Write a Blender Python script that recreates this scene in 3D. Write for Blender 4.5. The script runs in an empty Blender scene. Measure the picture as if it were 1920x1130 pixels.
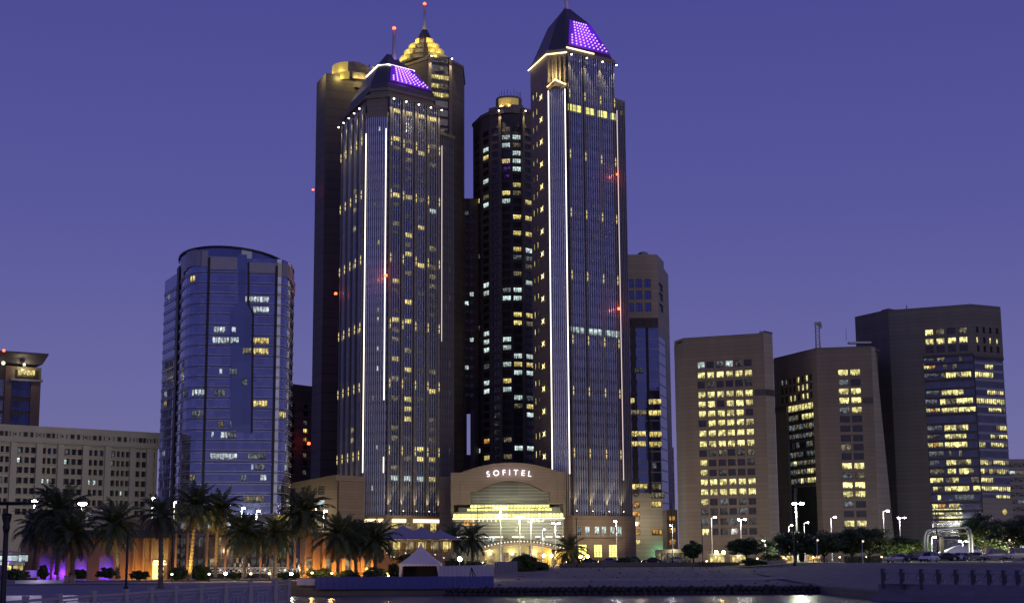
import bpy, bmesh, math, random
from mathutils import Vector, Matrix
R = math.radians
rnd = random.Random(7)
scn = bpy.context.scene
COL = scn.collection

# ------------------------------------------------------------------ camera, world, sun, exposure
F = 2850.0                      # focal length in pixels of a 1920 px wide frame
EYE = Vector((0, 0, 2.0))
ROT = Matrix.Rotation(R(90) + math.atan(485 / F), 3, 'X') @ Matrix.Rotation(R(-0.36), 3, 'Z')
cd = bpy.data.cameras.new('camera'); cam = bpy.data.objects.new('camera', cd); COL.objects.link(cam)
cam.matrix_world = Matrix.Translation(EYE) @ ROT.to_4x4()
cd.sensor_width = 36; cd.lens = 36 * F / 1920; cd.clip_end = 12000; cd.clip_start = 0.5
scn.camera = cam

world = bpy.data.worlds.new('World'); scn.world = world; world.use_nodes = True
wn, wl = world.node_tree.nodes, world.node_tree.links
wn.clear()
wo = wn.new('ShaderNodeOutputWorld'); bg = wn.new('ShaderNodeBackground'); wl.new(bg.outputs[0], wo.inputs[0])
tc = wn.new('ShaderNodeTexCoord'); sx = wn.new('ShaderNodeSeparateXYZ'); wl.new(tc.outputs['Generated'], sx.inputs[0])
rp = wn.new('ShaderNodeValToRGB'); wl.new(sx.outputs[2], rp.inputs[0])
SKY = [(-0.02, (.172, .163, .318)), (0.03, (.172, .166, .345)), (0.12, (.132, .131, .352)), (0.22, (.092, .091, .328)), (0.36, (.066, .066, .285)), (1.0, (.032, .034, .19))]
els = rp.color_ramp.elements
while len(els) < len(SKY): els.new(0.5)
for e, (p, c) in zip(els, SKY): e.position = max(0, p); e.color = (*c, 1)
sky = wn.new('ShaderNodeTexSky'); sky.sky_type = 'NISHITA'; sky.sun_disc = False
sky.sun_elevation = R(1.0); sky.sun_rotation = R(150)
sc = wn.new('ShaderNodeVectorMath'); sc.operation = 'SCALE'; sc.inputs['Scale'].default_value = 0.004
wl.new(sky.outputs[0], sc.inputs[0])
ad = wn.new('ShaderNodeVectorMath'); ad.operation = 'ADD'; wl.new(rp.outputs[0], ad.inputs[0]); wl.new(sc.outputs[0], ad.inputs[1])
wl.new(ad.outputs[0], bg.inputs[0]); bg.inputs[1].default_value = 1.0

sl = bpy.data.lights.new('sun', 'SUN'); sl.energy = 0.22; sl.color = (1.0, .86, .50); sl.angle = R(40)
so = bpy.data.objects.new('sun', sl); COL.objects.link(so)
so.rotation_euler = Vector((-0.62, 0.80, -0.16)).to_track_quat('-Z', 'Y').to_euler()   # last glow of dusk, low behind the camera

vs = scn.view_settings; vs.view_transform = 'Standard'; vs.look = 'None'; vs.exposure = 0; vs.gamma = 1; vs.use_curve_mapping = False
cy = scn.cycles
cy.use_denoising = True; cy.max_bounces = 5; cy.diffuse_bounces = 2; cy.glossy_bounces = 3; cy.transmission_bounces = 3
cy.caustics_reflective = False; cy.caustics_refractive = False; cy.sample_clamp_indirect = 14.0; cy.use_light_tree = True

# ------------------------------------------------------------------ measuring helpers
def ray(px, py): return (ROT @ Vector((px - 960, 565 - py, -F))).normalized()
def at(px, py, Y):
    d = ray(px, py); return EYE + d * (Y / d.y)
def c2(px, py, Y):
    p = at(px, py, Y); return Vector((p.x, p.y))
def sm(t): t = max(0., min(1., t)); return t * t * (3 - 2 * t)
def lerp(a, b, t): return a + (b - a) * t
def gz(x, y):                    # height of the ground
    zm = lerp(-1.9, .35, sm((y - 226) / 100)); zr = lerp(-1.1, 1.15, sm((y - 195) / 80))
    z = lerp(-.8, zm, sm((x + 32) / 24)); return lerp(z, zr, sm((x - 43) / 20))
class Face:
    """vertical plane from ground point A (left, seen from outside) to B"""
    def __init__(s, A, B):
        s.A = Vector(A); s.B = Vector(B); s.d = (s.B - s.A); s.L = s.d.length; s.d /= s.L
        s.n = Vector((s.d.y, -s.d.x)); s.ang = math.atan2(s.d.y, s.d.x)
    def P(s, u, z, n=0.): q = s.A + s.d * u + s.n * n; return Vector((q.x, q.y, z))
    def uv(s, px, py):
        d = ray(px, py); dd = Vector((d.x, d.y)); t = (s.A - Vector((EYE.x, EYE.y))).dot(s.n) / dd.dot(s.n)
        p = EYE + d * t; return (Vector((p.x, p.y)) - s.A).dot(s.d), p.z
    def u(s, px, py): return s.uv(px, py)[0]
    def z(s, px, py): return s.uv(px, py)[1]
class FlatF(Face):
    """face-like frame for free use: origin point and heading"""
    def __init__(s, x, y, ang):
        d = Vector((math.cos(ang), math.sin(ang))); Face.__init__(s, Vector((x, y)), Vector((x, y)) + d)

# ------------------------------------------------------------------ mesh builder
class MB:
    def __init__(s): s.v = []; s.f = []; s.m = []; s.mats = []; s.sm = []
    def mi(s, m):
        if m not in s.mats: s.mats.append(m)
        return s.mats.index(m)
    def face(s, pts, m, smooth=False):
        k = len(s.v); s.v += [Vector(p) for p in pts]; s.f.append(tuple(range(k, k + len(pts)))); s.m.append(s.mi(m)); s.sm.append(smooth)
    def hexa(s, p, m):            # p: 4 bottom (ccw from above), 4 top
        k = len(s.v); s.v += [Vector(q) for q in p]; i = s.mi(m)
        for f in ((3, 2, 1, 0), (4, 5, 6, 7), (0, 1, 5, 4), (1, 2, 6, 5), (2, 3, 7, 6), (3, 0, 4, 7)):
            s.f.append(tuple(k + a for a in f)); s.m.append(i); s.sm.append(False)
    def box(s, x0, x1, y0, y1, z0, z1, m):
        s.hexa([(x0, y0, z0), (x1, y0, z0), (x1, y1, z0), (x0, y1, z0), (x0, y0, z1), (x1, y0, z1), (x1, y1, z1), (x0, y1, z1)], m)
    def fbox(s, F_, u0, u1, z0, z1, n0, n1, m):   # n1 is the outer side
        s.hexa([F_.P(u0, z0, n1), F_.P(u1, z0, n1), F_.P(u1, z0, n0), F_.P(u0, z0, n0), F_.P(u0, z1, n1), F_.P(u1, z1, n1), F_.P(u1, z1, n0), F_.P(u0, z1, n0)], m)
    def loft(s, rings, m, cap0=True, cap1=True, smooth=False):
        k = len(s.v); n = len(rings[0]); i = s.mi(m)
        for r in rings: s.v += [Vector(p) for p in r]
        for a in range(len(rings) - 1):
            for b in range(n):
                s.f.append((k + a * n + b, k + a * n + (b + 1) % n, k + (a + 1) * n + (b + 1) % n, k + (a + 1) * n + b)); s.m.append(i); s.sm.append(smooth)
        if cap0: s.f.append(tuple(k + b for b in reversed(range(n)))); s.m.append(i); s.sm.append(False)
        if cap1: s.f.append(tuple(k + (len(rings) - 1) * n + b for b in range(n))); s.m.append(i); s.sm.append(False)
    def prism(s, poly, z0, z1, m): s.loft([[(p[0], p[1], z0) for p in poly], [(p[0], p[1], z1) for p in poly]], m)
    def tube(s, pts, rad, m, n=8, smooth=True):
        pts = [Vector(p) for p in pts]; rings = []
        if not hasattr(rad, '__len__'): rad = [rad] * len(pts)
        for i, p in enumerate(pts):
            t = (pts[min(i + 1, len(pts) - 1)] - pts[max(i - 1, 0)]).normalized()
            a = t.orthogonal().normalized() if abs(t.z) < .95 else Vector((1, 0, 0)); a = (a - t * a.dot(t)).normalized()
            b = t.cross(a)
            rings.append([p + (a * math.cos(2 * math.pi * k / n) + b * math.sin(2 * math.pi * k / n)) * rad[i] for k in range(n)])
        s.loft(rings, m, smooth=smooth)
    def lathe(s, c, prof, m, n=12, smooth=True, caps=True):
        c = Vector(c); s.loft([[c + Vector((r * math.cos(2 * math.pi * k / n), r * math.sin(2 * math.pi * k / n), z)) for k in range(n)] for r, z in prof], m, caps, caps, smooth)
    def ball(s, c, r, m, n=10, q=6):
        s.lathe(c, [(r * math.sin(math.pi * (i + .02) / (q + .04)), -r * math.cos(math.pi * (i + .02) / (q + .04))) for i in range(q + 1)], m, n)
    def mesh(s, name, off=Vector()):
        me = bpy.data.meshes.new(name); me.from_pydata([v - off for v in s.v], [], s.f)
        for m in s.mats: me.materials.append(m)
        me.polygons.foreach_set('material_index', s.m); me.polygons.foreach_set('use_smooth', s.sm); me.update(); return me
    def obj(s, name, parent=None):
        off = parent.matrix_off if False else (OFF.get(parent, Vector()) if parent else Vector())
        o = bpy.data.objects.new(name, s.mesh(name, off)); COL.objects.link(o)
        if parent: o.parent = parent
        return o
OFF = {}                          # world position of every parent
def thing(name, label, cat, loc, group=None):
    o = bpy.data.objects.new(name, None); COL.objects.link(o); o.location = loc; o.empty_display_size = .5
    o['label'] = label; o['category'] = cat
    if group: o['group'] = group
    OFF[o] = Vector(loc); return o
def tag(o, label, cat, group=None):
    o['label'] = label; o['category'] = cat
    if group: o['group'] = group
    return o
def struct(o): o['kind'] = 'structure'; return o
def stuff(o): o['kind'] = 'stuff'; return o
def inst(name, me, parent, loc, rotz=0., rot=None, scale=None, world_loc=True):
    o = bpy.data.objects.new(name, me); COL.objects.link(o); o.parent = parent
    l = Vector(loc)
    if parent is not None and world_loc: l = l - OFF.get(parent, Vector())
    o.location = l; o.rotation_euler = rot if rot else (0, 0, rotz)
    if scale: o.scale = scale
    return o
def kids(o): return [c for c in o.children]
def copy_tree(o, loc, rotz=None, label=None, scale=None):
    def cp(a, par):
        b = a.copy(); COL.objects.link(b); b.parent = par
        for ch in KIDS.get(a, []): cp(ch, b)
        return b
    r = cp(o, None); r.location = loc
    if rotz is not None: r.rotation_euler = (0, 0, rotz)
    if scale: r.scale = (scale,) * 3
    if label: r['label'] = label
    return r
KIDS = {}
def index_kids():
    KIDS.clear()
    for o in COL.objects:
        if o.parent: KIDS.setdefault(o.parent, []).append(o)

# ------------------------------------------------------------------ materials
def nodes(name):
    m = bpy.data.materials.new(name); m.use_nodes = True; nt = m.node_tree
    return m, nt, nt.nodes['Principled BSDF']
def mat(name, col, rough=.7, metal=0., var=.25, scale=.4, spec=.5, bump=0., bscale=6., stretch=(1, 1, 1), joints=0):
    m, nt, b = nodes(name); N, L = nt.nodes, nt.links
    t = N.new('ShaderNodeTexCoord'); mp = N.new('ShaderNodeMapping'); mp.inputs['Scale'].default_value = stretch
    L.new(t.outputs['Object'], mp.inputs[0])
    nz = N.new('ShaderNodeTexNoise'); nz.inputs['Scale'].default_value = scale; nz.inputs['Detail'].default_value = 5; L.new(mp.outputs[0], nz.inputs['Vector'])
    mx = N.new('ShaderNodeMix'); mx.data_type = 'RGBA'
    mx.inputs[6].default_value = (*[c * (1 - var) for c in col], 1); mx.inputs[7].default_value = (*[min(1, c * (1 + var)) for c in col], 1)
    L.new(nz.outputs[0], mx.inputs[0]); L.new(mx.outputs[2], b.inputs['Base Color'])
    if joints:                    # recessed-looking horizontal panel joints, too fine to model at this distance
        sp = N.new('ShaderNodeSeparateXYZ'); L.new(t.outputs['Object'], sp.inputs[0])
        dv = N.new('ShaderNodeMath'); dv.operation = 'DIVIDE'; dv.inputs[1].default_value = joints; L.new(sp.outputs[2], dv.inputs[0])
        fr = N.new('ShaderNodeMath'); fr.operation = 'FRACT'; L.new(dv.outputs[0], fr.inputs[0])
        lt = N.new('ShaderNodeMath'); lt.operation = 'LESS_THAN'; lt.inputs[1].default_value = .1; L.new(fr.outputs[0], lt.inputs[0])
        fl_ = N.new('ShaderNodeMath'); fl_.operation = 'FLOOR'; L.new(dv.outputs[0], fl_.inputs[0])
        wn_ = N.new('ShaderNodeTexWhiteNoise'); wn_.noise_dimensions = '1D'; L.new(fl_.outputs[0], wn_.inputs['W'])
        ma = N.new('ShaderNodeMapRange'); ma.inputs[3].default_value = .92; ma.inputs[4].default_value = 1.06; L.new(wn_.outputs['Value'], ma.inputs[0])
        mb_ = N.new('ShaderNodeMath'); mb_.operation = 'MULTIPLY_ADD'; mb_.inputs[1].default_value = -.28; L.new(lt.outputs[0], mb_.inputs[0]); L.new(ma.outputs[0], mb_.inputs[2])
        vm = N.new('ShaderNodeVectorMath'); vm.operation = 'SCALE'; L.new(mx.outputs[2], vm.inputs[0]); L.new(mb_.outputs[0], vm.inputs['Scale']); L.new(vm.outputs[0], b.inputs['Base Color'])
    b.inputs['Roughness'].default_value = rough; b.inputs['Metallic'].default_value = metal; b.inputs['Specular IOR Level'].default_value = spec
    if bump:
        n2 = N.new('ShaderNodeTexNoise'); n2.inputs['Scale'].default_value = bscale; L.new(mp.outputs[0], n2.inputs['Vector'])
        bp = N.new('ShaderNodeBump'); bp.inputs['Strength'].default_value = bump; bp.inputs['Distance'].default_value = .1
        L.new(n2.outputs[0], bp.inputs['Height']); L.new(bp.outputs[0], b.inputs['Normal'])
    return m
def glass(name, col, metal=.85, rough=.08, tile=1.6, wob=.009):
    """coated facade glass: each pane is very slightly out of true"""
    m, nt, b = nodes(name); N, L = nt.nodes, nt.links
    b.inputs['Metallic'].default_value = metal; b.inputs['Roughness'].default_value = rough
    t = N.new('ShaderNodeTexCoord'); v = N.new('ShaderNodeVectorMath'); v.operation = 'SNAP'
    L.new(t.outputs['Object'], v.inputs[0]); v.inputs[1].default_value = (tile, tile, tile * 1.45)
    w = N.new('ShaderNodeTexWhiteNoise'); L.new(v.outputs[0], w.inputs['Vector'])
    mx = N.new('ShaderNodeMix'); mx.data_type = 'RGBA'; mx.inputs[6].default_value = (*[c * .86 for c in col], 1); mx.inputs[7].default_value = (*[c * 1.1 for c in col], 1)
    L.new(w.outputs['Value'], mx.inputs[0]); L.new(mx.outputs[2], b.inputs['Base Color'])
    g = N.new('ShaderNodeNewGeometry'); s1 = N.new('ShaderNodeVectorMath'); s1.operation = 'SUBTRACT'; s1.inputs[1].default_value = (.5, .5, .5)
    L.new(w.outputs['Color'], s1.inputs[0]); s2 = N.new('ShaderNodeVectorMath'); s2.operation = 'SCALE'; s2.inputs['Scale'].default_value = wob * 2
    L.new(s1.outputs[0], s2.inputs[0]); s3 = N.new('ShaderNodeVectorMath'); s3.operation = 'ADD'; L.new(g.outputs['Normal'], s3.inputs[0]); L.new(s2.outputs[0], s3.inputs[1])
    L.new(s3.outputs[0], b.inputs['Normal'])
    return m
def emit(name, col, strength, sample=True):
    m, nt, b = nodes(name); b.inputs['Base Color'].default_value = (*[c * .5 for c in col], 1)
    b.inputs['Emission Color'].default_value = (*col, 1); b.inputs['Emission Strength'].default_value = strength
    m.cycles.emission_sampling = 'AUTO' if sample else 'NONE'; return m
def litwin(name, col, strength, contrast=.75, scale=1.3, furn=.5):
    """a lit room seen through a window: uneven light with blinds, furniture and ceiling lamps"""
    m, nt, b = nodes(name); N, L = nt.nodes, nt.links
    t = N.new('ShaderNodeTexCoord'); oi = N.new('ShaderNodeObjectInfo')
    ml = N.new('ShaderNodeMath'); ml.operation = 'MULTIPLY'; ml.inputs[1].default_value = 90; L.new(oi.outputs['Random'], ml.inputs[0])
    va = N.new('ShaderNodeVectorMath'); va.operation = 'ADD'; L.new(t.outputs['Object'], va.inputs[0]); L.new(ml.outputs[0], va.inputs[1])
    nz = N.new('ShaderNodeTexNoise'); nz.inputs['Scale'].default_value = scale; nz.inputs['Detail'].default_value = 3; L.new(va.outputs[0], nz.inputs['Vector'])
    mr = N.new('ShaderNodeMapRange'); mr.inputs[1].default_value = .36; mr.inputs[2].default_value = .62; mr.inputs[3].default_value = 1 - contrast; mr.inputs[4].default_value = 1.15
    L.new(nz.outputs[0], mr.inputs[0])
    vo = N.new('ShaderNodeTexVoronoi'); vo.distance = 'CHEBYCHEV'; vo.inputs['Scale'].default_value = scale * 1.1; L.new(va.outputs[0], vo.inputs['Vector'])
    sp = N.new('ShaderNodeSeparateXYZ'); L.new(vo.outputs['Color'], sp.inputs[0])
    gt = N.new('ShaderNodeMath'); gt.operation = 'GREATER_THAN'; gt.inputs[1].default_value = .32; L.new(sp.outputs[0], gt.inputs[0])
    m2 = N.new('ShaderNodeMapRange'); m2.inputs[3].default_value = 1 - furn; m2.inputs[4].default_value = 1; L.new(gt.outputs[0], m2.inputs[0])
    r2 = N.new('ShaderNodeMapRange'); r2.inputs[3].default_value = .55; r2.inputs[4].default_value = 1.15; L.new(oi.outputs['Random'], r2.inputs[0])
    a = N.new('ShaderNodeMath'); a.operation = 'MULTIPLY'; L.new(mr.outputs[0], a.inputs[0]); L.new(m2.outputs[0], a.inputs[1])
    a2 = N.new('ShaderNodeMath'); a2.operation = 'MULTIPLY'; L.new(a.outputs[0], a2.inputs[0]); L.new(r2.outputs[0], a2.inputs[1])
    a3 = N.new('ShaderNodeMath'); a3.operation = 'MULTIPLY'; a3.inputs[1].default_value = strength; L.new(a2.outputs[0], a3.inputs[0])
    if furn > .3:                 # dark desks, plants and people along the lower edge of the room
        so_ = N.new('ShaderNodeSeparateXYZ'); L.new(t.outputs['Object'], so_.inputs[0])
        sv = N.new('ShaderNodeVectorMath'); sv.operation = 'MULTIPLY'; sv.inputs[1].default_value = (1, 1, .15); L.new(va.outputs[0], sv.inputs[0])
        nf = N.new('ShaderNodeTexNoise'); nf.inputs['Scale'].default_value = 2.6; nf.inputs['Detail'].default_value = 2; L.new(sv.outputs[0], nf.inputs['Vector'])
        ad_ = N.new('ShaderNodeMath'); ad_.operation = 'MULTIPLY_ADD'; ad_.inputs[1].default_value = -2.6; ad_.inputs[2].default_value = .80; L.new(nf.outputs[0], ad_.inputs[0])
        gt_ = N.new('ShaderNodeMath'); gt_.operation = 'GREATER_THAN'; L.new(so_.outputs[2], gt_.inputs[0]); L.new(ad_.outputs[0], gt_.inputs[1])
        mf = N.new('ShaderNodeMapRange'); mf.inputs[3].default_value = .16; mf.inputs[4].default_value = 1; L.new(gt_.outputs[0], mf.inputs[0])
        a4 = N.new('ShaderNodeMath'); a4.operation = 'MULTIPLY'; L.new(a3.outputs[0], a4.inputs[0]); L.new(mf.outputs[0], a4.inputs[1]); a3 = a4
    mc = N.new('ShaderNodeMix'); mc.data_type = 'RGBA'; mc.inputs[6].default_value = (*[col[0] * .95, col[1] * .8, col[2] * .55], 1); mc.inputs[7].default_value = (*col, 1)
    L.new(mr.outputs[0], mc.inputs[0]); L.new(mc.outputs[2], b.inputs['Emission Color']); L.new(a3.outputs[0], b.inputs['Emission Strength'])
    b.inputs['Base Color'].default_value = (.02, .02, .025, 1); b.inputs['Roughness'].default_value = .12
    m.cycles.emission_sampling = 'NONE'; return m

M = {}
M['stone'] = mat('hotel_stone', (.23, .195, .155), .75, var=.16, scale=.3, bump=.05, joints=1.55)
M['stone2'] = mat('podium_stone', (.26, .205, .15), .75, var=.15, scale=.4, bump=.05, joints=.9)
M['conc'] = mat('brown_concrete', (.195, .172, .135), .85, var=.22, scale=.35, bump=.06, stretch=(1, 1, .12), joints=1.15)
M['conc2'] = mat('grey_concrete', (.175, .163, .14), .85, var=.22, scale=.35, bump=.06, stretch=(1, 1, .12), joints=1.15)
M['dark'] = mat('dark_render', (.155, .132, .10), .8, var=.2, scale=.3, stretch=(1, 1, .15), joints=3.4)
M['dark2'] = mat('darker_panel', (.06, .055, .055), .6, var=.2, scale=.3)
M['white'] = mat('pale_render', (.44, .41, .31), .8, var=.2, scale=.25, stretch=(1, 1, .25), bump=.05)
M['beige'] = mat('beige_cladding', (.37, .335, .26), .75, var=.15, scale=.3, stretch=(1, 1, .15), joints=1.4)
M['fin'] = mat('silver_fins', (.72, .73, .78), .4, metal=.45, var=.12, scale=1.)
M['fin2'] = mat('dull_fins', (.30, .29, .32), .45, metal=.5, var=.12, scale=1.)  # fin metal darkened in colour to dim the right corner bays
M['ubay'] = glass('blue_unlit_window', (.13, .16, .30), .85, .1, tile=1.1, wob=.03)
M['pierm'] = mat('pier_stone', (.215, .20, .20), .7, var=.14, scale=.3, joints=1.55)
M['metal'] = mat('grey_metal', (.28, .28, .31), .4, metal=.6, var=.15, scale=.3)
M['ledge'] = mat('pale_metal_ledge', (.52, .49, .49), .4, metal=.35, var=.15, scale=.5)
M['pole'] = mat('dark_pole', (.02, .02, .024), .5, metal=.3, var=.2, scale=2)
M['gpole'] = mat('galvanised_pole', (.55, .55, .53), .45, metal=.4, var=.15, scale=2)
M['frame'] = mat('window_frame', (.05, .048, .05), .5, var=.2, scale=2)
M['bframe'] = mat('brown_frame', (.13, .11, .10), .6, var=.2, scale=2)
M['roof'] = mat('roof_dark', (.09, .085, .10), .45, metal=.3, var=.2, scale=.3)
M['gblue'] = glass('blue_glass', (.23, .255, .42), .9, .09)
M['gblue2'] = glass('deep_blue_glass', (.17, .195, .31), .9, .05, tile=3)
M['gdark'] = glass('dark_glass', (.13, .135, .165), .8, .1)
M['gtow'] = glass('tower_glass', (.20, .255, .45), .85, .1)
M['gspan'] = glass('spandrel_glass', (.12, .15, .28), .8, .16)
M['unlit'] = glass('unlit_window', (.085, .08, .078), .55, .1, tile=1.1, wob=.03)
M['w_y'] = litwin('room_yellow', (1.0, .82, .28), 1.15, contrast=.5, furn=.35)
M['w_yg'] = litwin('office_yellow', (1.0, .90, .36), 1.45, contrast=.38, furn=.55, scale=1.0)
M['w_yd'] = litwin('room_dim_yellow', (.85, .74, .45), .30)
M['w_w'] = litwin('room_white', (.72, .92, .92), 1.15, contrast=.5, furn=.35)
M['w_wd'] = litwin('room_dim_white', (.6, .7, .78), .26)
M['w_o'] = litwin('room_orange', (1.0, .50, .10), 1.0)
M['w_l'] = litwin('lobby_yellow', (1.0, .93, .25), 2.1, contrast=.18, furn=.08, scale=.5)
M['w_d'] = litwin('room_faint', (.55, .56, .55), .12)
M['strip'] = emit('white_light_strip', (1.0, .90, .80), 2.3)
M['strip2'] = emit('warm_light_strip', (1.0, .80, .42), 2.4)
M['lampw'] = emit('white_lamp', (1.0, .95, .82), 85)
M['lampy'] = emit('yellow_lamp', (1.0, .80, .30), 1.0, False)
M['starl'] = emit('star_lamp', (1.0, .82, .32), 3, False)
M['lampo'] = emit('sodium_lamp', (1.0, .55, .12), 70)
M['lampo2'] = emit('path_globe', (1.0, .8, .45), 8, False)
M['red'] = emit('red_beacon', (1.0, .07, .02), 9, False)
M['led'] = emit('violet_led', (.80, .38, 1.0), 1.7, False)
M['violet'] = emit('violet_panel', (.15, .03, .60), .32, False)  # panel lit by LEDs; their violet light is put into its emission
M['strip3'] = emit('thin_light_strip', (1.0, .80, .80), 1.0, False)
M['sign'] = emit('sign_letters', (.93, .86, 1.0), 1.6)
M['goldp'] = emit('lit_gold_panel', (.95, .74, .20), .22, False)  # gold panel with lamplight glow put into its emission
M['sofw'] = emit('sign_small', (1.0, .92, .66), 1.2, False)
M['sofo'] = emit('sign_orange', (1.0, .45, .06), 1.0, False)

def lamp(kind, loc, power, col, size=.3, spot=None, aim=None, blend=.5, parent=None, name='light'):
    l = bpy.data.lights.new(name, kind); l.energy = power; l.color = col; l.shadow_soft_size = size
    if kind == 'SPOT': l.spot_size = R(spot); l.spot_blend = blend
    o = bpy.data.objects.new(name, l); COL.objects.link(o); loc = Vector(loc)
    if parent: o.parent = parent; o.location = loc - OFF.get(parent, Vector())
    else: o.location = loc
    if aim is not None: o.rotation_euler = (Vector(aim) - loc).to_track_quat('-Z', 'Y').to_euler()
    return o

# ------------------------------------------------------------------ facade helpers
def skin(mb, F_, us, zs, hole, depth, m, m_rev=None):
    """outer wall sheet over the cells of a grid, with true recesses where hole(i,j) is set"""
    m_rev = m_rev or m; nu, nz = len(us) - 1, len(zs) - 1
    H = [[bool(hole(i, j)) for j in range(nz)] for i in range(nu)]
    for i in range(nu):
        j = 0
        while j < nz:
            if H[i][j]: j += 1; continue
            k = j
            while k + 1 < nz and not H[i][k + 1]: k += 1
            mb.face([F_.P(us[i], zs[j]), F_.P(us[i + 1], zs[j]), F_.P(us[i + 1], zs[k + 1]), F_.P(us[i], zs[k + 1])], m); j = k + 1
    for i in range(nu):
        for j in range(nz):
            if not H[i][j]: continue
            a, b, c, d = us[i], us[i + 1], zs[j], zs[j + 1]
            if i == 0 or not H[i - 1][j]: mb.face([F_.P(a, c), F_.P(a, d), F_.P(a, d, -depth), F_.P(a, c, -depth)], m_rev)
            if i == nu - 1 or not H[i + 1][j]: mb.face([F_.P(b, c, -depth), F_.P(b, d, -depth), F_.P(b, d), F_.P(b, c)], m_rev)
            if j == 0 or not H[i][j - 1]: mb.face([F_.P(a, c), F_.P(a, c, -depth), F_.P(b, c, -depth), F_.P(b, c)], m_rev)
            if j == nz - 1 or not H[i][j + 1]: mb.face([F_.P(a, d, -depth), F_.P(a, d), F_.P(b, d), F_.P(b, d, -depth)], m_rev)
def cuts(a, b, centers, w):
    """breakpoints a..b with an interval of width w round each centre -> list, set of hole indexes"""
    pts = [a]; holes = set()
    for c in sorted(centers):
        l, r = c - w / 2, c + w / 2
        if l <= pts[-1] + 1e-3 or r >= b - 1e-3: continue
        pts.append(l); holes.add(len(pts) - 1); pts.append(r)
    pts.append(b); return pts, holes
WM = {}
def wmesh(w, h, nx, ny, bar, fm, pm, arch=False, dep=.12):
    """window: frame and glazing bars standing proud of the pane; local x along the wall, -y outwards"""
    k = (round(w, 2), round(h, 2), nx, ny, bar, fm.name, pm.name if pm else '', dep)
    if k in WM: return WM[k]
    mb = MB(); a, b = -w / 2, w / 2; c, d = -h / 2, h / 2
    if pm: mb.face([(a, 0, c), (b, 0, c), (b, 0, d), (a, 0, d)], pm)
    mb.box(a, b, -dep, -.004, c, c + bar, fm); mb.box(a, b, -dep, -.004, d - bar, d, fm)
    mb.box(a, a + bar, -dep - .003, -.006, c + bar, d - bar, fm); mb.box(b - bar, b, -dep - .003, -.006, c + bar, d - bar, fm)
    for i in range(1, nx):
        x = a + w * i / nx; mb.box(x - bar * .4, x + bar * .4, -dep * .8, -.006, c + bar, d - bar, fm)
    for j in range(1, ny):
        z = c + h * j / ny; mb.box(a + bar, b - bar, -dep * .6, -.008, z - bar * .35, z + bar * .35, fm)
    WM[k] = mb.mesh('window'); return WM[k]
PM = {}
def pmesh(w, h, pm):
    k = (round(w, 2), round(h, 2), pm.name)
    if k not in PM:
        mb = MB(); mb.face([(-w / 2, 0, -h / 2), (w / 2, 0, -h / 2), (w / 2, 0, h / 2), (-w / 2, 0, h / 2)], pm); PM[k] = mb.mesh('pane')
    return PM[k]
def window(par, F_, u, z, w, h, pm, n=0., nx=2, ny=1, bar=.08, fm=None, pane=False, name='window'):
    fm = fm or M['frame']
    if not pane: return inst(name, wmesh(w, h, nx, ny, bar, fm, pm), par, F_.P(u, z, n), F_.ang)
    o = inst(name, wmesh(w, h, nx, ny, bar, fm, None), par, F_.P(u, z, n), F_.ang)
    inst('pane', pmesh(w, h, pm), o, (0, 0, 0), world_loc=False); return o
def inset(poly, d):
    """move every edge of a ccw polygon inwards by d"""
    n = len(poly); out = []
    for i in range(n):
        p0, p1, p2 = Vector(poly[i - 1]), Vector(poly[i]), Vector(poly[(i + 1) % n])
        e1 = (p1 - p0).normalized(); e2 = (p2 - p1).normalized(); n1 = Vector((-e1.y, e1.x)); n2 = Vector((-e2.y, e2.x))
        k = 1 + n1.dot(n2); out.append(p1 + (n1 + n2) * (d / max(k, .25)))
    return out
def centroid(poly): return sum((Vector(p) for p in poly), Vector((0, 0))) / len(poly)
def near_cell(F_, cols, rows, pts, tolu, tolz):
    """photograph-measured lit windows -> grid cells"""
    out = {}
    for (px, py, k) in pts:
        u, z = F_.uv(px, py)
        i = min(range(len(cols)), key=lambda a: abs(cols[a] - u)); j = min(range(len(rows)), key=lambda a: abs(rows[a] - z))
        if abs(cols[i] - u) < tolu and abs(rows[j] - z) < tolz: out[(i, j)] = k
    return out
def zrange(a, b, step):
    n = max(1, int(round((b - a) / step))); return [a + (b - a) * (i + .5) / n for i in range(n)]
# ------------------------------------------------------------------ ground, water, banks
def water_mat():
    m, nt, b = nodes('water'); N, L = nt.nodes, nt.links
    b.inputs['Base Color'].default_value = (.06, .058, .062, 1); b.inputs['Roughness'].default_value = .26; b.inputs['Specular IOR Level'].default_value = .8
    t = N.new('ShaderNodeTexCoord'); mp = N.new('ShaderNodeMapping'); mp.inputs['Scale'].default_value = (.3, 1.4, 1); L.new(t.outputs['Object'], mp.inputs[0])
    nz = N.new('ShaderNodeTexNoise'); nz.inputs['Scale'].default_value = 1.1; nz.inputs['Detail'].default_value = 3; L.new(mp.outputs[0], nz.inputs['Vector'])
    bp = N.new('ShaderNodeBump'); bp.inputs['Strength'].default_value = .22; bp.inputs['Distance'].default_value = .3; L.new(nz.outputs[0], bp.inputs['Height']); L.new(bp.outputs[0], b.inputs['Normal'])
    return m
M['sand'] = mat('sand_ground', (.21, .185, .165), .95, var=.5, scale=.5, bump=.8, bscale=2.2)
M['pave'] = mat('promenade_paving', (.26, .235, .23), .85, var=.2, scale=.4, bump=.1)
M['rock'] = mat('quay_rock', (.035, .032, .032), .8, var=.5, scale=1.2, bump=.5)
M['asph'] = mat('asphalt', (.055, .053, .055), .8, var=.25, scale=.5)
M['grass'] = mat('lawn_soil', (.05, .065, .025), .95, var=.4, scale=.5)
mb = MB(); mb.face([(-700, 20, -3), (500, 20, -3), (500, 244, -3), (-700, 244, -3)], water_mat()); struct(mb.obj('water'))
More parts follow.
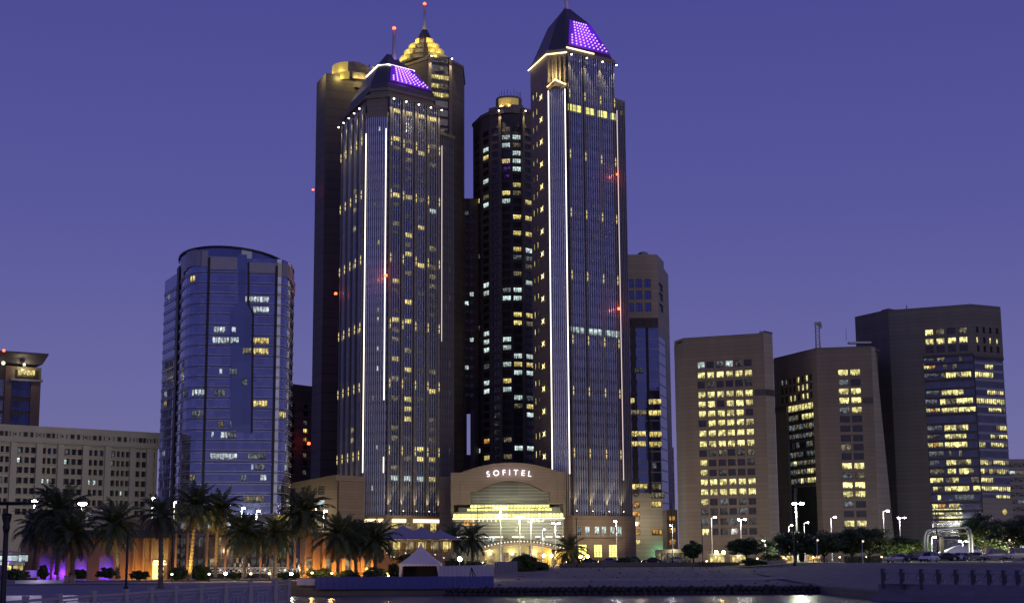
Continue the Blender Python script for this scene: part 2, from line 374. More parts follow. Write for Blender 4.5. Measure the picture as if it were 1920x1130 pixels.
def shore(x):
    if x < -8: return 232.
    if x < 43.9: return 223.
    if x < 56: return lerp(185, 165, (x - 44) / 12)
    if x < 90: return lerp(165, 118, (x - 56) / 34)
    return 118.
xs = [-1600, -900, -500, -300, -200, -150, -120, -100, -85, -70, -58, -48, -40, -32, -27, -22, -17, -12, -8.01, -8, -2, 5, 12, 20, 28, 36, 43.89, 43.9, 47, 50, 53, 56, 60, 66, 72, 80, 90, 105, 125, 160, 220, 320, 500, 900, 1600]
ts = [0, .004, .01, .017, .025, .034, .045, .058, .075, .1, .14, .2, .3, .5, 1]
def gpoint(x, t): y = shore(x) + t * 2600 ; return Vector((x, y, gz(x, y)))
mb = MB()
for a in range(len(xs) - 1):
    for b in range(len(ts) - 1):
        mb.face([gpoint(xs[a], ts[b]), gpoint(xs[a + 1], ts[b]), gpoint(xs[a + 1], ts[b + 1]), gpoint(xs[a], ts[b + 1])], M['sand'] if xs[a] > -8.005 else M['pave'], True)
    p, q = gpoint(xs[a], 0), gpoint(xs[a + 1], 0)
    mb.face([(p.x, p.y, -5), (q.x, q.y, -5), q, p], M['conc2'])
bm = bmesh.new(); me = mb.mesh('ground'); bm.from_mesh(me); bmesh.ops.remove_doubles(bm, verts=bm.verts, dist=.002); bm.to_mesh(me); bm.free()
g = bpy.data.objects.new('ground', me); COL.objects.link(g); struct(g)
# near left promenade, joining the ground at y = 232
edge = [(-15.5, 60), (-15.5, 108), (-35.5, 232)]
mb = MB(); poly = [(-1600, 60), edge[0], edge[1], edge[2], (-1600, 232)]
mb.face([(x, y, -.8) for x, y in poly], M['pave'])
for i in range(2): p, q = edge[i], edge[i + 1]; mb.face([(p[0], p[1], -5), (p[0], p[1], -.8), (q[0], q[1], -.8), (q[0], q[1], -5)], M['conc2'])
mb.face([(-1600, 60, -5), (-15.5, 60, -5), (-15.5, 60, -.8), (-1600, 60, -.8)], M['conc2'])
struct(mb.obj('promenade'))
# roads: asphalt sheets 4 mm and more above the ground
def road(name, pts, w, m, lift, z=None):
    mb = MB()
    for i in range(len(pts) - 1):
        p, q = Vector(pts[i]), Vector(pts[i + 1]); d = (q - p).normalized(); n = Vector((-d.y, d.x)) * w / 2; K = max(1, int((q - p).length / 6))
        for k in range(K):
            a, b = p.lerp(q, k / K), p.lerp(q, (k + 1) / K)
            mb.face([(c.x, c.y, gz(c.x, c.y) + lift) for c in (a - n, b - n, b + n, a + n)], m, True)
    return struct(mb.obj(name))
road('road', [(-160, 206), (-46, 206)], 12, M['asph'], .02)
road('lawn', [(-120, 240), (-34, 240)], 14, M['grass'], .03)
road('lawn', [(46, 330), (110, 330)], 36, M['grass'], .05)
road('path', [(-6, 259), (46, 259)], 9, mat('pale_track', (.27, .245, .23), .9, var=.3, scale=.6), .05)
road('street', [(-60, 400), (180, 400)], 14, M['asph'], .25)
# loose stones scattered over the sandy bank
RUB = [mat('rubble_a', (.12, .108, .10), .9), mat('rubble_b', (.17, .15, .135), .9), mat('rubble_c', (.25, .22, .20), .9)]; mb = MB(); r_ = random.Random(5)
for k in range(420):
    x, y = r_.uniform(-7, 46), r_.uniform(225, 318); z = gz(x, y) + .05; s = r_.uniform(.05, .2) * (1 if r_.random() < .93 else 2)
    p = [(x + s * math.cos(a) * r_.uniform(.7, 1.2), y + s * math.sin(a) * r_.uniform(.7, 1.2)) for a in (.3, 1.6, 2.9, 4.4, 5.6)]
    mb.loft([[(a, b, z - .06) for a, b in p], [(lerp(a, x, .45), lerp(b, y, .45), z + s * r_.uniform(.3, .7)) for a, b in p]], RUB[k % 3])
stuff(mb.obj('rubble'))
# rocks at the foot of the sandy bank, each its own piece
root = thing('rock_revetment', 'dark band of boulders along the water under the sandy bank', 'rock wall', (20, 222, -3))
rocks = []
for k in range(5):
    bm = bmesh.new(); bmesh.ops.create_icosphere(bm, subdivisions=1, radius=.62)
    for v in bm.verts: v.co = Vector((v.co.x * 1.0, v.co.y * .8, v.co.z * .95)) * rnd.uniform(.78, 1.15)
    me = bpy.data.meshes.new('boulder'); bm.to_mesh(me); bm.free(); me.materials.append(M['rock']); rocks.append(me)
for row in range(2):
    x = -9.5
    while x < 44:
        s = rnd.uniform(.8, 1.15)
        inst('boulder', rnd.choice(rocks), root, (x, 222.3 - row * -.25 - (1 - row) * .6, -2.9 + row * .72), scale=(s, 1, s * rnd.uniform(.8, 1.05)), rot=(0, 0, rnd.uniform(-.6, .6)))
        x += s * rnd.uniform(.82, 1.0)
# ------------------------------------------------------------------ hotel and office towers of the hotel (left and right)
def sconce_mesh():  # box fixture; its up and down sparkle modelled as glowing tapers
    mb = MB(); mb.box(-.16, .16, -.35, 0, -.2, .2, M['bframe'])
    mb.loft([[(-.075, -.3, .2), (.075, -.3, .2), (.075, -.05, .2), (-.075, -.05, .2)], [(-.02, -.2, 1.5), (.02, -.2, 1.5), (.02, -.1, 1.5), (-.02, -.1, 1.5)]], M['lampy'])
    mb.loft([[(-.02, -.2, -1.5), (.02, -.2, -1.5), (.02, -.1, -1.5), (-.02, -.1, -1.5)], [(-.075, -.3, -.2), (.075, -.3, -.2), (.075, -.05, -.2), (-.075, -.05, -.2)]], M['lampy'])
    return mb.mesh('wall_lamp')
def starburst_mesh():  # wall lamp whose four-ray starburst is modelled as glowing blades
    mb = MB(); mb.lathe((0, -.1, 0), [(.01, -.3), (.32, 0), (.01, .3)], M['starl'], 6, False)
    for a in (35, 145, 215, 325):
        d = Vector((math.cos(R(a)), 0, math.sin(R(a)))); n = Vector((-d.z, 0, d.x)) * .16; p = Vector((0, -.15, 0))
        mb.loft([[p - n, p - n + Vector((0, .12, 0)), p + n + Vector((0, .12, 0)), p + n], [p + d * 1.5 + v for v in (Vector((0, 0, 0)), Vector((.02, .02, 0)), Vector((.02, .02, .02)), Vector((0, 0, .02)))]], M['starl'])
    return mb.mesh('star_lamp')
SCONCE, STARBURST = sconce_mesh(), starburst_mesh()
def beacon(par, p, r=.45):
    mb = MB(); mb.box(p.x - r * .5, p.x + r * .5, p.y - r * .5, p.y + r * .5, p.z - r * 1.5, p.z - r * .6, M['pole']); mb.ball(p, r, M['red'], 10, 6); return mb.obj('beacon', par)
FLOODM = {}
def flood(par, F_, u, z, n, power, down=True, col=(1, .80, .42), vis=.34):
    """facade floodlight on an arm: fixture mesh plus its spot light grazing the pier"""
    k = down
    if k not in FLOODM:
        mb = MB(); s = -1 if down else 1
        mb.box(-.1, .1, 0, .9, -.06, .06, M['bframe']); mb.lathe((0, 0, 0), [(.12, -.35 * -s), (.34, .0)][::(1 if down else -1)] if False else [(.3, -.25), (.3, .25)], M['bframe'], 8)
        mb.ball((0, -.02, s * .3), .3 if down else .14, M['lampw2'], 8, 5); FLOODM[k] = mb.mesh('floodlight')
    o = inst('floodlight', FLOODM[k], par, F_.P(u, z, n), F_.ang)
    lamp('SPOT', F_.P(u, z + (-.9 if down else .9), n), power, col, .25, 62, F_.P(u, z + (-14 if down else 14), .2), .6, parent=par)
    return o
M['lampw2'] = emit('flood_lens', (1.0, .88, .55), 9, False)

def fins(par, F_, us, z0, z1, n0, n1, w, m, name='fin', base_n=None):
    """vertical fins sharing one mesh"""
    mb = MB(); mb.box(-w / 2, w / 2, -n1, -n0, z0, z1, m); me = mb.mesh(name)
    for u in us: inst(name, me, par, F_.P(u, 0, 0), F_.ang)
def bay_face(par, F_, z0, z1, floor_h, m_glass, spandrel_h=1.1, n=0.):
    """glass sheet with floor bands set proud of it"""
    mb = MB(); mb.face([F_.P(0, z0, n), F_.P(F_.L, z0, n), F_.P(F_.L, z1, n), F_.P(0, z1, n)], m_glass); mb.obj('glazing', par)
    rows = zrange(z0, z1, floor_h); fh = (z1 - z0) / len(rows)
    mb = MB(); mb.box(0.02, F_.L - .02, -.10, -.004, -spandrel_h / 2, spandrel_h / 2, M['gspan']); me = mb.mesh('spandrel')
    for r in rows: inst('spandrel', me, par, F_.P(0, r - fh / 2 + spandrel_h / 2, n), F_.ang)
    return [r + spandrel_h / 2 for r in rows], fh

Y1 = 480.
# --- left (hotel) tower
HP = [c2(636, 900, 504), c2(679, 900, 481), c2(723, 900, 479), c2(823, 900, 493), c2(850, 900, 499)]
HP += [HP[4] + Vector((-4, 26)), HP[0] + Vector((10, 18))]
HO = thing('hotel_tower', 'tower left of the arched entrance with slanted violet panel and red tipped mast', 'tower', (*centroid(HP), 0))
FH = [Face(HP[i], HP[(i + 1) % len(HP)]) for i in range(len(HP))]
ztop = FH[2].z(733, 183)                       # roofline behind the top lamps
zbase = FH[2].z(780, 966)
HPm = HP[:4] + [HP[3] + Vector((-2, 26)), HP[0] + Vector((10, 18))]; HPb = [HP[3], HP[4], HP[4] + Vector((-4, 25)), HP[3] + Vector((-1.9, 25.5))]
mb = MB(); mb.prism(inset(HPm, .5), -1, ztop, M['stone']); mb.obj('core', HO); mb = MB(); mb.prism(inset(HPb, .3), -1, ztop - 9, M['stone']); mb.obj('corner_bay', HO)
ring_h = 2.4
mb = MB(); mb.prism(inset(HPm, -.4), ztop, ztop + 1.0, M['stone']); mb.obj('parapet', HO)
# right front face: four bays between five stone piers
f = FH[2]
rows, fh = bay_face(HO, f, zbase, ztop, 3.13, M['gtow'])
pier = [f.u(x, 500) for x in (730, 753, 777, 800, 824)]; pier[0] = .7; pier[4] = f.L - .7
mb = MB(); mb.box(-.42, .42, -.62, .1, zbase, ztop, M['pierm']); me = mb.mesh('pier')
for u in pier: inst('pier', me, HO, f.P(u, 0), f.ang)
cols = [(pier[i] + pier[i + 1]) / 2 for i in range(4)]
fins(HO, f, [c + k * .95 for c in cols for k in (-1.5, -.5, .5, 1.5)], zbase, ztop, 0, .42, .11, M['fin'])
H_lit = [(742, 373, 'y'), (763, 378, 'y'), (789, 382, 'd'), (811, 403, 'w'), (789, 419, 'y'), (742, 411, 'd'), (763, 435, 'y'), (763, 455, 'd'), (763, 473, 'y'), (787, 495, 'y'), (811, 461, 'd'), (811, 499, 'd'), (811, 519, 'd'), (811, 537, 'd'), (763, 512, 'd'), (762, 570, 'y'), (742, 529, 'y'), (742, 606, 'y'), (763, 608, 'y'), (742, 626, 'd'), (742, 645, 'd'), (762, 650, 'd'), (742, 666, 'y'), (763, 688, 'y'), (742, 706, 'd'), (809, 692, 'd'), (810, 731, 'y'), (741, 745, 'd'), (762, 748, 'y'), (762, 769, 'y'), (762, 789, 'y'), (809, 791, 'd'), (742, 805, 'd'), (742, 825, 'd'), (810, 829, 'd'), (787, 847, 'y'),
         (742, 868, 'd'), (763, 868, 'd'), (787, 868, 'y'), (810, 870, 'y'), (738, 902, 'w'), (763, 902, 'w'), (785, 903, 'w'), (811, 904, 'y'), (742, 210, 'y'), (766, 213, 'y'), (789, 217, 'y'), (813, 222, 'y'), (742, 260, 'y'), (766, 258, 'd'), (742, 277, 'd'), (762, 282, 'y'), (811, 275, 'd'), (789, 290, 'y'), (766, 305, 'd'), (811, 310, 'd')]
KM = {'y': 'w_y', 'd': 'w_yd', 'w': 'w_w', 'x': 'w_wd', 'o': 'w_o', 'l': 'w_l', 'f': 'w_d'}
lit = near_cell(f, cols, rows, H_lit, 3, 3)
for i, c in enumerate(cols):
    for j, r in enumerate(rows):
        k = lit.get((i, j)) or ('f' if rnd.random() < .22 else None)
        window(HO, f, c, r, 2.75, 1.75, M[KM[k]] if k else M['ubay'], n=.02, nx=3, bar=.09)
# left face
f = FH[0]
rows0, fh = bay_face(HO, f, zbase, ztop - 2.5, 3.13, M['gtow'])
pier0 = [f.L * t for t in (.03, .26, .5, .74, .97)]
mb = MB(); mb.box(-.35, .35, -.9, .1, zbase, ztop - 2.5, M['pierm']); me = mb.mesh('pier')
for u in pier0: inst('pier', me, HO, f.P(u, 0), f.ang)
cols0 = [(pier0[i] + pier0[i + 1]) / 2 for i in range(4)]
fins(HO, f, [c + k * 1.5 for c in cols0 for k in (-1, 0, 1)], zbase, ztop - 2.5, 0, .5, .14, M['fin'])
for i, c in enumerate(cols0):
    for j, r in enumerate(rows0):
        p = rnd.random(); k = 'y' if p < .05 else ('f' if p < .25 else None)
        if k and j < len(rows0) - 1: window(HO, f, c, r, 3.6, 1.75, M[KM[k]], n=.02, nx=3, bar=.1)
# corner bays: fins dense, a few lit rooms
for fi, litp in ((1, .12), (3, .16)):
    f = FH[fi]; zt = ztop - (6.5 if fi == 1 else 9)
    rowsb, fh = bay_face(HO, f, zbase, zt, 3.13, M['gtow'])
    n = 11 if fi == 1 else 8
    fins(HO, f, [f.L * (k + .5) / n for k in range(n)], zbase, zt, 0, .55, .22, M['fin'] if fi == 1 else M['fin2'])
    mb = MB(); mb.fbox(f, 0, f.L, zt, zt + 1.2, -.4, .7, M['stone']); mb.obj('cornice', HO)
    for c in ([f.L * .42, f.L * .64] if fi == 1 else [f.L * .35, f.L * .62]):
        for r in rowsb:
            if rnd.random() < litp: window(HO, f, c, r, .75 if fi == 1 else .6, 1.7, M[rnd.choice(['w_y', 'w_w', 'w_yd'])], n=.02, nx=1, bar=.07)
# long light strips on the corner bay edges
def strip(par, F_, u, za, zb, n, w=.22, m=None):
    mb = MB(); mb.fbox(F_, u - w, u + w, za - .3, zb + .3, n - .25, n, M['metal']); mb.obj('strip_channel', par)
    mb = MB(); mb.fbox(F_, u - w * .62, u + w * .62, za, zb, n + .005, n + .16, m or M['strip']); return mb.obj('light_strip', par)
f = FH[1]
strip(HO, f, .45, f.z(681, 886), f.z(686, 252), .75)
strip(HO, f, f.L - .45, f.z(722, 750), f.z(727, 242), .75)
strip(HO, f, f.L - .45, f.z(721, 886), f.z(721, 856), .75)
strip(HO, FH[3], .4, FH[3].z(826, 640), FH[3].z(829, 275), .62, .10, M['strip3'])
# sconces in rows
for yl in (275, 372, 490, 612, 722, 846):
    for u in pier: inst('wall_lamp', SCONCE, HO, FH[2].P(u, FH[2].z(777, yl), .75), FH[2].ang)
    for u in pier0: inst('wall_lamp', SCONCE, HO, FH[0].P(u, FH[0].z(658, yl + 12), .9), FH[0].ang)
# top floods and foot uplights
for u in pier: flood(HO, FH[2], u, ztop - .6, 2.0, 1700)
for u in pier0: flood(HO, FH[0], u, ztop - 3, 2.0, 2200)
for u in pier: flood(HO, FH[2], u, zbase + 1.0, 1.7, 1500, False)
for u in pier0: flood(HO, FH[0], u, zbase + 1.0, 1.7, 1600, False)
# stone foot of the tower with lit cornice strips and arched windows
FB = [Face(*(inset(HP, -1.1)[i] for i in (k, (k + 1) % len(HP)))) for k in range(len(HP))]
mb = MB(); mb.prism(inset(HP, -1.1), -1, zbase, M['stone2']); mb.obj('plinth', HO)
mb = MB(); mb.prism(inset(HP, -1.6), zbase - .7, zbase + .003, M['stone2']); mb.obj('cornice', HO)
f = FB[2]
for a, b in ((735, 760), (775, 838)):
    mb = MB(); mb.fbox(f, f.u(a, 968), min(f.L - .3, f.u(b, 968)), zbase - 2.2, zbase - 1.2, .003, .4, M['strip2']); mb.obj('light_strip', HO)
mb = MB(); mb.fbox(FB[1], 1, FB[1].L - .8, zbase - 2.2, zbase - 1.2, .003, .4, M['strip2']); mb.obj('light_strip', HO)
mb = MB(); mb.fbox(FB[0], 2, FB[0].L - 5, zbase - 2.2, zbase - 1.2, .003, .4, M['strip2']); mb.obj('light_strip', HO)
for x in (740, 764, 788, 812):
    window(HO, f, f.u(x, 990), f.z(x, 990), 2.6, 3.4, M['w_y' if x != 764 else 'w_yd'], n=.03, nx=3, ny=3, bar=.12, fm=M['white'], pane=True)
mb = MB(); mb.box(-.35, .35, -1.0, .1, -1, zbase - 8, M['fin']); 
# crown: setback storey, sloped roof, pyramid and mast
S1 = inset(HPm, 1.9); z1 = ztop + 3.5
mb = MB(); mb.prism(S1, ztop + 1.0, z1, M['stone']); mb.obj('setback_storey', HO)
cen = centroid(HPm[:4]) * .6 + centroid(HPm) * .4
def shrink(poly, k, z, c): return [(c.x + (p[0] - c.x) * k, c.y + (p[1] - c.y) * k, z) for p in poly]
zP0, zP1, zP2 = at(745, 176, cen.y).z, at(745, 134, cen.y).z, at(742, 111, cen.y).z
mb = MB(); mb.loft([[(p.x, p.y, z1) for p in S1], shrink(S1, 1.0, zP0, cen), shrink(S1, .56, zP1, cen), shrink(S1, .07, zP2 + 1.5, cen)], M['roof']); mb.obj('roof', HO)
mb = MB(); mb.prism(inset(HPm, 1.4), z1 - .6, z1 + .3, M['stone']); mb.obj('cornice', HO)
def edge_strip(par, pts, r, m, name='roof_light'):
    mb = MB(); mb.tube(pts, r, m, 6); return mb.obj(name, par)
topring = shrink(S1, .575, zP1 + .1, cen)
edge_strip(HO, [topring[0], topring[1], topring[2], topring[3]], .28, M['strip'])
def violet_panel(par, quad, nx, ny, lift, skewed=.35):
    """sloped sign panel: backlit sheet with frame and rows of LED lamps"""
    a, b, c, d = [Vector(q) for q in quad]     # bottom left, bottom right, top right, top left
    n = (b - a).cross(d - a).normalized()
    mb = MB(); lo = [q + n * .15 for q in (a, b, c, d)]; hi = [q + n * lift for q in (a, b, c, d)]
    mb.loft([lo, hi], M['violet']); p = mb.obj('violet_panel', par)
    bm_ = MB(); bm_.ball((0, 0, 0), .27, M['led'], 8, 5); me = bm_.mesh('led_lamp')
    for i in range(nx):
        for j in range(ny):
            s, t = (i + .7) / (nx + .4), (j + .7) / (ny + .4)
            if (i == 0 and j > ny * .35) or (i == nx - 1 and j > ny * .3) or (i == nx - 2 and j > ny * .65): continue
            q = a.lerp(b, s).lerp(d.lerp(c, s), t) + n * (lift + .2)
            o = inst('led_lamp', me, p, q - OFF.get(par, Vector()), world_loc=False)
    mid = (a + b + c + d) / 4
    return mid, n
def lerpq(q, s, t): return Vector(q[0]).lerp(Vector(q[1]), s).lerp(Vector(q[3]).lerp(Vector(q[2]), s), t)
lo_, hi_ = shrink(S1, 1.0, zP0, cen), shrink(S1, .56, zP1, cen)
Q = [lo_[2], lo_[3], hi_[3], hi_[2]]
Q = [lerpq(Q, *st) for st in ((.04, .10), (.97, .10), (.93, .98), (.10, .98))]
mid, nn = violet_panel(HO, Q, 9, 8, .5)
lamp('POINT', mid + nn * 4, 2600, (.32, .06, 1), 2, parent=HO)
def mast(par, x, y, z0, z1, r, light=True):
    mb = MB(); mb.tube([(x, y, z0), (x, y, lerp(z0, z1, .25)), (x, y, z1)], [r * 1.7, r, r * .55], M['gpole'], 8); mb.obj('mast', par)
    if light: beacon(par, Vector((x, y, z1 + .5)), .6)
pm_ = at(739, 56, cen.y); mast(HO, pm_.x, pm_.y, zP2 - 1, pm_.z, .75)
for px, py, fc in ((727, 518, FH[1]), (638, 551, FH[0])):
    u, z = fc.uv(px, py); beacon(HO, fc.P(u, z, 1.6), .5); lamp('POINT', fc.P(u, z, 3), 380, (1, .12, .03), .4, parent=HO)

# --- right (office) tower
OP = [c2(1001, 900, 496), c2(1035, 900, 480), c2(1072, 900, 478), c2(1165, 900, 490), c2(1184, 900, 494)]
OP += [OP[4] + Vector((-4, 24)), OP[0] + Vector((8, 18))]
OO = thing('office_tower', 'tower right of the arched entrance with pointed roof and star lamps down its side', 'tower', (*centroid(OP), 0))
FO = [Face(OP[i], OP[(i + 1) % len(OP)]) for i in range(len(OP))]
ot = FO[2].z(1068, 100); ob = FO[2].z(1110, 966)
OPm = OP[:4] + [OP[3] + Vector((-2, 24)), OP[0] + Vector((8, 18))]; OPb = [OP[3], OP[4], OP[4] + Vector((-4, 23)), OP[3] + Vector((-1.9, 23.5))]
mb = MB(); mb.prism(inset(OPm, .5), -1, ot, M['stone']); mb.obj('core', OO); mb = MB(); mb.prism(inset(OPb, .3), -1, FO[3].z(1168, 190), M['stone']); mb.obj('corner_bay', OO)
mb = MB(); mb.prism(inset(OPm, -.45), ot, ot + 1.2, M['stone2']); mb.obj('cornice', OO)
f = FO[2]
rows, fh = bay_face(OO, f, ob, ot, 3.5, M['gtow'], 1.3)
fins(OO, f, [f.L * (k + .5) / 22 for k in range(22)], ob, ot, 0, .42, .12, M['fin'])
pier = [.6, f.L * .345, f.L * .675, f.L - .6]
mb = MB(); mb.box(-.2, .2, -.55, .1, ob, ot, M['pierm']); me = mb.mesh('pier')
for u in pier: inst('pier', me, OO, f.P(u, 0), f.ang)
cols = [f.L * (k + .5) / 11 for k in range(11)]
jl = [min(range(len(rows)), key=lambda j: abs(rows[j] - f.z(1110, y))) for y in (207, 627)]
for i, c in enumerate(cols):
    for j in range(len(rows)):
        if j == jl[0] and i not in (3, 6, 9): k = 'y'
        elif j == jl[1] and i not in (3, 7): k = 'x' if i == 4 else 'w'
        else: k = None
        if k: window(OO, f, c, rows[j], 1.65, 2.4, M[{'y': 'w_l', 'w': 'w_w', 'x': 'w_w'}[k]], n=.40, nx=2, ny=2, bar=.08)
        elif (i + j) % 3 == 0 and rnd.random() < .12: window(OO, f, c, rows[j], 1.45, 1.9, M['w_d'], n=.02, nx=2, bar=.1)
for yl in (187, 298, 406, 521, 640, 735, 850):
    for u in pier: inst('wall_lamp', SCONCE, OO, f.P(u, f.z(1115, yl), .62), f.ang)
for u in pier: flood(OO, f, u, ot - .8, 2.0, 2600)
for u in pier: flood(OO, f, u, ob + 1.0, 1.6, 2400, False)
# corner bay with twin strips; above it a recessed niche lit from the strip cornice
f = FO[1]; zc_ = f.z(1045, 168)
rowsb, fh = bay_face(OO, f, f.z(1050, 885), zc_, 3.5, M['gtow'], 1.3)
fins(OO, f, [f.L * (k + 1) / 10 for k in range(9)], ob, zc_, 0, .6, .25, M['fin'])
mb = MB(); mb.fbox(f, .3, f.L - .3, zc_, zc_ + .5, -.4, 1.1, M['stone2']); mb.obj('cornice', OO)
mb = MB(); mid_ = f.P(f.L / 2, zc_ + 2.6, 2.6); mb.tube([f.P(0, zc_ + .9, .9), mid_, f.P(f.L, zc_ + 1.1, .9)], .24, M['strip2'], 6); mb.obj('light_strip', OO)
mb = MB(); mb.loft([[f.P(0, zc_ + .5, .0), f.P(f.L, zc_ + .5, .0), f.P(f.L / 2, zc_ + .5, 2.3)], [f.P(0, zc_ + .8, .0), f.P(f.L, zc_ + .8, .0), f.P(f.L / 2, zc_ + 2.2, 2.3)]], M['stone2']); mb.obj('canopy', OO)
fins(OO, f, [f.L * t for t in (.08, .3, .5, .7, .92)], zc_ + 2.4, ot - 1, 0, .8, .55, M['stone'])
strip(OO, f, .4, f.z(1036, 886), f.z(1029, 172), .8); strip(OO, f, f.L - .4, f.z(1073, 888), f.z(1064, 168), .8)
lamp('POINT', f.P(f.L / 2, zc_ + 4, 3.5), 1800, (1, .78, .35), .5, parent=OO)
# left stone face: lamps with modelled starbursts and pairs of slit windows
f = FO[0]
zz = zrange(ob, ot - 8, 3.5 * 1.62)
us, hu = cuts(0, f.L, [f.L * .16, f.L * .36], .8); zs_, hz = cuts(-1, ot, zz, 2.4)
mb = MB(); skin(mb, f, us, zs_, lambda i, j: i in hu and j in hz, .05, M['stone']); mb.obj('stone_wall', OO)
for z in zz:
    for q, u in enumerate((f.L * .16, f.L * .36)):
        window(OO, f, u, z, .8, 2.4, M[rnd.choice(['w_yg', 'w_yg', 'w_y', 'w_yd'])], n=-.045, nx=1, bar=.08)
for k in range(17):
    inst('star_lamp', STARBURST, OO, f.P(f.L * .62, f.z(1017, 181 + k * 42.2), .06), f.ang)
# right corner bay, lower, with strip
f = FO[3]; zr_ = f.z(1168, 190)
rowsb, fh = bay_face(OO, f, ob, zr_, 3.5, M['gtow'], 1.3)
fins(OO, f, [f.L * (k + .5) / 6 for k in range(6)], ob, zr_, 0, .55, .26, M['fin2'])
strip(OO, f, .35, f.z(1168, 900), f.z(1159, 210), .6, .11, M['strip3'])
for k in range(3):
    window(OO, f, f.L * (.25 + .25 * k), rowsb[min(range(len(rowsb)), key=lambda j: abs(rowsb[j] - f.z(1168, 218)))], .7, 1.9, M['w_y'], n=.02, nx=1)
for px, py in ((1152, 329), (1155, 580)):
    u, z = FO[2].uv(px, py); beacon(OO, FO[2].P(u, z, 1.5), .4 if py < 400 else .55); lamp('POINT', FO[2].P(u, z, 3), 260, (1, .12, .03), .4, parent=OO)
# foot
PO = inset(OP, -1.0); FP = [Face(PO[i], PO[(i + 1) % len(PO)]) for i in range(len(PO))]
mb = MB(); mb.prism(PO, -1, ob, M['stone2']); mb.obj('plinth', OO)
f = FP[2]
for x in (1086, 1101, 1119, 1132, 1148, 1161):
    window(OO, f, min(f.L - 1.2, f.u(x, 995)), f.z(x, 995), 1.9, 3.0, M['w_wd' if x in (1086,) else 'w_w'], n=.03, nx=2, ny=2, bar=.16, fm=M['white'], pane=True)
for x in (1092, 1121, 1149):
    window(OO, f, f.u(x, 1032), f.z(x, 1032), 3.4, 4.0, M['w_l'], n=.03, nx=3, ny=5, bar=.12, fm=M['bframe'], pane=True)
mb = MB(); mb.fbox(f, .3, f.L - .3, f.z(1120, 1012), f.z(1120, 1009), .004, .6, M['stone2']); mb.obj('ledge', OO)
for x in (1095, 1140): lamp('SPOT', f.P(f.u(x, 1040), 2, 15), 5000, (1, .80, .55), .5, 80, f.P(f.u(x, 1000), 13, 0), .9, parent=OO)  # unseen spots added to brighten the office tower plinth
for t in (.25, .75): lamp('SPOT', FB[2].P(FB[2].L * t, 3, 14), 3000, (1, .78, .5), .5, 80, FB[2].P(FB[2].L * t, 12, 0), .9, parent=HO)  # unseen spots added to brighten the hotel tower plinth
# roof: steep concave pyramid with mast
S1 = inset(OPm, .2); cen = centroid(OPm[:4]) * .6 + centroid(OPm) * .4
q0, q1, q2, q3 = ot + 1.2, FO[2].z(1090, 84), FO[2].z(1075, 46), FO[2].z(1062, 16)
ap = at(1062, 14, cen.y)
def shr2(k, z, mv): c = cen.lerp(Vector((ap.x, ap.y)), mv); return [(c.x + (p[0] - cen.x) * k, c.y + (p[1] - cen.y) * k, z) for p in S1]
zq = lambda y: at(1068, y, cen.y).z
RG = [shr2(1.0, q0, 0), shr2(.98, max(q0 + .6, zq(112)), 0), shr2(.52, zq(47), .55), shr2(.03, ap.z, 1)]
mb = MB(); mb.loft(RG, M['roof']); mb.obj('roof', OO)
Q = [RG[1][2], RG[1][3], RG[2][3], RG[2][2]]; Q = [lerpq(Q, *st) for st in ((.04, .10), (.98, .08), (.92, .96), (.10, .96))]
mid, nn = violet_panel(OO, Q, 9, 9, .6)
lamp('POINT', mid + nn * 4, 3000, (.32, .06, 1), 2, parent=OO)
mast(OO, ap.x, ap.y, ap.z - 1, ap.z + 12, .7)
c_ = inset(OPm, -.65); edge_strip(OO, [Vector((c_[i].x, c_[i].y, ot - .2)) for i in (0, 1)], .25, M['strip2']); edge_strip(OO, [Vector((c_[i].x, c_[i].y, ot - .2)) for i in (1, 2)], .25, M['strip2']); edge_strip(OO, [Vector((c_[2].x, c_[2].y, ot + 1.5)), Vector((c_[2].lerp(c_[3], .55).x, c_[2].lerp(c_[3], .55).y, ot + 1.5))], .25, M['strip2'])
# ------------------------------------------------------------------ residential towers behind
# cream stepped crown panels; a painted faint glow adds to their foot lamps
def crown_step(par, c, r, z0, z1, a0, a1, m, th=.5, n=6, name='crown_panel'):
    """curved screen panel, an arc round c between two bearings"""
    A = [R(lerp(a0, a1, k / n)) for k in range(n + 1)]
    mb = MB()
    for k in range(n):
        p = [(c.x + math.cos(a) * rr, c.y + math.sin(a) * rr) for rr in (r, r - th) for a in (A[k], A[k + 1])]
        mb.hexa([(*p[0], z0), (*p[1], z0), (*p[3], z0), (*p[2], z0), (*p[0], z1), (*p[1], z1), (*p[3], z1), (*p[2], z1)], m)
    return mb.obj(name, par)
# T1: dark tower at far left of the group
P1 = [c2(582, 900, 552), c2(600, 900, 540), c2(655, 900, 545), c2(700, 900, 556)]
P1 += [P1[3] + Vector((4, 22)), P1[0] + Vector((5, 16))]
T1 = thing('residential_tower', 'dark plain tower at the left edge of the group with a low lit yellow crown', 'tower', (*centroid(P1), 0))
F1 = [Face(P1[i], P1[(i + 1) % 6]) for i in range(6)]
zt = F1[1].z(620, 148)
mb = MB(); mb.prism(P1, -1, F1[0].z(592, 158), M['dark']); mb.obj('core', T1)
Pm = [F1[1].A, F1[1].B, P1[3], P1[4] - Vector((3, 4)), P1[5] + Vector((6, -3))]
mb = MB(); mb.prism(inset(Pm, .4), F1[0].z(592, 158), zt, M['dark']); mb.obj('upper_storeys', T1)
f = F1[1]
rows = zrange(30, zt - 3, 3.6); us, hu = cuts(0, f.L, [f.L * .5], 2.2); zs_, hz = cuts(-1, zt - .5, rows, 1.8)
mb = MB(); ff = Face(f.P(0, 0, .02).xy, f.P(f.L, 0, .02).xy); skin(mb, ff, us, zs_, lambda i, j: i in hu and j in hz, .3, M['dark']); mb.obj('wall', T1)
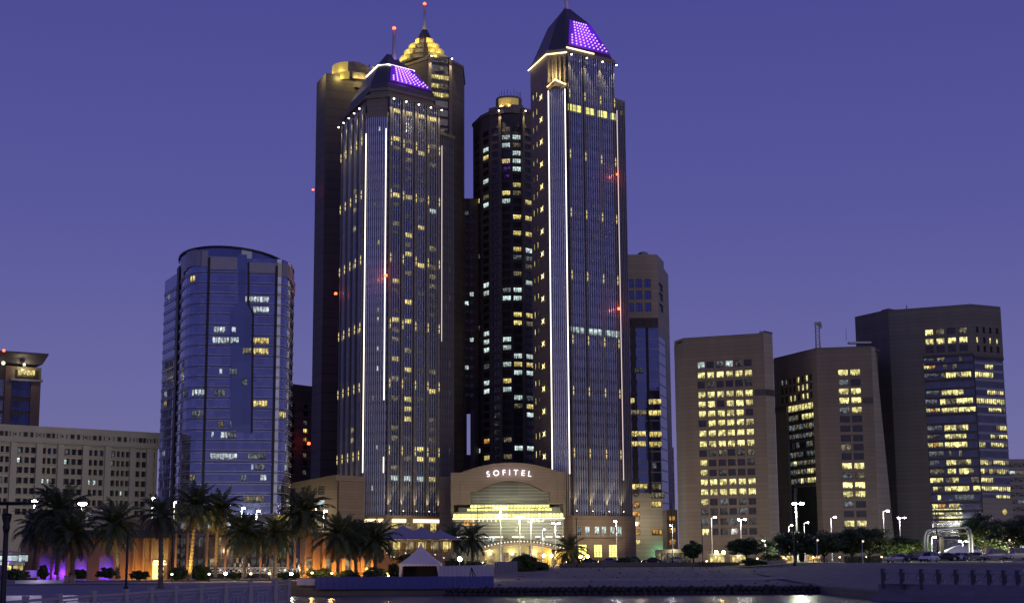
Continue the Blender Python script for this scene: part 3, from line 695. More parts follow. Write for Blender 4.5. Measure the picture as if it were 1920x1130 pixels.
for j, r in enumerate(rows): window(T1, f, f.L * .5, r, 2.2, 1.8, M['w_wd'] if j == len(rows) - 1 else M['unlit'], n=-.22, nx=2, bar=.1)
c = centroid(Pm)
cy_ = Vector((at(660, 130, 548).x, 551))
for k, (r, a0, a1, y0, y1) in enumerate(((9.4, 186, 268, 145, 131), (7.9, 184, 262, 131, 110), (8.6, 276, 310, 143, 131), (10.0, 325, 356, 134, 116))):
    z0, z1 = at(660, y0, 540).z, at(660, y1, 540).z
    crown_step(T1, cy_, r, z0, z1, a0, a1, M['goldp'] if k != 2 else M['stone'])
    for a_ in (lerp(a0, a1, .25), lerp(a0, a1, .75)): lamp('POINT', (cy_.x + (r + 1.3) * math.cos(R(a_)), cy_.y + (r + 1.3) * math.sin(R(a_)), z0 + .2), 380, (1, .80, .26), .3, parent=T1)
mb = MB(); mb.lathe((cy_.x, cy_.y, 0), [(6.4, zt - 2), (6.4, at(660, 110, 540).z), (4, at(660, 106, 540).z), (4, at(660, 104, 540).z)], M['stone'], 10, False); mb.obj('crown_drum', T1)
for k in range(3):
    x = cy_.x + 6 + k * 2; mb = MB(); mb.box(x, x + .3, cy_.y, cy_.y + .3, at(660, 118, 540).z - 8, at(660, 104 + k * 2, 540).z, M['pole']); mb.obj('rooftop_aerial', T1)
beacon(T1, at(587, 356, 544), .4); lamp('POINT', cy_.to_3d() + Vector((-13, -10, at(660, 140, 540).z)), 900, (1, .8, .3), .5, parent=T1)

# T2: tallest residential tower with stepped golden crown and spire
P2 = [c2(742, 800, 556), c2(800, 800, 545), c2(846, 800, 549), c2(868, 800, 556)]
P2 += [P2[3] + Vector((0, 20)), P2[0] + Vector((0, 14))]
T2 = thing('residential_tower', 'tower behind the left hotel tower with stepped golden crown and tall spire', 'tower', (*centroid(P2), 0))
F2 = [Face(P2[i], P2[(i + 1) % 6]) for i in range(6)]
z2 = F2[1].z(820, 104); zw = F2[2].z(860, 125)
mb = MB(); mb.prism(P2, -1, zw, M['dark']); mb.obj('core', T2)
Pu = [P2[0] + Vector((3, 2)), P2[1], P2[2], P2[2] + Vector((1, 16)), P2[0] + Vector((3, 16))]
mb = MB(); mb.prism(inset(Pu, .3), zw, z2, M['stone']); mb.obj('upper_storeys', T2)
f = F2[1]; rows2 = zrange(20, z2, 3.45)
fg = Face(f.P(1.2, 0, .25).xy, f.P(f.L - 1.4, 0, .25).xy)
mb = MB(); mb.fbox(f, 1.2, f.L - 1.4, 20, z2 - 1, .02, .24, M['gdark']); mb.obj('glazing', T2)
mb = MB(); mb.box(-(fg.L / 2), fg.L / 2, -.12, -.003, -.5, .5, M['dark2']); me = mb.mesh('spandrel')
for r in rows2: inst('spandrel', me, T2, fg.P(fg.L / 2, r - 1.6), fg.ang)
for u in (0.6, f.L - .7):
    mb = MB(); mb.fbox(f, u - .6, u + .6, 20, z2 - .5, .02, .9, M['stone']); mb.obj('pier', T2); flood(T2, f, u, z2 - 1, 2.2, 2600)
cols2 = [fg.L * (k + .5) / 4 for k in range(4)]
for i, c in enumerate(cols2):
    for j, r in enumerate(rows2):
        y_top = j >= len(rows2) - 6
        if y_top and j in (len(rows2) - 5, len(rows2) - 4, len(rows2) - 3): k = 'y' if rnd.random() < .8 else 'd'
        else: k = 'd' if rnd.random() < .06 else None
        if r > 120 and k: window(T2, fg, c, r, 2.3, 1.9, M[KM[k]], n=.01, nx=3, ny=2, bar=.1)
f = F2[2]; colr = [f.L * .3, f.L * .74]; rows3 = zrange(20, zw - 2, 3.45)
us, hu = cuts(0, f.L, colr, 1.9); zs_, hz = cuts(-1, zw, rows3, 2.0)
ff = Face(f.P(0, 0, .02).xy, f.P(f.L, 0, .02).xy)
mb = MB(); skin(mb, ff, us, zs_, lambda i, j: i in hu and j in hz, .3, M['dark']); mb.obj('wall', T2)
L2 = [(851, 142, 'y'), (851, 152, 'y'), (851, 225, 'd'), (851, 242, 'y'), (863, 248, 'd'), (852, 380, 'd'), (852, 444, 'y'), (852, 474, 'y'), (852, 507, 'y'), (852, 570, 'd'), (853, 630, 'd'), (853, 648, 'w'), (853, 664, 'w'), (853, 680, 'y'), (865, 683, 'y'), (853, 711, 'w'), (853, 743, 'w'), (853, 758, 'y'), (853, 855, 'w'), (865, 870, 'y'), (853, 697, 'x'), (852, 615, 'd'), (865, 695, 'd')]
lit = near_cell(f, colr, rows3, L2, 3, 3)
for i, c in enumerate(colr):
    for j, r in enumerate(rows3):
        k = lit.get((i, j)); window(T2, f, c, r, 1.9, 2.0, M[KM[k]] if k else M['unlit'], n=-.22, nx=2, ny=2, bar=.1)
cc = Vector((at(795, 100, 553).x, 556))
for k, (y0, y1, hw) in enumerate(((104, 92, 9.6), (92, 79, 7.9), (79, 67, 6.0), (67, 55, 3.6))):
    za, zb = at(795, y0, 545).z, at(795, y1, 545).z
    crown_step(T2, cc, hw, za, zb - .5, 284, 344, M['goldp'], n=5)
    crown_step(T2, cc, hw, za, zb - .5, 186, 236, M['goldp'], n=5)
    crown_step(T2, cc, hw * .92, za, zb - 1.2, 244, 270, M['stone'], n=3)
    mb = MB(); mb.lathe((cc.x, cc.y, 0), [(hw * .86, za - .2), (hw * .86, zb - .7)], M['dark'], 12, False); mb.obj('crown_drum', T2)
    lamp('POINT', (cc.x - 3, cc.y - hw - 1.5, za + 1), 200, (1, .8, .3), .5, parent=T2)
    for a_ in (205, 222, 296, 318): lamp('POINT', (cc.x + (hw + 1.2) * math.cos(R(a_)), cc.y + (hw + 1.2) * math.sin(R(a_)), za + .3), 230, (1, .80, .28), .3, parent=T2)
zd = at(795, 55.5, 545).z; zs1 = at(793, 48, 550).z
mb = MB(); mb.lathe((cc.x, cc.y, 0), [(2.9, zd - .6), (2.6, zd + .5), (1.2, zs1), (.7, zs1 + .5)], M['roof'], 12, False); mb.obj('dome', T2)
mast(T2, cc.x, cc.y, zs1, at(794, 10, 556).z, .6)
mb = MB(); mb.prism(inset(P2, -.4), zw, zw + 1, M['stone']); mb.obj('parapet', T2)

# T3: rounded residential tower between the hotel towers
def arc_pts(pxs, ys, py): return [c2(x, py, y) for x, y in zip(pxs, ys)]
P3 = arc_pts((888, 903, 921, 941, 962, 983, 1010), (566, 556, 550, 547, 546, 547, 552), 800)
P3 += [P3[-1] + Vector((0, 20)), P3[0] + Vector((0, 12))]
T3 = thing('residential_tower', 'dark tower with many lit rooms standing in the gap between the two hotel towers', 'tower', (*centroid(P3), 0))
F3 = [Face(P3[i], P3[(i + 1) % len(P3)]) for i in range(len(P3))]
tops = [F3[0].z(893, 232), F3[1].z(910, 219), F3[2].z(925, 208), F3[3].z(952, 203), F3[4].z(970, 203), F3[5].z(985, 209)]
kind = ['w', 'w', 'w', 'g', 'g', 'w']
L3 = []
for o, s, pts in (((870, 170), 3.643, [(250, 325, 'w'), (332, 318, 'w'), (250, 378, 'w'), (335, 380, 'd'), (335, 430, 'w'), (332, 485, 'w'), (332, 540, 'w'), (250, 490, 'y'), (175, 395, 'w'), (172, 445, 'y'), (172, 612, 'w'), (118, 620, 'w'), (332, 650, 'y'), (252, 715, 'y'), (332, 712, 'd'), (172, 728, 'd'), (252, 772, 'w'), (172, 787, 'w'), (110, 740, 'y'), (418, 775, 'y'), (335, 885, 'y'), (418, 885, 'y'), (332, 992, 'y'), (418, 997, 'y'), (418, 1060, 'x'), (418, 1108, 'w'), (335, 1108, 'y'), (252, 210, 'd')]),
                  ((870, 300), 3.14, [(285, 592, 'x'), (363, 545, 'w'), (363, 592, 'x'), (290, 645, 'd'), (363, 645, 'd'), (152, 752, 'w'), (222, 745, 'x'), (290, 740, 'w'), (363, 740, 'w'), (152, 800, 'w'), (222, 793, 'w'), (290, 793, 'w'), (290, 888, 'y'), (363, 890, 'y'), (290, 938, 'y'), (363, 938, 'd'), (95, 1000, 'x'), (152, 997, 'w'), (152, 1047, 'w'), (222, 1040, 'w'), (222, 1088, 'w'), (152, 1095, 'w'), (88, 575, 'x')]),
                  ((840, 640), 4.344, [(340, 35, 'w'), (440, 30, 'w'), (535, 95, 'w'), (640, 95, 'w'), (340, 175, 'x'), (440, 168, 'w'), (535, 165, 'y'), (640, 165, 'y'), (540, 235, 'w'), (640, 235, 'w'), (340, 310, 'w'), (440, 305, 'y'), (340, 380, 'w'), (440, 375, 'w'), (535, 440, 'w'), (640, 440, 'x'), (640, 510, 'y'), (640, 580, 'w'), (535, 510, 'd'), (345, 800, 'o'), (440, 795, 'd'), (540, 862, 'w'), (645, 862, 'w'), (345, 935, 'y'), (445, 930, 'd'), (272, 865, 'w')])):
    L3 += [(o[0] + x / s, o[1] + y / s, k) for x, y, k in pts]
rows3 = zrange(22, F3[3].z(952, 235), 3.05)
for i in range(6):
    f = F3[i]
    mb = MB(); q = inset(P3, .35); c = centroid(P3); mb.prism([q[i], q[i + 1], c], -1, tops[i], M['dark']); mb.obj('core', T3)
    rr = [r for r in rows3 if r < tops[i] - 2]; cc_ = [f.L * .5]; ww = f.L * .62 if kind[i] == 'w' else f.L * .76
    us, hu = cuts(0, f.L, cc_, ww); zs_, hz = cuts(-1, tops[i], rr, 1.95)
    mb = MB(); skin(mb, f, us, zs_, lambda a, b: a in hu and b in hz, .3, M['dark' if kind[i] == 'w' else 'dark2']); mb.obj('wall', T3)
    lit = {}
    for (px, py, k) in L3:
        u, z = f.uv(px, py)
        if 0 < u < f.L:
            j = min(range(len(rr)), key=lambda a: abs(rr[a] - z)); lit[j] = k
    for j, r in enumerate(rr):
        k = lit.get(j); window(T3, f, f.L * .5, r, ww, 1.95, M[KM[k]] if k else M['unlit'], n=-.29, nx=4 if kind[i] == 'g' else 2, ny=2, bar=.12)
    mb = MB(); mb.fbox(f, -.3, f.L + .3, tops[i], tops[i] + 1.2, -.5, .35 + .01 * i, M['stone']); mb.obj('parapet', T3)
for k in (3, 5):
    mb = MB(); u0 = F3[k].A; fk = F3[k]; mb.fbox(fk, -.5, .5, 20, tops[3], -.2, .95, M['dark']); mb.obj('pier', T3)
    flood(T3, fk, 0, tops[3] - 1, 2.0, 2200)
zq0, zq1 = F3[3].z(950, 202), F3[3].z(950, 182)
c3 = Vector((at(954, 190, 552).x, 552.6))
crown_step(T3, c3, 5.4, zq0 + .5, zq1, 225, 312, M['goldp'], n=6)
for a_ in (245, 270, 295): lamp('POINT', (c3.x + 6.9 * math.cos(R(a_)), c3.y + 6.9 * math.sin(R(a_)), zq0 + .8), 330, (1, .74, .22), .3, parent=T3)
mb = MB(); mb.lathe((c3.x, c3.y, 0), [(7.4, tops[3] - 2), (7.4, F3[3].z(950, 201.5)), (4.9, F3[3].z(950, 201)), (4.9, zq1 + 1.0), (4.4, zq1 + 1.1)], M['stone'], 14, False); mb.obj('crown_drum', T3)
for k in range(9):
    a = R(215 + 16 * k); mb = MB(); x, y = c3.x + 4.5 * math.cos(a), c3.y + 4.5 * math.sin(a); mb.box(x, x + .15, y, y + .15, zq1 + 1.2, zq1 + 1.2 + rnd.uniform(1, 2.4), M['pole']); mb.obj('rooftop_aerial', T3)
# connecting block with a tall slot of sky
Pc = [c2(866, 800, 560), c2(893, 800, 560)]; fc = Face(*Pc)
TC = thing('link_block', 'low dark linking block with a tall slot of sky between two towers', 'building', (*fc.P(fc.L / 2, 0).xy, 0))
zt_, za_, zb_ = fc.z(880, 372), fc.z(878, 770), fc.z(878, 852)
u0_, u1_ = fc.u(873.5, 810), fc.u(882, 810)
mb = MB(); mb.fbox(fc, -3, u0_, -1, zt_, -12, 0, M['dark']); mb.fbox(fc, u1_, fc.L + 3, -1, zt_ - .004, -12, -.003, M['dark']); mb.fbox(fc, u0_, u1_, za_, zt_, -12, -.006, M['dark2']); mb.fbox(fc, u0_, u1_, -1, zb_, -12, -.006, M['dark']); mb.obj('core', TC)
mb = MB(); mb.fbox(fc, u1_, u1_ + 1.6, 10, za_, .003, .8, M['stone']); mb.obj('pier', TC)
rr = zrange(za_ + 4, zt_ - 4, 3.4)
lit = near_cell(fc, [fc.L * .35, fc.L * .7], rr, [(876, 405, 'x'), (883, 560, 'w'), (876, 571, 'w'), (880, 632, 'w'), (888, 631, 'w'), (879, 694, 'w')], 4, 4)
for i in range(2):
    for j, r in enumerate(rr):
        k = lit.get((i, j)); window(TC, fc, fc.L * (.35, .7)[i], r, 1.5, 1.7, M[KM[k]] if k else M['unlit'], n=.05, nx=2, bar=.1)

# ------------------------------------------------------------------ arched entrance block between the towers
fj = Face(c2(846, 1000, 474), c2(1061, 1000, 474)); J = thing('entrance_hall', 'stone entrance block with a big arch, glazed front and the lit hotel name above', 'building', (*fj.P(fj.L / 2, 0).xy, 0))
UX = lambda x, y=950: fj.u(x, y)
ZY = lambda y, x=950: fj.z(x, y)
# arch outline: stone front with curved top and a segmental opening
oL, oR = UX(883), UX(1031); aL, aR = UX(895), UX(1020)
def topz(u):
    t = (u - UX(957)) / (UX(1052) - UX(957))
    return ZY(868) - (ZY(868) - ZY(887)) * min(1, abs(t)) ** 2 * 1.0 if abs(t) <= 1 else ZY(887)
def arcz(u):
    t = (u - UX(957)) / (aR - UX(957)); return ZY(902) - (ZY(902) - ZY(922)) * t * t
mb = MB(); N_ = 40; uu = [UX(846) + (fj.L) * k / N_ for k in range(N_ + 1)]
for b in sorted({UX(863), UX(1045), oL, oR, aL, aR}): uu.append(b)
uu = sorted(uu)
for a, b in zip(uu, uu[1:]):
    if b - a < 1e-4: continue
    m_ = (a + b) / 2
    lo0 = lo1 = -1
    if aL < m_ < aR: lo0, lo1 = arcz(a), arcz(b)
    elif oL < m_ < oR: lo0 = lo1 = ZY(922)
    elif UX(850) < m_ < UX(1055): lo0 = lo1 = ZY(945) if (m_ < oL or m_ > oR) else -1
    mb.hexa([fj.P(a, lo0, 3), fj.P(b, lo1, 3), fj.P(b, lo1, -4), fj.P(a, lo0, -4), fj.P(a, topz(a), 3), fj.P(b, topz(b), 3), fj.P(b, topz(b), -4), fj.P(a, topz(a), -4)], M['stone2'])
mb.obj('arch', J)
mb = MB(); mb.fbox(fj, -4, fj.L + 4, -1, ZY(890), -30, -6, M['stone2']); mb.obj('core', J)
mb = MB(); mb.fbox(fj, UX(846), UX(862), ZY(943), ZY(886), 3.01, 3.6, M['stone2']); mb.obj('pilaster', J); mb = MB(); mb.fbox(fj, UX(1046), UX(1056), ZY(943), ZY(886), 3.01, 3.6, M['stone2']); mb.obj('pilaster', J)
# mouldings following the two curves
for fn, a0_, a1_, w_, nm in ((topz, UX(846) + .05, fj.L - .05, .5, 'coping'), (lambda u: arcz(u) + .55, aL + .02, aR - .02, .55, 'archivolt')):
    mb = MB(); K_n = 28
    for k in range(K_n):
        a, b = lerp(a0_, a1_, k / K_n), lerp(a0_, a1_, (k + 1) / K_n)
        mb.hexa([fj.P(a, fn(a) - w_, 3.3), fj.P(b, fn(b) - w_, 3.3), fj.P(b, fn(b) - w_, 3.003), fj.P(a, fn(a) - w_, 3.003), fj.P(a, fn(a), 3.3), fj.P(b, fn(b), 3.3), fj.P(b, fn(b), 3.003), fj.P(a, fn(a), 3.003)], M['stone2'])
    mb.obj(nm, J)
# glazed front: terraces of glass with lit floors
M['gpod'] = glass('podium_glass', (.20, .22, .17), .6, .3, tile=3)
mb = MB(); mb.fbox(fj, oL, oR, ZY(950), ZY(903), -5.5, -2, M['gpod']); mb.obj('upper_glazing', J)
mb = MB(); mb.fbox(fj, UX(850), UX(1056), -1, ZY(966), -3, 5, M['gpod']); mb.obj('lower_glazing', J)
mb = MB(); mb.fbox(fj, UX(860), UX(1050), ZY(966.4), ZY(951), -3, 2, M['gpod']); mb.obj('middle_glazing', J)
def litband(x0, x1, y0, y1, n, m, cnt, name='lit_window'):
    a, b = UX(x0), UX(x1); w = (b - a) / cnt
    for k in range(cnt): window(J, fj, a + w * (k + .5), (ZY(y0) + ZY(y1)) / 2, w, ZY(y0) - ZY(y1), m, n=n, nx=1, bar=.09, fm=M['bframe'])
litband(882, 1030, 946, 952, 2.35, M['w_l'], 22); litband(876, 1034, 952.6, 958, 2.75, M['w_l'], 24); litband(851, 1055, 963, 970.5, 5.4, M['w_l'], 30)
mb = MB(); mb.fbox(fj, UX(850), UX(1057), ZY(973.2), ZY(971.6), 5.0, 6.6, M['strip2']); mb.obj('light_strip', J)
for y, n1 in ((910, -1.6), (916, -1.6), (922, -1.5), (928, -1.6), (934, -1.6), (940, -1.6)):
    mb = MB(); mb.fbox(fj, oL + .1, oR - .1, ZY(y + .7), ZY(y), -2, n1, M['ledge']); mb.obj('glazing_bar', J)
for y in (944.6, 959.5, 962, 976, 982, 988, 994, 1000, 1012):
    n1 = 2.5 if y < 960 else 5.5
    mb = MB(); mb.fbox(fj, UX(852), UX(1054), ZY(y + .8), ZY(y), n1 - .6, n1, M['ledge']); mb.obj('glazing_bar', J)
for x0, x1 in ((853, 878), (888, 943), (960, 982), (1003, 1012), (1022, 1034), (1042, 1055)):
    mb = MB(); mb.fbox(fj, UX(x0), UX(x1), ZY(1007.3), ZY(1005.7), 5.01, 5.5, M['strip']); mb.obj('light_strip', J)
for x, w, k in ((918, 4, 'w'), (926, 4, 'w'), (1008, 5, 'x'), (1018, 4, 'w'), (860, 5, 'x'), (875, 4, 'd'), (903, 4, 'd'), (948, 5, 'd')):
    window(J, fj, UX(x), ZY(1011), w * .166 * 1.5, 1.6, M[KM[k]], n=5.06, nx=1)
# curved porch roof and lobby below
N_ = 24; mb = MB(); xs_ = [lerp(905, 1070, k / N_) for k in range(N_ + 1)]
def porch(x): t = (x - 975) / 72; return ZY(1018 + 12 * t * t)
for a, b in zip(xs_, xs_[1:]):
    mb.hexa([fj.P(UX(a), porch(a) - .8, 22), fj.P(UX(b), porch(b) - .8, 22), fj.P(UX(b), porch(b) - .8, 5.2), fj.P(UX(a), porch(a) - .8, 5.2), fj.P(UX(a), porch(a), 22), fj.P(UX(b), porch(b), 22), fj.P(UX(b), porch(b) + 1.2, 5.2), fj.P(UX(a), porch(a) + 1.2, 5.2)], M['stone2'])
mb.obj('porch_roof', J)
bm_ = MB(); bm_.ball((0, 0, 0), .22, M['sofw'], 6, 4); me = bm_.mesh('canopy_lamp')
for k in range(26):
    x = 912 + k * 5.8; inst('canopy_lamp', me, J, fj.P(UX(x), porch(x) + .35, 22.2), 0)
for x in (905, 938, 990, 1030): mb = MB(); mb.fbox(fj, UX(x), UX(x) + 1, -1, porch(x) - .8, 19, 20, M['stone2']); mb.obj('porch_column', J)
for k, x in enumerate((896, 908, 922, 948, 962, 978, 996, 1012)):
    window(J, fj, UX(x), ZY(1046), 1.9, 3.6, M[('w_yd', 'w_y', 'w_yd', 'w_d', 'w_yd', 'w_d', 'w_yd', 'w_d')[k]], n=5.08, nx=2, ny=2, bar=.14, fm=M['bframe'])
for x in (918, 960, 1000): lamp('POINT', fj.P(UX(x), ZY(1036), 14), 1700, (1, .78, .38), .5, parent=J)
lamp('POINT', fj.P(UX(1035), ZY(1040), 9), 5200, (1, .52, .10), .6, parent=J)
for x in (880, 920, 960, 1000, 1040): lamp('SPOT', fj.P(UX(x), ZY(985), 24), 900, (1, .80, .52), .5, 75, fj.P(UX(x), ZY(895), 3), .9, parent=J)
# hotel name: seven raised letters along the arch
def letters(txt, par, face, u_c, z_c, n, h, gap, m, arc=0., name='sign_letter'):
    W = []; objs = []
    for ch in txt:
        cu = bpy.data.curves.new('letter', 'FONT'); cu.body = ch; cu.size = h / .72; cu.extrude = .12; cu.offset = .012
        o = bpy.data.objects.new('letter', cu); COL.objects.link(o); dg = bpy.context.evaluated_depsgraph_get(); dg.update()
        me = bpy.data.meshes.new_from_object(o.evaluated_get(dg)); bpy.data.objects.remove(o); bpy.data.curves.remove(cu)
        xs_ = [v.co.x for v in me.vertices] or [0, 1]; a, b = min(xs_), max(xs_)
        for v in me.vertices: v.co.x -= (a + b) / 2; v.co = Vector((v.co.x, -v.co.z, v.co.y))
        me.materials.clear(); me.materials.append(m); W.append(b - a); objs.append(me)
    tot = sum(W) + gap * (len(W) - 1); u = -tot / 2
    for me, w in zip(objs, W):
        uc = u + w / 2; t = 2 * uc / tot
        o = inst(name, me, par, face.P(u_c + uc, z_c - arc * t * t, n), rot=(0, R(9 * t) if arc else 0, face.ang)); u += w + gap
letters('SOFITEL', J, fj, UX(955), ZY(891), 3.25, 1.75, 1.05, M['sign'], arc=.55)
for x in (930, 955, 980): lamp('POINT', fj.P(UX(x), ZY(888), 5), 70, (.9, .8, 1), .4, parent=J)
letters('SOFITEL', J, fj, UX(913.5), ZY(978.3), 6.2, .85, .85, M['sofw'])
letters('\uFEDE\uFE98\uFEF4\uFED3\uFEEE\uFEB3', J, fj, UX(1004), ZY(978.3), 6.2, 1.1, -.02, M['sofw'], name='arabic_letter')
def crest(par, face, u, z, n, m):
    mb = MB()
    for k in range(3):
        x = (k - 1) * .95; mb.tube([face.P(u + x - .5, z - .9, n), face.P(u + x, z + .5, n), face.P(u + x + .4, z + .9, n), face.P(u + x + .5, z - .2, n)], .07, m, 5)
    mb.tube([face.P(u - 1.8, z - 1, n), face.P(u + 1.8, z - 1, n)], .14, m, 5); return mb.obj('crest', par)
crest(J, fj, UX(880), ZY(977.5), 6.2, M['sofo'])

# ------------------------------------------------------------------ beige office building behind the right tower
PK = [c2(1160, 900, 509), c2(1241, 900, 508.6), c2(1254, 900, 522), c2(1262, 900, 534)]; PK += [PK[3] + Vector((0, 12)), PK[0] + Vector((6, 24))]
K_ = thing('office_building', 'beige and blue glass office block half hidden behind the tallest tower on its right', 'building', (*centroid(PK), 0))
FK = [Face(PK[i], PK[(i + 1) % len(PK)]) for i in range(len(PK))]
f = FK[0]; zt = f.z(1200, 477); zg = f.z(1200, 596); zl = f.z(1200, 925)
mb = MB(); mb.prism(inset(PK[:3] + PK[4:], .6), -1, zt, M['beige']); mb.obj('core', K_)
mb = MB(); mb.prism([PK[2], PK[3], PK[4], PK[4] - Vector((6, 0))], -1, FK[2].z(1248, 508), M['beige']); mb.obj('stair_tower', K_)
ccs = [f.u(x, 550) for x in (1182, 1198, 1214.5)]; rws = [f.z(1200, y) for y in (531, 553, 576)]
lcs = [f.u(1193, 980)]; lrs = [f.z(1195, y) for y in (945, 963, 981, 997, 1016)]
us, hu = cuts(0, f.L, ccs, 2.2); zs_, hz = cuts(zg, zt, rws, 3.0)
mb = MB(); skin(mb, f, us, zs_, lambda i, j: i in hu and j in hz, .5, M['beige']); mb.obj('wall', K_); mb = MB(); us, hu = cuts(0, f.L, lcs, 2.6); zs_, hz = cuts(-1, zl, lrs, 1.9); skin(mb, f, us, zs_, lambda i, j: i in hu and j in hz, .4, M['beige']); mb.obj('wall', K_)
for c in ccs:
    for r in rws: window(K_, f, c, r, 2.2, 3.0, M['ubay'], n=-.45, nx=2, ny=1, bar=.12)
for j, r in enumerate(lrs): window(K_, f, lcs[0], r, 2.6, 1.9, M[('w_o', 'w_o', 'w_o', 'w_o', 'w_y')[4 - j] if j else 'w_o'] if j != 4 else M['w_y'], n=-.35, nx=3, bar=.12)
f1 = FK[1]; mb = MB(); rws1 = [f1.z(1245, y) for y in (545, 562, 582)]; us, hu = cuts(0, f1.L, [f1.L * .5], f1.L * .6); zs_, hz = cuts(zg - 6, zt, rws1, 2.6)
skin(mb, f1, us, zs_, lambda i, j: i in hu and j in hz, .5, M['beige']); mb.obj('wall', K_)
for r in rws1: window(K_, f1, f1.L * .5, r, f1.L * .6, 2.6, M['unlit'], n=-.45, nx=3, bar=.12)
mb = MB(); mb.fbox(f, 0, f.L, zl, zg - 3.4, -.5, -.05, M['gblue2']); mb.fbox(f1, 0, f1.L, -1, zg - 6, -.5, -.05, M['gdark']); mb.obj('glazing', K_)
mb = MB(); mb.fbox(f, 0, f.L, zg - 3.4, zg, -.4, .12, M['dark2']); mb.obj('lattice_band', K_)
# lattice of hoops on the band and down one column
bm_ = MB(); bm_.lathe((0, 0, 0), [(1.0, 0), (1.2, 0), (1.2, .15), (1.0, .15), (1.0, 0.001)], M['dark2'], 12, False, False)
for v in bm_.v: v.x, v.y, v.z = v.x, -v.z, v.y
me = bm_.mesh('lattice_ring')
for k in range(5): inst('lattice_ring', me, K_, f.P(f.u(1178 + k * 12, 600), zg - 1.7, .14), f.ang)
mb = MB(); mb.fbox(f, f.u(1183, 700), f.u(1193, 700), zl, zg - 3.4, -.03, .08, M['dark2']); mb.fbox(f, f.u(1212, 700), f.u(1217, 700), zl, zg - 3.41, -.03, .06, M['pole']); mb.obj('lattice_panel', K_)
for k in range(16): inst('lattice_ring', me, K_, f.P(f.u(1188, 700), zg - 5.5 - k * 4.1, .1), f.ang)
rows = zrange(zl, zg - 4, 3.55); me = None
for j, r in enumerate(rows):
    mb = MB(); mb.fbox(f, .05, f.L - .05, r - 1.7, r - 1.35, -.045, .04, M['metal']); mb.obj('spandrel', K_)
for x0, x1, y, k in ((1180, 1190, 751, 'y'), (1216, 1240, 753, 'y'), (1180, 1212, 773, 'd'), (1216, 1240, 774, 'y'), (1182, 1211, 813, 'y'), (1217, 1241, 814, 'y'), (1182, 1211, 832, 'y'), (1217, 1241, 833, 'y'), (1222, 1231, 873, 'x'), (1184, 1214, 912, 'y'), (1222, 1240, 912, 'd'), (1221, 1240, 945, 'y'), (1221, 1246, 928, 'd'), (1222, 1241, 997, 'o'), (1190, 1206, 694, 'f')):
    a, b = f.u(x0, y), f.u(x1, y); cnt = max(1, round((b - a) / 1.25)); w = (b - a) / cnt
    for k_ in range(cnt): window(K_, f, a + w * (k_ + .5), f.z((x0 + x1) / 2, y), w, 2.0, M[KM[k]], n=.10, nx=1, bar=.1)
for j in range(26):
    z = 6 + j * 3.6; mb = MB(); mb.fbox(f1, 0.02, f1.L - .02, z, z + .5, -.045, .05, M['metal'])
    if z < zg - 8: mb.obj('spandrel', K_)
lamp('POINT', f.P(f.u(1238, 1035), 4, 2.0), 420, (.2, 1, .55), .6, parent=K_)
lamp('POINT', f.P(f.u(1195, 990), 14, 9), 2200, (1, .85, .65), .6, parent=K_)  # unseen warm lamp added to brighten the lower beige wall
mb = MB(); mb.lathe((*f.P(f.u(1207, 477), 0, -4).xy, 0), [(1.8, zt), (1.8, zt + 1.2), (1, zt + 1.6)], M['metal'], 10, False); mb.obj('roof_vent', K_)
# ------------------------------------------------------------------ three concrete office blocks on the right
# block one
PL = [c2(1271, 940, 436), c2(1288, 940, 430), c2(1442, 940, 421), c2(1459, 940, 424)]; PL += [PL[3] + Vector((1, 20)), PL[0] + Vector((2, 18))]
L_ = thing('office_block', 'concrete block with six columns of lit square windows, leftmost of the three plain blocks', 'building', (*centroid(PL), 0))
FL = [Face(PL[i], PL[(i + 1) % 6]) for i in range(6)]; f = FL[1]; zt = f.z(1360, 630)
mb = MB(); q = inset(PL, .7); mb.prism(q, -1, zt - .3, M['conc']); mb.obj('core', L_)
mb = MB(); mb.prism(PL[:1] + [PL[1]] + [PL[4], PL[5]], zt - 3.6, zt - 2.6, M['conc2']); 
mb = MB(); mb.face([FL[0].P(0, -1), FL[0].P(FL[0].L, -1), FL[0].P(FL[0].L, zt - 1), FL[0].P(0, zt - 1)], M['conc2']); mb.obj('side_wall', L_)
cols = [f.u(x, 800) for x in (1317, 1334.5, 1352.5, 1370, 1388, 1406)]; YR = [681.6, 701, 719, 738, 756, 774, 792, 811, 831, 848, 866.5, 885, 903, 921.5, 940, 958, 977, 996]
rows = sorted(f.z(1360, y) for y in YR)
ww, wh = 2.15, 1.85
us, hu = cuts(0, f.L, cols, ww); zs_, hz = cuts(-1, zt, rows, wh)
mb = MB(); skin(mb, f, us, zs_, lambda i, j: i in hu and j in hz, .55, M['conc']); mb.obj('wall', L_)
ST = ['wdxwdd', 'yyyyyy', 'dddddd', 'yyyyyy', 'yydyyy', 'yyyyyd', 'dyyyyy', 'yyyyyy', 'yyyyyy', 'ddedde', 'yddddd', 'yddddd', 'yyyyyy', 'yyyyyy', 'ydxddd', 'xdddxd', 'xddxdd', 'yddddd']
SM = {'y': 'w_yg', 'w': 'w_w', 'x': 'w_wd', 'd': None, 'e': 'w_yd'}
for j, s in enumerate(ST):
    for i, ch in enumerate(s):
        if i < len(cols): window(L_, f, cols[i], f.z(1360, YR[j]), ww, wh, M[SM[ch]] if SM[ch] else M['unlit' if rnd.random() < .7 else 'w_d'], n=-.5, nx=2, ny=1, bar=.08, pane=True)
f2 = FL[2]; mb = MB(); mb.fbox(f2, 0, f2.L, -1, zt + .4, -.6, 0, M['beige']); mb.obj('side_pier', L_)
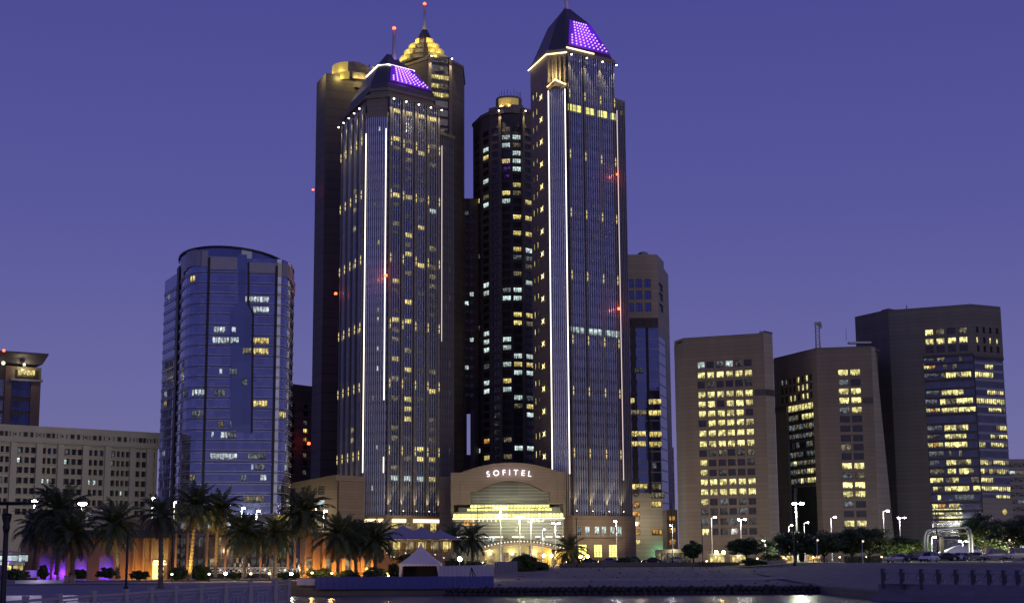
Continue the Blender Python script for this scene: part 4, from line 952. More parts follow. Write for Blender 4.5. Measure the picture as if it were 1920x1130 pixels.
mb = MB(); mb.fbox(f, f.u(1415, 735), f.L, f.z(1430, 741), f.z(1430, 729), .01, .06, M['dark2']); mb.fbox(f2, 0.01, f2.L, f.z(1430, 741), f.z(1430, 729), .01, .06, M['dark2']); mb.obj('dark_band', L_)
mb = MB(); mb.prism(inset(PL, .1), zt - .3, zt + .25, M['conc2']); mb.obj('parapet', L_)
p = f.P(f.u(1428, 627), zt, -3); mb = MB(); mb.box(p.x - 1.1, p.x + .6, p.y, p.y + 1.5, zt, zt + 1.2, M['metal']); mb.tube([(p.x, p.y, zt + 1.1), (p.x + 2.4, p.y, zt + .6)], .25, M['metal'], 6); mb.obj('roof_cradle', L_)

# block two
PM_ = [c2(1458, 900, 446), c2(1540, 900, 424), c2(1645, 900, 421), c2(1662, 900, 430)]; PM_ += [PM_[3] + Vector((0, 20)), PM_[0] + Vector((4, 20))]
B2 = thing('office_block', 'concrete block with two columns of square windows, middle of the three plain blocks', 'building', (*centroid(PM_), 0))
FM = [Face(PM_[i], PM_[(i + 1) % 6]) for i in range(6)]; f = FM[1]; zt = f.z(1580, 652)
mb = MB(); mb.prism(inset(PM_, .8), -1, zt - .2, M['conc']); mb.obj('core', B2)
cols = [f.u(1585, 800), f.u(1608, 800)]; YR = [697.5, 716.5, 733, 750, 768, 785, 803, 821, 838, 855, 873, 891, 909, 926, 945, 963, 981]
rows = sorted(f.z(1596, y) for y in YR); us, hu = cuts(0, f.L, cols, 2.75); zs_, hz = cuts(-1, zt, rows, 1.8)
mb = MB(); skin(mb, f, us, zs_, lambda i, j: i in hu and j in hz, .6, M['conc']); mb.obj('wall', B2)
for j, s in enumerate(['yy', 'xd', 'yy', 'yy', 'xy', 'dd', 'dd', 'dd', 'ed', 'dd', 'yy', 'xe', 'yy', 'yy', 'xd', 'dd', 'yy']):
    for i, ch in enumerate(s): window(B2, f, cols[i], f.z(1596, YR[j]), 2.75, 1.8, M[SM[ch]] if SM[ch] else M['unlit'], n=-.55, nx=2, bar=.08, pane=True)
f0 = FM[0]
gl, gr = f0.u(1476, 800), f0.u(1526, 800)
rT = [f0.z(1500, y) for y in (711, 727, 744)]; zgl = f0.z(1500, 757)
us = [0] + [gl - 3 + k * (gr - gl + 3) / 9 for k in range(10)] + [f0.L]
pairs = []
tc_ = [gl - 2.2 + k * (gr - gl + 1.4) / 7.0 for k in range(8)]
us, hu = cuts(0, f0.L, tc_, 1.5); zs_, hz = cuts(zgl, zt, rT, 1.8)
mb = MB(); skin(mb, f0, us, zs_, lambda i, j: i in hu and j in hz, .5, M['conc'])
skin(mb, f0, [0, gl, gr, f0.L], [-1, zgl], lambda i, j: i == 1, .9, M['conc']); mb.obj('wall', B2)
for j, r in enumerate(rT):
    for i, c in enumerate(tc_):
        k = 'y' if i in ((4, 6) if j == 0 else (4, 5, 6) if j == 1 else (2, 3, 5, 6)) else ('x' if i in (0, 1) and j == 0 else 'd')
        window(B2, f0, c, r, 1.5, 1.8, M[SM[k]] if SM[k] else M['unlit'], n=-.45, nx=1, bar=.08)
M['ggreen'] = glass('green_glass', (.10, .13, .13), .8, .1)
mb = MB(); mb.fbox(f0, gl, gr, -1, zgl, -.9, -.7, M['ggreen']); mb.obj('glazing', B2)
for k, y in enumerate((763, 781, 799, 815, 833, 850, 866, 883, 900)):
    z = f0.z(1500, y)
    mb = MB(); mb.fbox(f0, gl + .05, gr - .05, z - 2.0, z - 1.25, -.69, -.6, M['dark2']); mb.obj('spandrel', B2)
    lits = {0: 'yyyyyyyy', 1: 'exe.yyyy', 2: 'xxexxeex', 3: 'xexxxxex', 4: '..x..xe.', 5: 'xexx.xxx', 6: 'xyxxexex', 7: 'xxeexyye', 8: 'exxyxyyy'}[k]
    for i, ch in enumerate(lits):
        if ch != '.': window(B2, f0, gl + (gr - gl) * (i + .5) / 8, z, (gr - gl) / 8, 1.9, M[SM[ch]], n=-.64, nx=1, bar=.07)
# sloping buttress on the right end, spreading towards its foot
mb = MB(); a, b = PM_[2], PM_[3]; a2, b2 = Vector(c2(1652, 1000, 421)), Vector(c2(1679, 1000, 428))
mb.loft([[(a2.x - .6, a2.y - .3, -1), (b2.x, b2.y, -1), (b2.x, b2.y + 16, -1), (a2.x - .6, a2.y + 16, -1)], [(a.x - .05, a.y - .2, zt + .1), (a.x + 1.3, a.y + 1.0, zt + .1), (a.x + 1.3, a.y + 16, zt + .1), (a.x - .05, a.y + 16, zt + .1)]], M['beige']); mb.obj('buttress', B2)
mb = MB(); mb.fbox(f, f.u(1618, 750), f.L - .02, f.z(1640, 756), f.z(1640, 745), .01, .08, M['dark2']); mb.fbox(f0, 0, gl, f0.z(1460, 772), f0.z(1460, 763), .01, .08, M['dark2']); mb.obj('dark_band', B2)
mb = MB(); mb.prism(inset(PM_, .15), zt - .2, zt + .3, M['conc2']); mb.obj('parapet', B2)
# radio mast on its roof
TM = thing('radio_mast', 'red and white lattice radio mast with dishes on the middle concrete block', 'mast', at(1534, 653, 432))
zb_, p = at(1534, 654, 432).z, at(1534, 653, 432); h = at(1534, 606, 432).z - zb_
for k, (dx, dy) in enumerate(((-.6, -.6), (.6, -.6), (.6, .6), (-.6, .6))):
    mb = MB(); mb.tube([(p.x + dx, p.y + dy, zt), (p.x + dx * .8, p.y + dy * .8, zb_ + h)], .09, M['gpole'], 5); mb.obj('leg', TM)
M['redp'] = mat('red_paint', (.4, .06, .05), .6)
for k in range(8):
    z = zb_ + h * k / 8; mb = MB(); s = .6; mm = M['redp'] if k % 2 else M['gpole']
    for a, b in (((-s, -s), (s, -s)), ((s, -s), (s, s)), ((s, s), (-s, s)), ((-s, s), (-s, -s))): mb.tube([(p.x + a[0], p.y + a[1], z), (p.x + b[0], p.y + b[1], z + h / 8)], .06, mm, 4)
    mb.obj('brace', TM)
for dx, dz in ((-.5, .96), (.5, .97), (.6, .85)):
    mb = MB(); mb.tube([(p.x + dx, p.y - .7, zb_ + h * dz), (p.x + dx, p.y - 1.0, zb_ + h * dz)], [.5, .62], M['metal'], 10); mb.obj('dish', TM)

# block three
PN = [c2(1612, 800, 452), c2(1664, 800, 441), c2(1676, 800, 438), c2(1834, 800, 428), c2(1898, 940, 433)]; PN += [PN[4] + Vector((2, 22)), PN[0] + Vector((4, 16))]
B3 = thing('office_block', 'tallest concrete block at the right with bands of lit offices across dark glass', 'building', (*centroid(PN), 0))
FN = [Face(PN[i], PN[(i + 1) % 7]) for i in range(7)]; f = FN[2]; g_ = FN[3]; zt = f.z(1821, 571)
mb = MB(); mb.prism(inset(PN[2:6], .8), -1, zt - .3, M['conc2']); mb.obj('core', B3)
mb = MB(); mb.prism([PN[0], PN[1], PN[1] + Vector((2, 18)), PN[6]], -1, FN[0].z(1620, 590), M['conc2']); mb.prism([PN[1] + Vector((.02, 0)), PN[2] + Vector((-.01, .02)), PN[2] + Vector((2.2, 2)), PN[2] + Vector((2, 16)), PN[1] + Vector((.1, 16))], -1, FN[1].z(1650, 582), M['conc2']); mb.obj('stair_towers', B3)
gl = f.u(1738, 800); zgl = f.z(1780, 664); grr = g_.z(1850, 668)
cT = [f.u(x, 622) for x in (1741.5, 1762, 1783.5, 1805)]; rT = [f.z(1770, y) for y in (621, 638.5, 654)]
us, hu = cuts(0, f.L, cT, 2.3); zs_, hz = cuts(zgl, zt, rT, 1.75)
mb = MB(); skin(mb, f, us, zs_, lambda i, j: i in hu and j in hz, .6, M['conc2']); skin(mb, f, [0, gl, f.L], [-1, zgl], lambda i, j: i == 1, .3, M['conc2'])
cG = [g_.L * t for t in (.16, .38, .6, .83)]; rG = [g_.z(1850, y) for y in (619, 638, 654)]
us, hu = cuts(0, g_.L, cG, 1.0 if g_.L > 6 else .7); zs_, hz = cuts(grr, zt, rG, 1.75)
skin(mb, g_, us, zs_, lambda i, j: i in hu and j in hz, .5, M['conc2']); mb.obj('wall', B3)
for j, s in enumerate(('yede', 'yyyy', 'dddd')):
    for i, ch in enumerate(s): window(B3, f, cT[i], rT[j], 2.3, 1.75, M[SM[ch]] if SM[ch] else M['unlit'], n=-.55, nx=2, bar=.08, pane=True)
for j, s in enumerate(('dddd', 'ydyy', 'dddd')):
    for i, ch in enumerate(s): window(B3, g_, cG[i], rG[j], 1.0 if g_.L > 6 else .7, 1.75, M[SM[ch]] if SM[ch] else M['unlit'], n=-.45, nx=1, bar=.08)
mb = MB(); mb.fbox(f, gl, f.L - .01, -1, zgl, -.7, -.28, M['gdark']); mb.fbox(g_, .01, g_.L, -1, grr, -.7, -.28, M['gdark']); mb.obj('glazing', B3)
mb = MB(); mb.fbox(f, gl, f.L, zgl - .8, zgl, -.27, .1, M['dark2']); mb.fbox(g_, .1, g_.L, grr - .8, grr, -.27, .1, M['dark2']); mb.obj('dark_band', B3)
bands = []
Z1 = lambda x, y: (1240 + x / 2.8235, 540 + y / 2.8235)
ROWS = [(370, [(1385, 1448, 'x'), (1458, 1500, 'e'), (1575, 1592, 'e')], []), (412, [(1385, 1450, 'o'), (1490, 1512, 'e'), (1540, 1565, 'e')], [(1715, 1760, 'y')]), (458, [(1390, 1470, 'x'), (1480, 1640, 'y')], [(1650, 1760, 'y')]),
        (550, [(1400, 1470, 'x'), (1483, 1600, 'y')], [(1728, 1815, 'y')]), (598, [(1395, 1460, 'x'), (1475, 1650, 'y')], [(1660, 1820, 'y')]), (640, [(1400, 1475, 'o'), (1483, 1665, 'y')], [(1735, 1825, 'y')]),
        (738, [(1407, 1487, 'x'), (1497, 1625, 'y')], [(1775, 1830, 'y')]), (780, [(1407, 1470, 'e'), (1500, 1615, 'y')], [(1745, 1835, 'y')]), (826, [(1410, 1492, 'o'), (1500, 1620, 'y')], [(1685, 1720, 'y'), (1748, 1838, 'y')]),
        (874, [(1415, 1495, 'x'), (1522, 1535, 'e'), (1575, 1592, 'y')], []), (920, [(1420, 1470, 'x'), (1508, 1640, 'y')], [(1652, 1755, 'y'), (1760, 1845, 'y')]), (967, [(1422, 1500, 'e'), (1515, 1560, 'y'), (1575, 1655, 'y')], [(1665, 1850, 'y')]),
        (1013, [(1422, 1492, 'y'), (1505, 1575, 'y'), (1640, 1680, 'e')], [(1690, 1760, 'y')]), (1058, [(1437, 1490, 'y'), (1500, 1630, 'y'), (1650, 1690, 'y')], [(1695, 1855, 'y')]), (1105, [(1462, 1480, 'o'), (1555, 1655, 'x')], [(1775, 1850, 'y')])]
Z8 = lambda x, y: (1580 + x / 4.52, 880 + y / 4.52)
def bandwin(face, x0, x1, py, k, n):
    a, b = face.u(x0, py), face.u(x1, py); a = max(a, .15); b = min(b, face.L - .1); cnt = max(1, round((b - a) / 1.5)); w = (b - a) / cnt; z = face.z((x0 + x1) / 2, py)
    for q in range(cnt):
        kk = k if rnd.random() < .82 else ('e' if k == 'y' else k)
        window(B3, face, a + w * (q + .5), z, w, 1.75, M['w_o' if kk == 'o' and q % 2 else SM.get(kk, 'w_yg') or 'w_yg'], n=n, nx=2, bar=.06, pane=False)
for y, A_, G_ in ROWS:
    for x0, x1, k in A_:
        p0, p1 = Z1(x0, y), Z1(x1, y); bandwin(f, p0[0], p1[0], p0[1], k, -.26)
    for x0, x1, k in G_:
        p0, p1 = Z1(x0, y), Z1(x1, y); bandwin(g_, p0[0], p1[0], p0[1], k, -.26)
for y, x0, x1, k in ((302, 755, 870, 'o'), (296, 900, 990, 'y'), (355, 760, 1005, 'y'), (422, 765, 1010, 'y'), (490, 770, 1000, 'e')):
    p0, p1 = Z8(x0, y), Z8(x1, y); bandwin(f, p0[0], p1[0], p0[1], k, -.26)
for y in [r[0] for r in ROWS] + [1150, 1195, 1240, 1290, 505, 690]:
    p0 = Z1(1500, y); z = f.z(*p0) - 1.55
    mb = MB(); mb.fbox(f, gl + .05, f.L - .02, z - .35, z + .35, -.27, -.12, M['dark2']); mb.obj('spandrel', B3)
    p0 = Z1(1740, y); z = g_.z(*p0) - 1.55
    mb = MB(); mb.fbox(g_, .12, g_.L - .02, z - .35, z + .35, -.27, -.12, M['metal']); mb.obj('spandrel', B3)
zf = g_.z(1880, 933); mb = MB(); mb.fbox(g_, .12, g_.L + .0, -1, zf, -.2, .12, M['beige']); mb.obj('plinth', B3)
u_, z_ = g_.uv(1883, 959); mb = MB(); mb.tube([g_.P(u_, z_, .12), g_.P(u_, z_, .3)], .75, M['w_y'], 14, False); mb.obj('round_window', B3)
mb = MB(); mb.prism(inset(PN[2:6], .2), zt - .3, zt + .25, M['conc2']); mb.obj('parapet', B3)
p = at(1600, 641, 438); mb = MB(); mb.box(p.x - 1.5, p.x + 5, p.y - 1, p.y + 1, p.z - .5, p.z, M['gpole']); mb.tube([(p.x - 2, p.y, p.z + .4), (p.x - 2, p.y, p.z + 4)], .05, M['pole'], 4); mb.obj('roof_aerial', B3)
p = at(1700, 575, 438); mb = MB(); mb.tube([(p.x, p.y, zt - .3), (p.x, p.y, zt + 1.6)], .12, M['pole'], 4); mb.obj('roof_aerial', B3)

# far buildings seen in the gaps at right
def simple_block(name, label, x0, x1, ytop, ybase, Y, m, rows, cols, litp, wmat=None, stripes=False):
    A, B = c2(x0, ybase, Y), c2(x1, ybase, Y); f = Face(A, B); zt = f.z((x0 + x1) / 2, ytop)
    t = thing(name, label, 'building', (*f.P(f.L / 2, 0).xy, 0))
    rws = zrange(2, zt - 1, (zt - 3) / rows); cl = [f.L * (k + .5) / cols for k in range(cols)]; w, h = f.L / cols * (.62 if not stripes else .98), (zt - 3) / rows * .5
    us, hu = cuts(0, f.L, cl, w); zs_, hz = cuts(-1, zt, rws, h)
    mb = MB(); skin(mb, f, us, zs_, lambda i, j: i in hu and j in hz, .4, m); mb.fbox(f, 0, f.L, -1, zt - .004, -14, -.45, m); mb.obj('wall', t)
    for c in cl:
        for r in rws:
            k = rnd.choice(['w_w', 'w_yd', 'w_wd']) if rnd.random() < litp else None
            window(t, f, c, r, w, h, M[k] if k else wmat or M['unlit'], n=-.38, nx=2, bar=.1)
    return t, f, zt
simple_block('apartment_building', 'pale distant building with striped floors at the right edge of the picture', 1893, 1960, 860, 975, 620, M['white'], 13, 4, .12, stripes=True)
simple_block('apartment_building', 'slim pale distant building seen in the gap left of the plain concrete blocks', 1253, 1268, 838, 1040, 700, M['beige'], 20, 2, .06)
t, f, zt = simple_block('corner_building', 'low building with slanted orange lit windows beside the leftmost plain block', 1252, 1272, 955, 1042, 470, M['dark'], 4, 1, 0, M['w_o'])
# ------------------------------------------------------------------ blue glass tower on the left
def arc2(a, ctrl, b, n):
    return [a.lerp(ctrl, k / n).lerp(ctrl.lerp(b, k / n), k / n) for k in range(n + 1)]
A0 = c2(297, 900, 452); A1 = c2(318, 900, 440); A2 = c2(330, 900, 428); A3 = c2(379, 900, 416); A4 = c2(512, 900, 419); A5 = c2(545, 900, 436)
cl_ = c2(338, 900, 414); cr_ = c2(538, 900, 419)
PC = [A0, A1] + arc2(A2, cl_, A3, 6) + arc2(A4, cr_, A5, 6) + [A5 + Vector((-8, 22)), A0 + Vector((8, 20))]
nC = len(PC); G_ = thing('glass_tower', 'blue glass tower with rounded corners and thin pale floor ledges on the left', 'tower', (*centroid(PC), 0))
FC = [Face(PC[i], PC[(i + 1) % nC]) for i in range(nC)]
fi_front = 2 + 6                      # index of the flat front
f = FC[fi_front]; ztC = f.z(450, 484); zb = f.z(450, 962)
mb = MB(); mb.prism(inset(PC, .05), -1, ztC, M['gblue']); mb.obj('glazing', G_)
n_f = 23; zf0, zf1 = f.z(450, 946), f.z(450, 513); fl = [lerp(zf0, zf1, k / (n_f - 1)) for k in range(n_f)]; fh = fl[1] - fl[0]
def ring(z0, z1, d0, d1, m):
    o, i = inset(PC, -d1), inset(PC, -d0); mb = MB()
    for k in range(nC - 2):
        p, q, r, s = i[k], i[k + 1], o[k + 1], o[k]
        mb.hexa([(s.x, s.y, z0), (r.x, r.y, z0), (q.x, q.y, z0), (p.x, p.y, z0), (s.x, s.y, z1), (r.x, r.y, z1), (q.x, q.y, z1), (p.x, p.y, z1)], m)
    return mb
for z in fl:
    ring(z - .34, z - .22, -.02, .16, M['ledge']).obj('ledge', G_); ring(z + .34, z + .46, -.02, .16, M['ledge']).obj('ledge', G_); ring(z - .22, z + .34, -.02, .06, M['gspan']).obj('spandrel', G_)
# grooves and the bottle-shaped smooth panel on the front
gx = f.u(468, 700)
def zc(x, y): return f.z(x, y)
bot = [(432, 806), (471, 812), (471, 590), (469, 580), (464, 572), (460, 566), (463, 478), (447, 477), (447, 566), (441, 573), (434, 581), (432, 590)]
bp_ = [f.uv(x, y) for x, y in bot]; mb = MB(); mb.loft([[f.P(u, z, -.2) for u, z in bp_][::-1], [f.P(u, z, .42) for u, z in bp_][::-1]], M['gblue2'], True, True); mb.obj('bottle_panel', G_)
gr_pts = [(464, 492), (464, 572), (472.5, 586), (470, 813)]
mb = MB(); q = [f.uv(x, y) for x, y in gr_pts]
for (u0, z0), (u1, z1) in zip(q, q[1:]): mb.hexa([f.P(u1, z1, .5), f.P(u1 + .55, z1, .5), f.P(u1 + .55, z1, .0), f.P(u1, z1, .0), f.P(u0, z0, .5), f.P(u0 + .55, z0, .5), f.P(u0 + .55, z0, .0), f.P(u0, z0, .0)], M['pole'])
mb.obj('dark_groove', G_)
mb = MB(); mb.fbox(f, -.1, .6, zb, ztC, -.1, .45, M['pole']); mb.obj('dark_groove', G_)
mb = MB(); mb.fbox(f, f.L - .55, f.L + .2, zb, ztC - 2, -.1, .45, M['pole']); mb.obj('dark_groove', G_)
fL2 = FC[1]; mb = MB(); mb.fbox(fL2, fL2.L * .35, fL2.L * .7, zb, FC[2].z(325, 520), -.1, .4, M['pole']); mb.obj('dark_groove', G_)
# plain metal parapet panels and the curved crown screen
for x0, x1, y0, y1 in ((389, 445, 505, 481), (465, 518, 510, 492)):
    mb = MB(); mb.fbox(f, f.u(x0, 495), f.u(x1, 495), zc(x0, y0), zc(x0, y1), .0, .36, M['metal']); mb.obj('parapet_panel', G_)
mb = MB(); tpl = []
for k in range(2, 8):
    fk = FC[k]; mb.fbox(fk, 0, fk.L, fk.z(360, 500), fk.z(360, 470), .0, .32, M['metal'])
mb.obj('parapet_panel', G_); mb = MB()
for k in range(fi_front + 1, fi_front + 7):
    fk = FC[k]; mb.fbox(fk, 0, fk.L, fk.z(535, 519), fk.z(535, 494), .0, .32, M['metal'])
mb.obj('parapet_panel', G_)
mb = MB(); mb.prism(inset(PC, .3), ztC - .01, f.z(360, 472), M['gblue2']); 
ccn = Vector((at(430, 470, 433).x, 446)); rr_ = 21.0
ring_pts = [Vector((ccn.x + 1.02 * rr_ * math.cos(R(a)) * .78, ccn.y + rr_ * math.sin(R(a)) * .92)) for a in range(186, 356, 10)]
mb = MB()
for i, (p, q) in enumerate(zip(ring_pts, ring_pts[1:])):
    zt1, zt2 = [at(390, 465, 428).z - (1.2 * (abs(j - 6) / 6) ** 2) for j in (i, i + 1)]
    d = (ccn - p).normalized() * .5; d2 = (ccn - q).normalized() * .5
    mb.hexa([(p.x, p.y, ztC - 6), (q.x, q.y, ztC - 6), (q.x + d2.x, q.y + d2.y, ztC - 6), (p.x + d.x, p.y + d.y, ztC - 6), (p.x, p.y, zt1), (q.x, q.y, zt2), (q.x + d2.x, q.y + d2.y, zt2), (p.x + d.x, p.y + d.y, zt1)], M['gblue2'])
mb.obj('crown_screen', G_)
mb = MB()
for i, (p, q) in enumerate(zip(ring_pts, ring_pts[1:])):
    zt1, zt2 = [at(390, 465, 428).z - (1.2 * (abs(j - 6) / 6) ** 2) for j in (i, i + 1)]
    d = (p - ccn).normalized() * .4; d2 = (q - ccn).normalized() * .4
    mb.hexa([(p.x + d.x, p.y + d.y, zt1 - .1), (q.x + d2.x, q.y + d2.y, zt2 - .1), (q.x - d2.x, q.y - d2.y, zt2 - .1), (p.x - d.x, p.y - d.y, zt1 - .1), (p.x + d.x, p.y + d.y, zt1 + .5), (q.x + d2.x, q.y + d2.y, zt2 + .5), (q.x - d2.x, q.y - d2.y, zt2 + .5), (p.x - d.x, p.y - d.y, zt1 + .5)], M['pole'])
mb.obj('crown_coping', G_)
# lit rooms, pane by pane
Z2 = lambda x, y: (280 + x / 2.172, 440 + y / 2.173)
M['w_cw'] = litwin('office_white', (.75, .88, 1.0), .95, contrast=.5, furn=.35)
CM = {'w': M['w_cw'], 'y': M['w_y'], 'x': M['w_wd'], 'd': M['w_yd']}
for x0, x1, y, k in ((385, 488, 260, 'w'), (385, 420, 305, 'x'), (422, 488, 307, 'w'), (262, 310, 378, 'w'), (335, 353, 384, 'w'), (257, 325, 424, 'w'), (330, 365, 430, 'w'), (380, 487, 438, 'y'), (420, 485, 486, 'y'), (380, 415, 483, 'd'), (285, 297, 560, 'w'), (325, 357, 566, 'x'), (265, 308, 648, 'x'), (400, 480, 709, 'y'), (278, 302, 790, 'd'), (320, 355, 795, 'x'), (252, 262, 836, 'w'), (290, 345, 836, 'w'), (247, 358, 884, 'w'), (402, 476, 889, 'x'), (415, 425, 937, 'w'), (430, 470, 941, 'x'), (372, 395, 982, 'x'), (452, 477, 982, 'w'), (382, 470, 1076, 'd'), (325, 335, 1028, 'x'), (250, 254, 936, 'x'), (328, 336, 755, 'x'), (376, 400, 612, 'x')):
    p0, p1 = Z2(x0, y), Z2(x1, y); a, b = f.uv(*p0)[0], f.uv(*p1)[0]
    z = f.z(*p0); j = min(range(n_f - 1), key=lambda q: abs((fl[q] + fl[q + 1]) / 2 - z)); zc_ = (fl[j] + fl[j + 1]) / 2
    n = .44 if f.u(432, 700) < (a + b) / 2 < f.u(471, 700) and zc_ < f.z(450, 588) else .04
    cnt = max(1, round((b - a) / .82)); w = (b - a) / cnt
    for q in range(cnt): window(G_, f, a + w * (q + .5), zc_ + .07, w, fh - 1.15, CM[k], n=n, nx=1, bar=.07)
for fi, pts in ((5, [(180, 183, 'y')]), (6, [(180, 645, 'w'), (170, 738, 'x'), (155, 974, 'd')]), (4, [(165, 645, 'x')]), (7, [(190, 640, 'w'), (200, 738, 'x')]), (0, [(78, 250, 'w'), (62, 640, 'w'), (58, 905, 'w'), (80, 680, 'y'), (75, 800, 'x')]), (1, [(120, 205, 'w'), (130, 155, 'y'), (108, 570, 'x'), (97, 885, 'x'), (97, 935, 'x')]), (11, [(550, 716, 'y')]), (10, [(540, 716, 'y'), (530, 1030, 'x')]), (12, [(575, 942, 'w')])):
    for x, y, k in pts:
        fk = FC[fi]; u, z = fk.uv(*Z2(x, y)); j = min(range(n_f - 1), key=lambda q: abs((fl[q] + fl[q + 1]) / 2 - z)); zc_ = (fl[j] + fl[j + 1]) / 2
        cnt = max(1, int(fk.L / .85)); w = fk.L / cnt
        for q in range(cnt):
            if fi not in (0, 1) or abs(q + .5 - cnt * .4) < 1: window(G_, fk, w * (q + .5), zc_ + .07, w * .95, fh - 1.15, CM[k], n=.05, nx=1, bar=.06)
mb = MB(); mb.prism(inset(PC, -.4), -1, zb - .2, M['conc2']); mb.obj('plinth', G_)
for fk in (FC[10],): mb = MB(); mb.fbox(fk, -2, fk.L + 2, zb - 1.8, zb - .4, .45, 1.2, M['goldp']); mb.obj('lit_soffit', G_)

# ------------------------------------------------------------------ long pale block on the far left
fB = Face(c2(-60, 900, 396), c2(294, 900, 432)); B_ = thing('hospital_block', 'long pale block with rows of narrow dark windows at the far left', 'building', (*fB.P(fB.L / 2, 0).xy, 0))
zt = fB.z(150, 803)
Zl = lambda x, y: (x * 300 / 1059, 640 + y * 300 / 1059)
BX = [(-40, 58), (112, 236), (272, 372), (424, 546), (578, 684), (735, 856), (892, 970), (1000, 1024)]; BYs = [(665, 2), (730, 2), (794, 2), (858, 2), (925, 2), (992, 2), (1060, 2), (1125, 2)]
rows = sorted(fB.z(*Zl(640, y - (640 - 640) * .03 + 8)) for y, _ in BYs)
bays = [(fB.u(*Zl(a, 800)), fB.u(*Zl(b, 800))) for a, b in BX]; bays = [(max(.4, a), min(b, fB.L - .4)) for a, b in bays]
us = [0]; hu = set()
for a, b in bays: us.append(a); hu.add(len(us) - 1); us.append(b)
us.append(fB.L); zs_, hz = cuts(-1, zt - 4.2, rows, 1.62)
mb = MB(); skin(mb, fB, us, zs_, lambda i, j: i in hu and j in hz, 1.0, M['white']); mb.fbox(fB, 0, fB.L, -1, zt - 4.3, -16, -1.3, M['white']); mb.obj('wall', B_)
mb = MB(); mb.fbox(fB, -.4, fB.L + .4, zt - 4.2, zt, -16, .45, M['white']); mb.obj('parapet', B_)
mb = MB(); mb.fbox(fB, -.4, fB.L + .4, zt - 4.5, zt - 4.19, -.3, .8, M['white']); mb.obj('cornice', B_)
mb = MB(); mb.box(-.9, .9, -.55, .0, -1, zt - 4.55, M['white']); me = mb.mesh('pier')
for (a, b), (c, d) in zip(bays, bays[1:]): inst('pier', me, B_, fB.P((b + c) / 2, 0, 0), fB.ang)
fnm = {}
for bi, (a, b) in enumerate(bays):
    w = b - a; mb = MB(); nb = max(2, round(w / 1.55))
    for q in range(1, nb): x = -w / 2 + w * q / nb; mb.box(x - .22, x + .22, -.12, .8, -.805, .805, M['white'])
    mb.box(-w / 2, w / 2, -.5, -.01, -1.05, -.815, M['white'])
    me = mb.mesh('louvre_fins')
    for j, r in enumerate(rows):
        o = window(B_, fB, (a + b) / 2, r, w - .02, 1.6, M['gblue'] if (bi % 2 == 0 and bi > 0) and j > 5 else M['unlit'], n=-.96, nx=nb, bar=.08)
        inst('louvre_fins', me, B_, fB.P((a + b) / 2, r, 0), fB.ang).location += Vector((0, 0, .002))
for bi, j, t, k in ((2, 3, .1, 'w_w'), (2, 3, .3, 'w_w'), (2, 3, .5, 'w_w'), (4, 3, .1, 'w_w'), (4, 3, .3, 'w_w'), (4, 3, .48, 'w_w'), (1, 6, .08, 'w_wd'), (3, 6, .1, 'w_wd'), (5, 6, .1, 'w_wd'), (1, 5, .05, 'w_w'), (3, 5, .05, 'w_w'), (5, 5, .03, 'w_wd'), (5, 2, .55, 'w_w'), (0, 3, .6, 'w_w'), (5, 1, .3, 'w_wd')):
    a, b = bays[bi]; window(B_, fB, lerp(a, b, t) + .4, rows[j], 1.0, 1.4, M[k], n=-.9, nx=1, ny=2, bar=.09)
# small mixed openings in the parapet
sh = []
for a, b in bays:
    for t, ww, hh in ((.05, .5, 1.4), (.35, 1.4, 1.5), (.68, 1.1, 1.6), (.95, .5, 1.5), (1.18, .5, 1.4), (-.2, .9, .8)):
        u = a + (b - a) * t
        if .6 < u < fB.L - .6: inst('parapet_opening', wmesh(ww, hh, 1, 1, .12, M['white'], M['pole']), B_, fB.P(u, zt - 2.4, .47), fB.ang)
# flared-roof tower behind it
fA = Face(c2(-60, 790, 500), c2(74, 790, 512)); A_ = thing('hotel_building', 'tower with a flared roof and one lit top room at the far left', 'tower', (*fA.P(fA.L / 2, 0).xy, 0))
zr, ze = fA.z(60, 662), fA.z(60, 688); M['brick'] = mat('brown_brick', (.20, .135, .11), .85, var=.2, scale=1.5)
mb = MB(); mb.fbox(fA, 0, fA.L - .01, -1, ze - .01, -18, -.6, M['dark']); mb.obj('core', A_)
mb = MB(); e = fA.L
mb.loft([[fA.P(0, ze + 1, .5), fA.P(e, ze + 1, .5), fA.P(e, ze + 1, -18), fA.P(0, ze + 1, -18)], [fA.P(0, zr - .6, 2.5), fA.P(e + 1.6, zr - .6, 1.6), fA.P(e + 1.6, zr - .6, -19), fA.P(0, zr - .6, -21)], [fA.P(0, zr, 2.5), fA.P(e + 1.7, zr, 1.6), fA.P(e + 1.7, zr, -19), fA.P(0, zr, -21)]], M['roof']); mb.obj('flared_roof', A_)
zs0 = fA.z(40, 712)
for x0, x1 in ((-30, -14), (8, 20), (57, 74)):
    mb = MB(); mb.fbox(fA, max(0, fA.u(x0, 740)), min(e, fA.u(x1, 740)), -1, zs0 - .4 if x0 > 50 or x0 < 0 else ze, -.6, .4, M['brick']); mb.obj('pier', A_)
for y0, y1 in ((712, 745), (751, 771), (776, 800), (806, 830)):
    a, b = fA.u(20, 750), fA.u(57, 750); z0, z1 = fA.z(40, y1), fA.z(40, y0)
    window(A_, fA, (a + b) / 2, (z0 + z1) / 2, b - a - .05, z1 - z0, M['gblue'], n=-.3, nx=5, ny=4, bar=.12, pane=True)
    a, b = fA.u(-14, 750), fA.u(8, 750); window(A_, fA, (a + b) / 2, (z0 + z1) / 2, b - a - .05, z1 - z0, M['gblue'], n=-.3, nx=3, ny=4, bar=.12, pane=True)
a, b = fA.u(33, 700), fA.u(66, 700); window(A_, fA, (a + b) / 2, fA.z(50, 699), b - a, 2.5, M['w_y'], n=.05, nx=4, ny=2, bar=.12, pane=True)
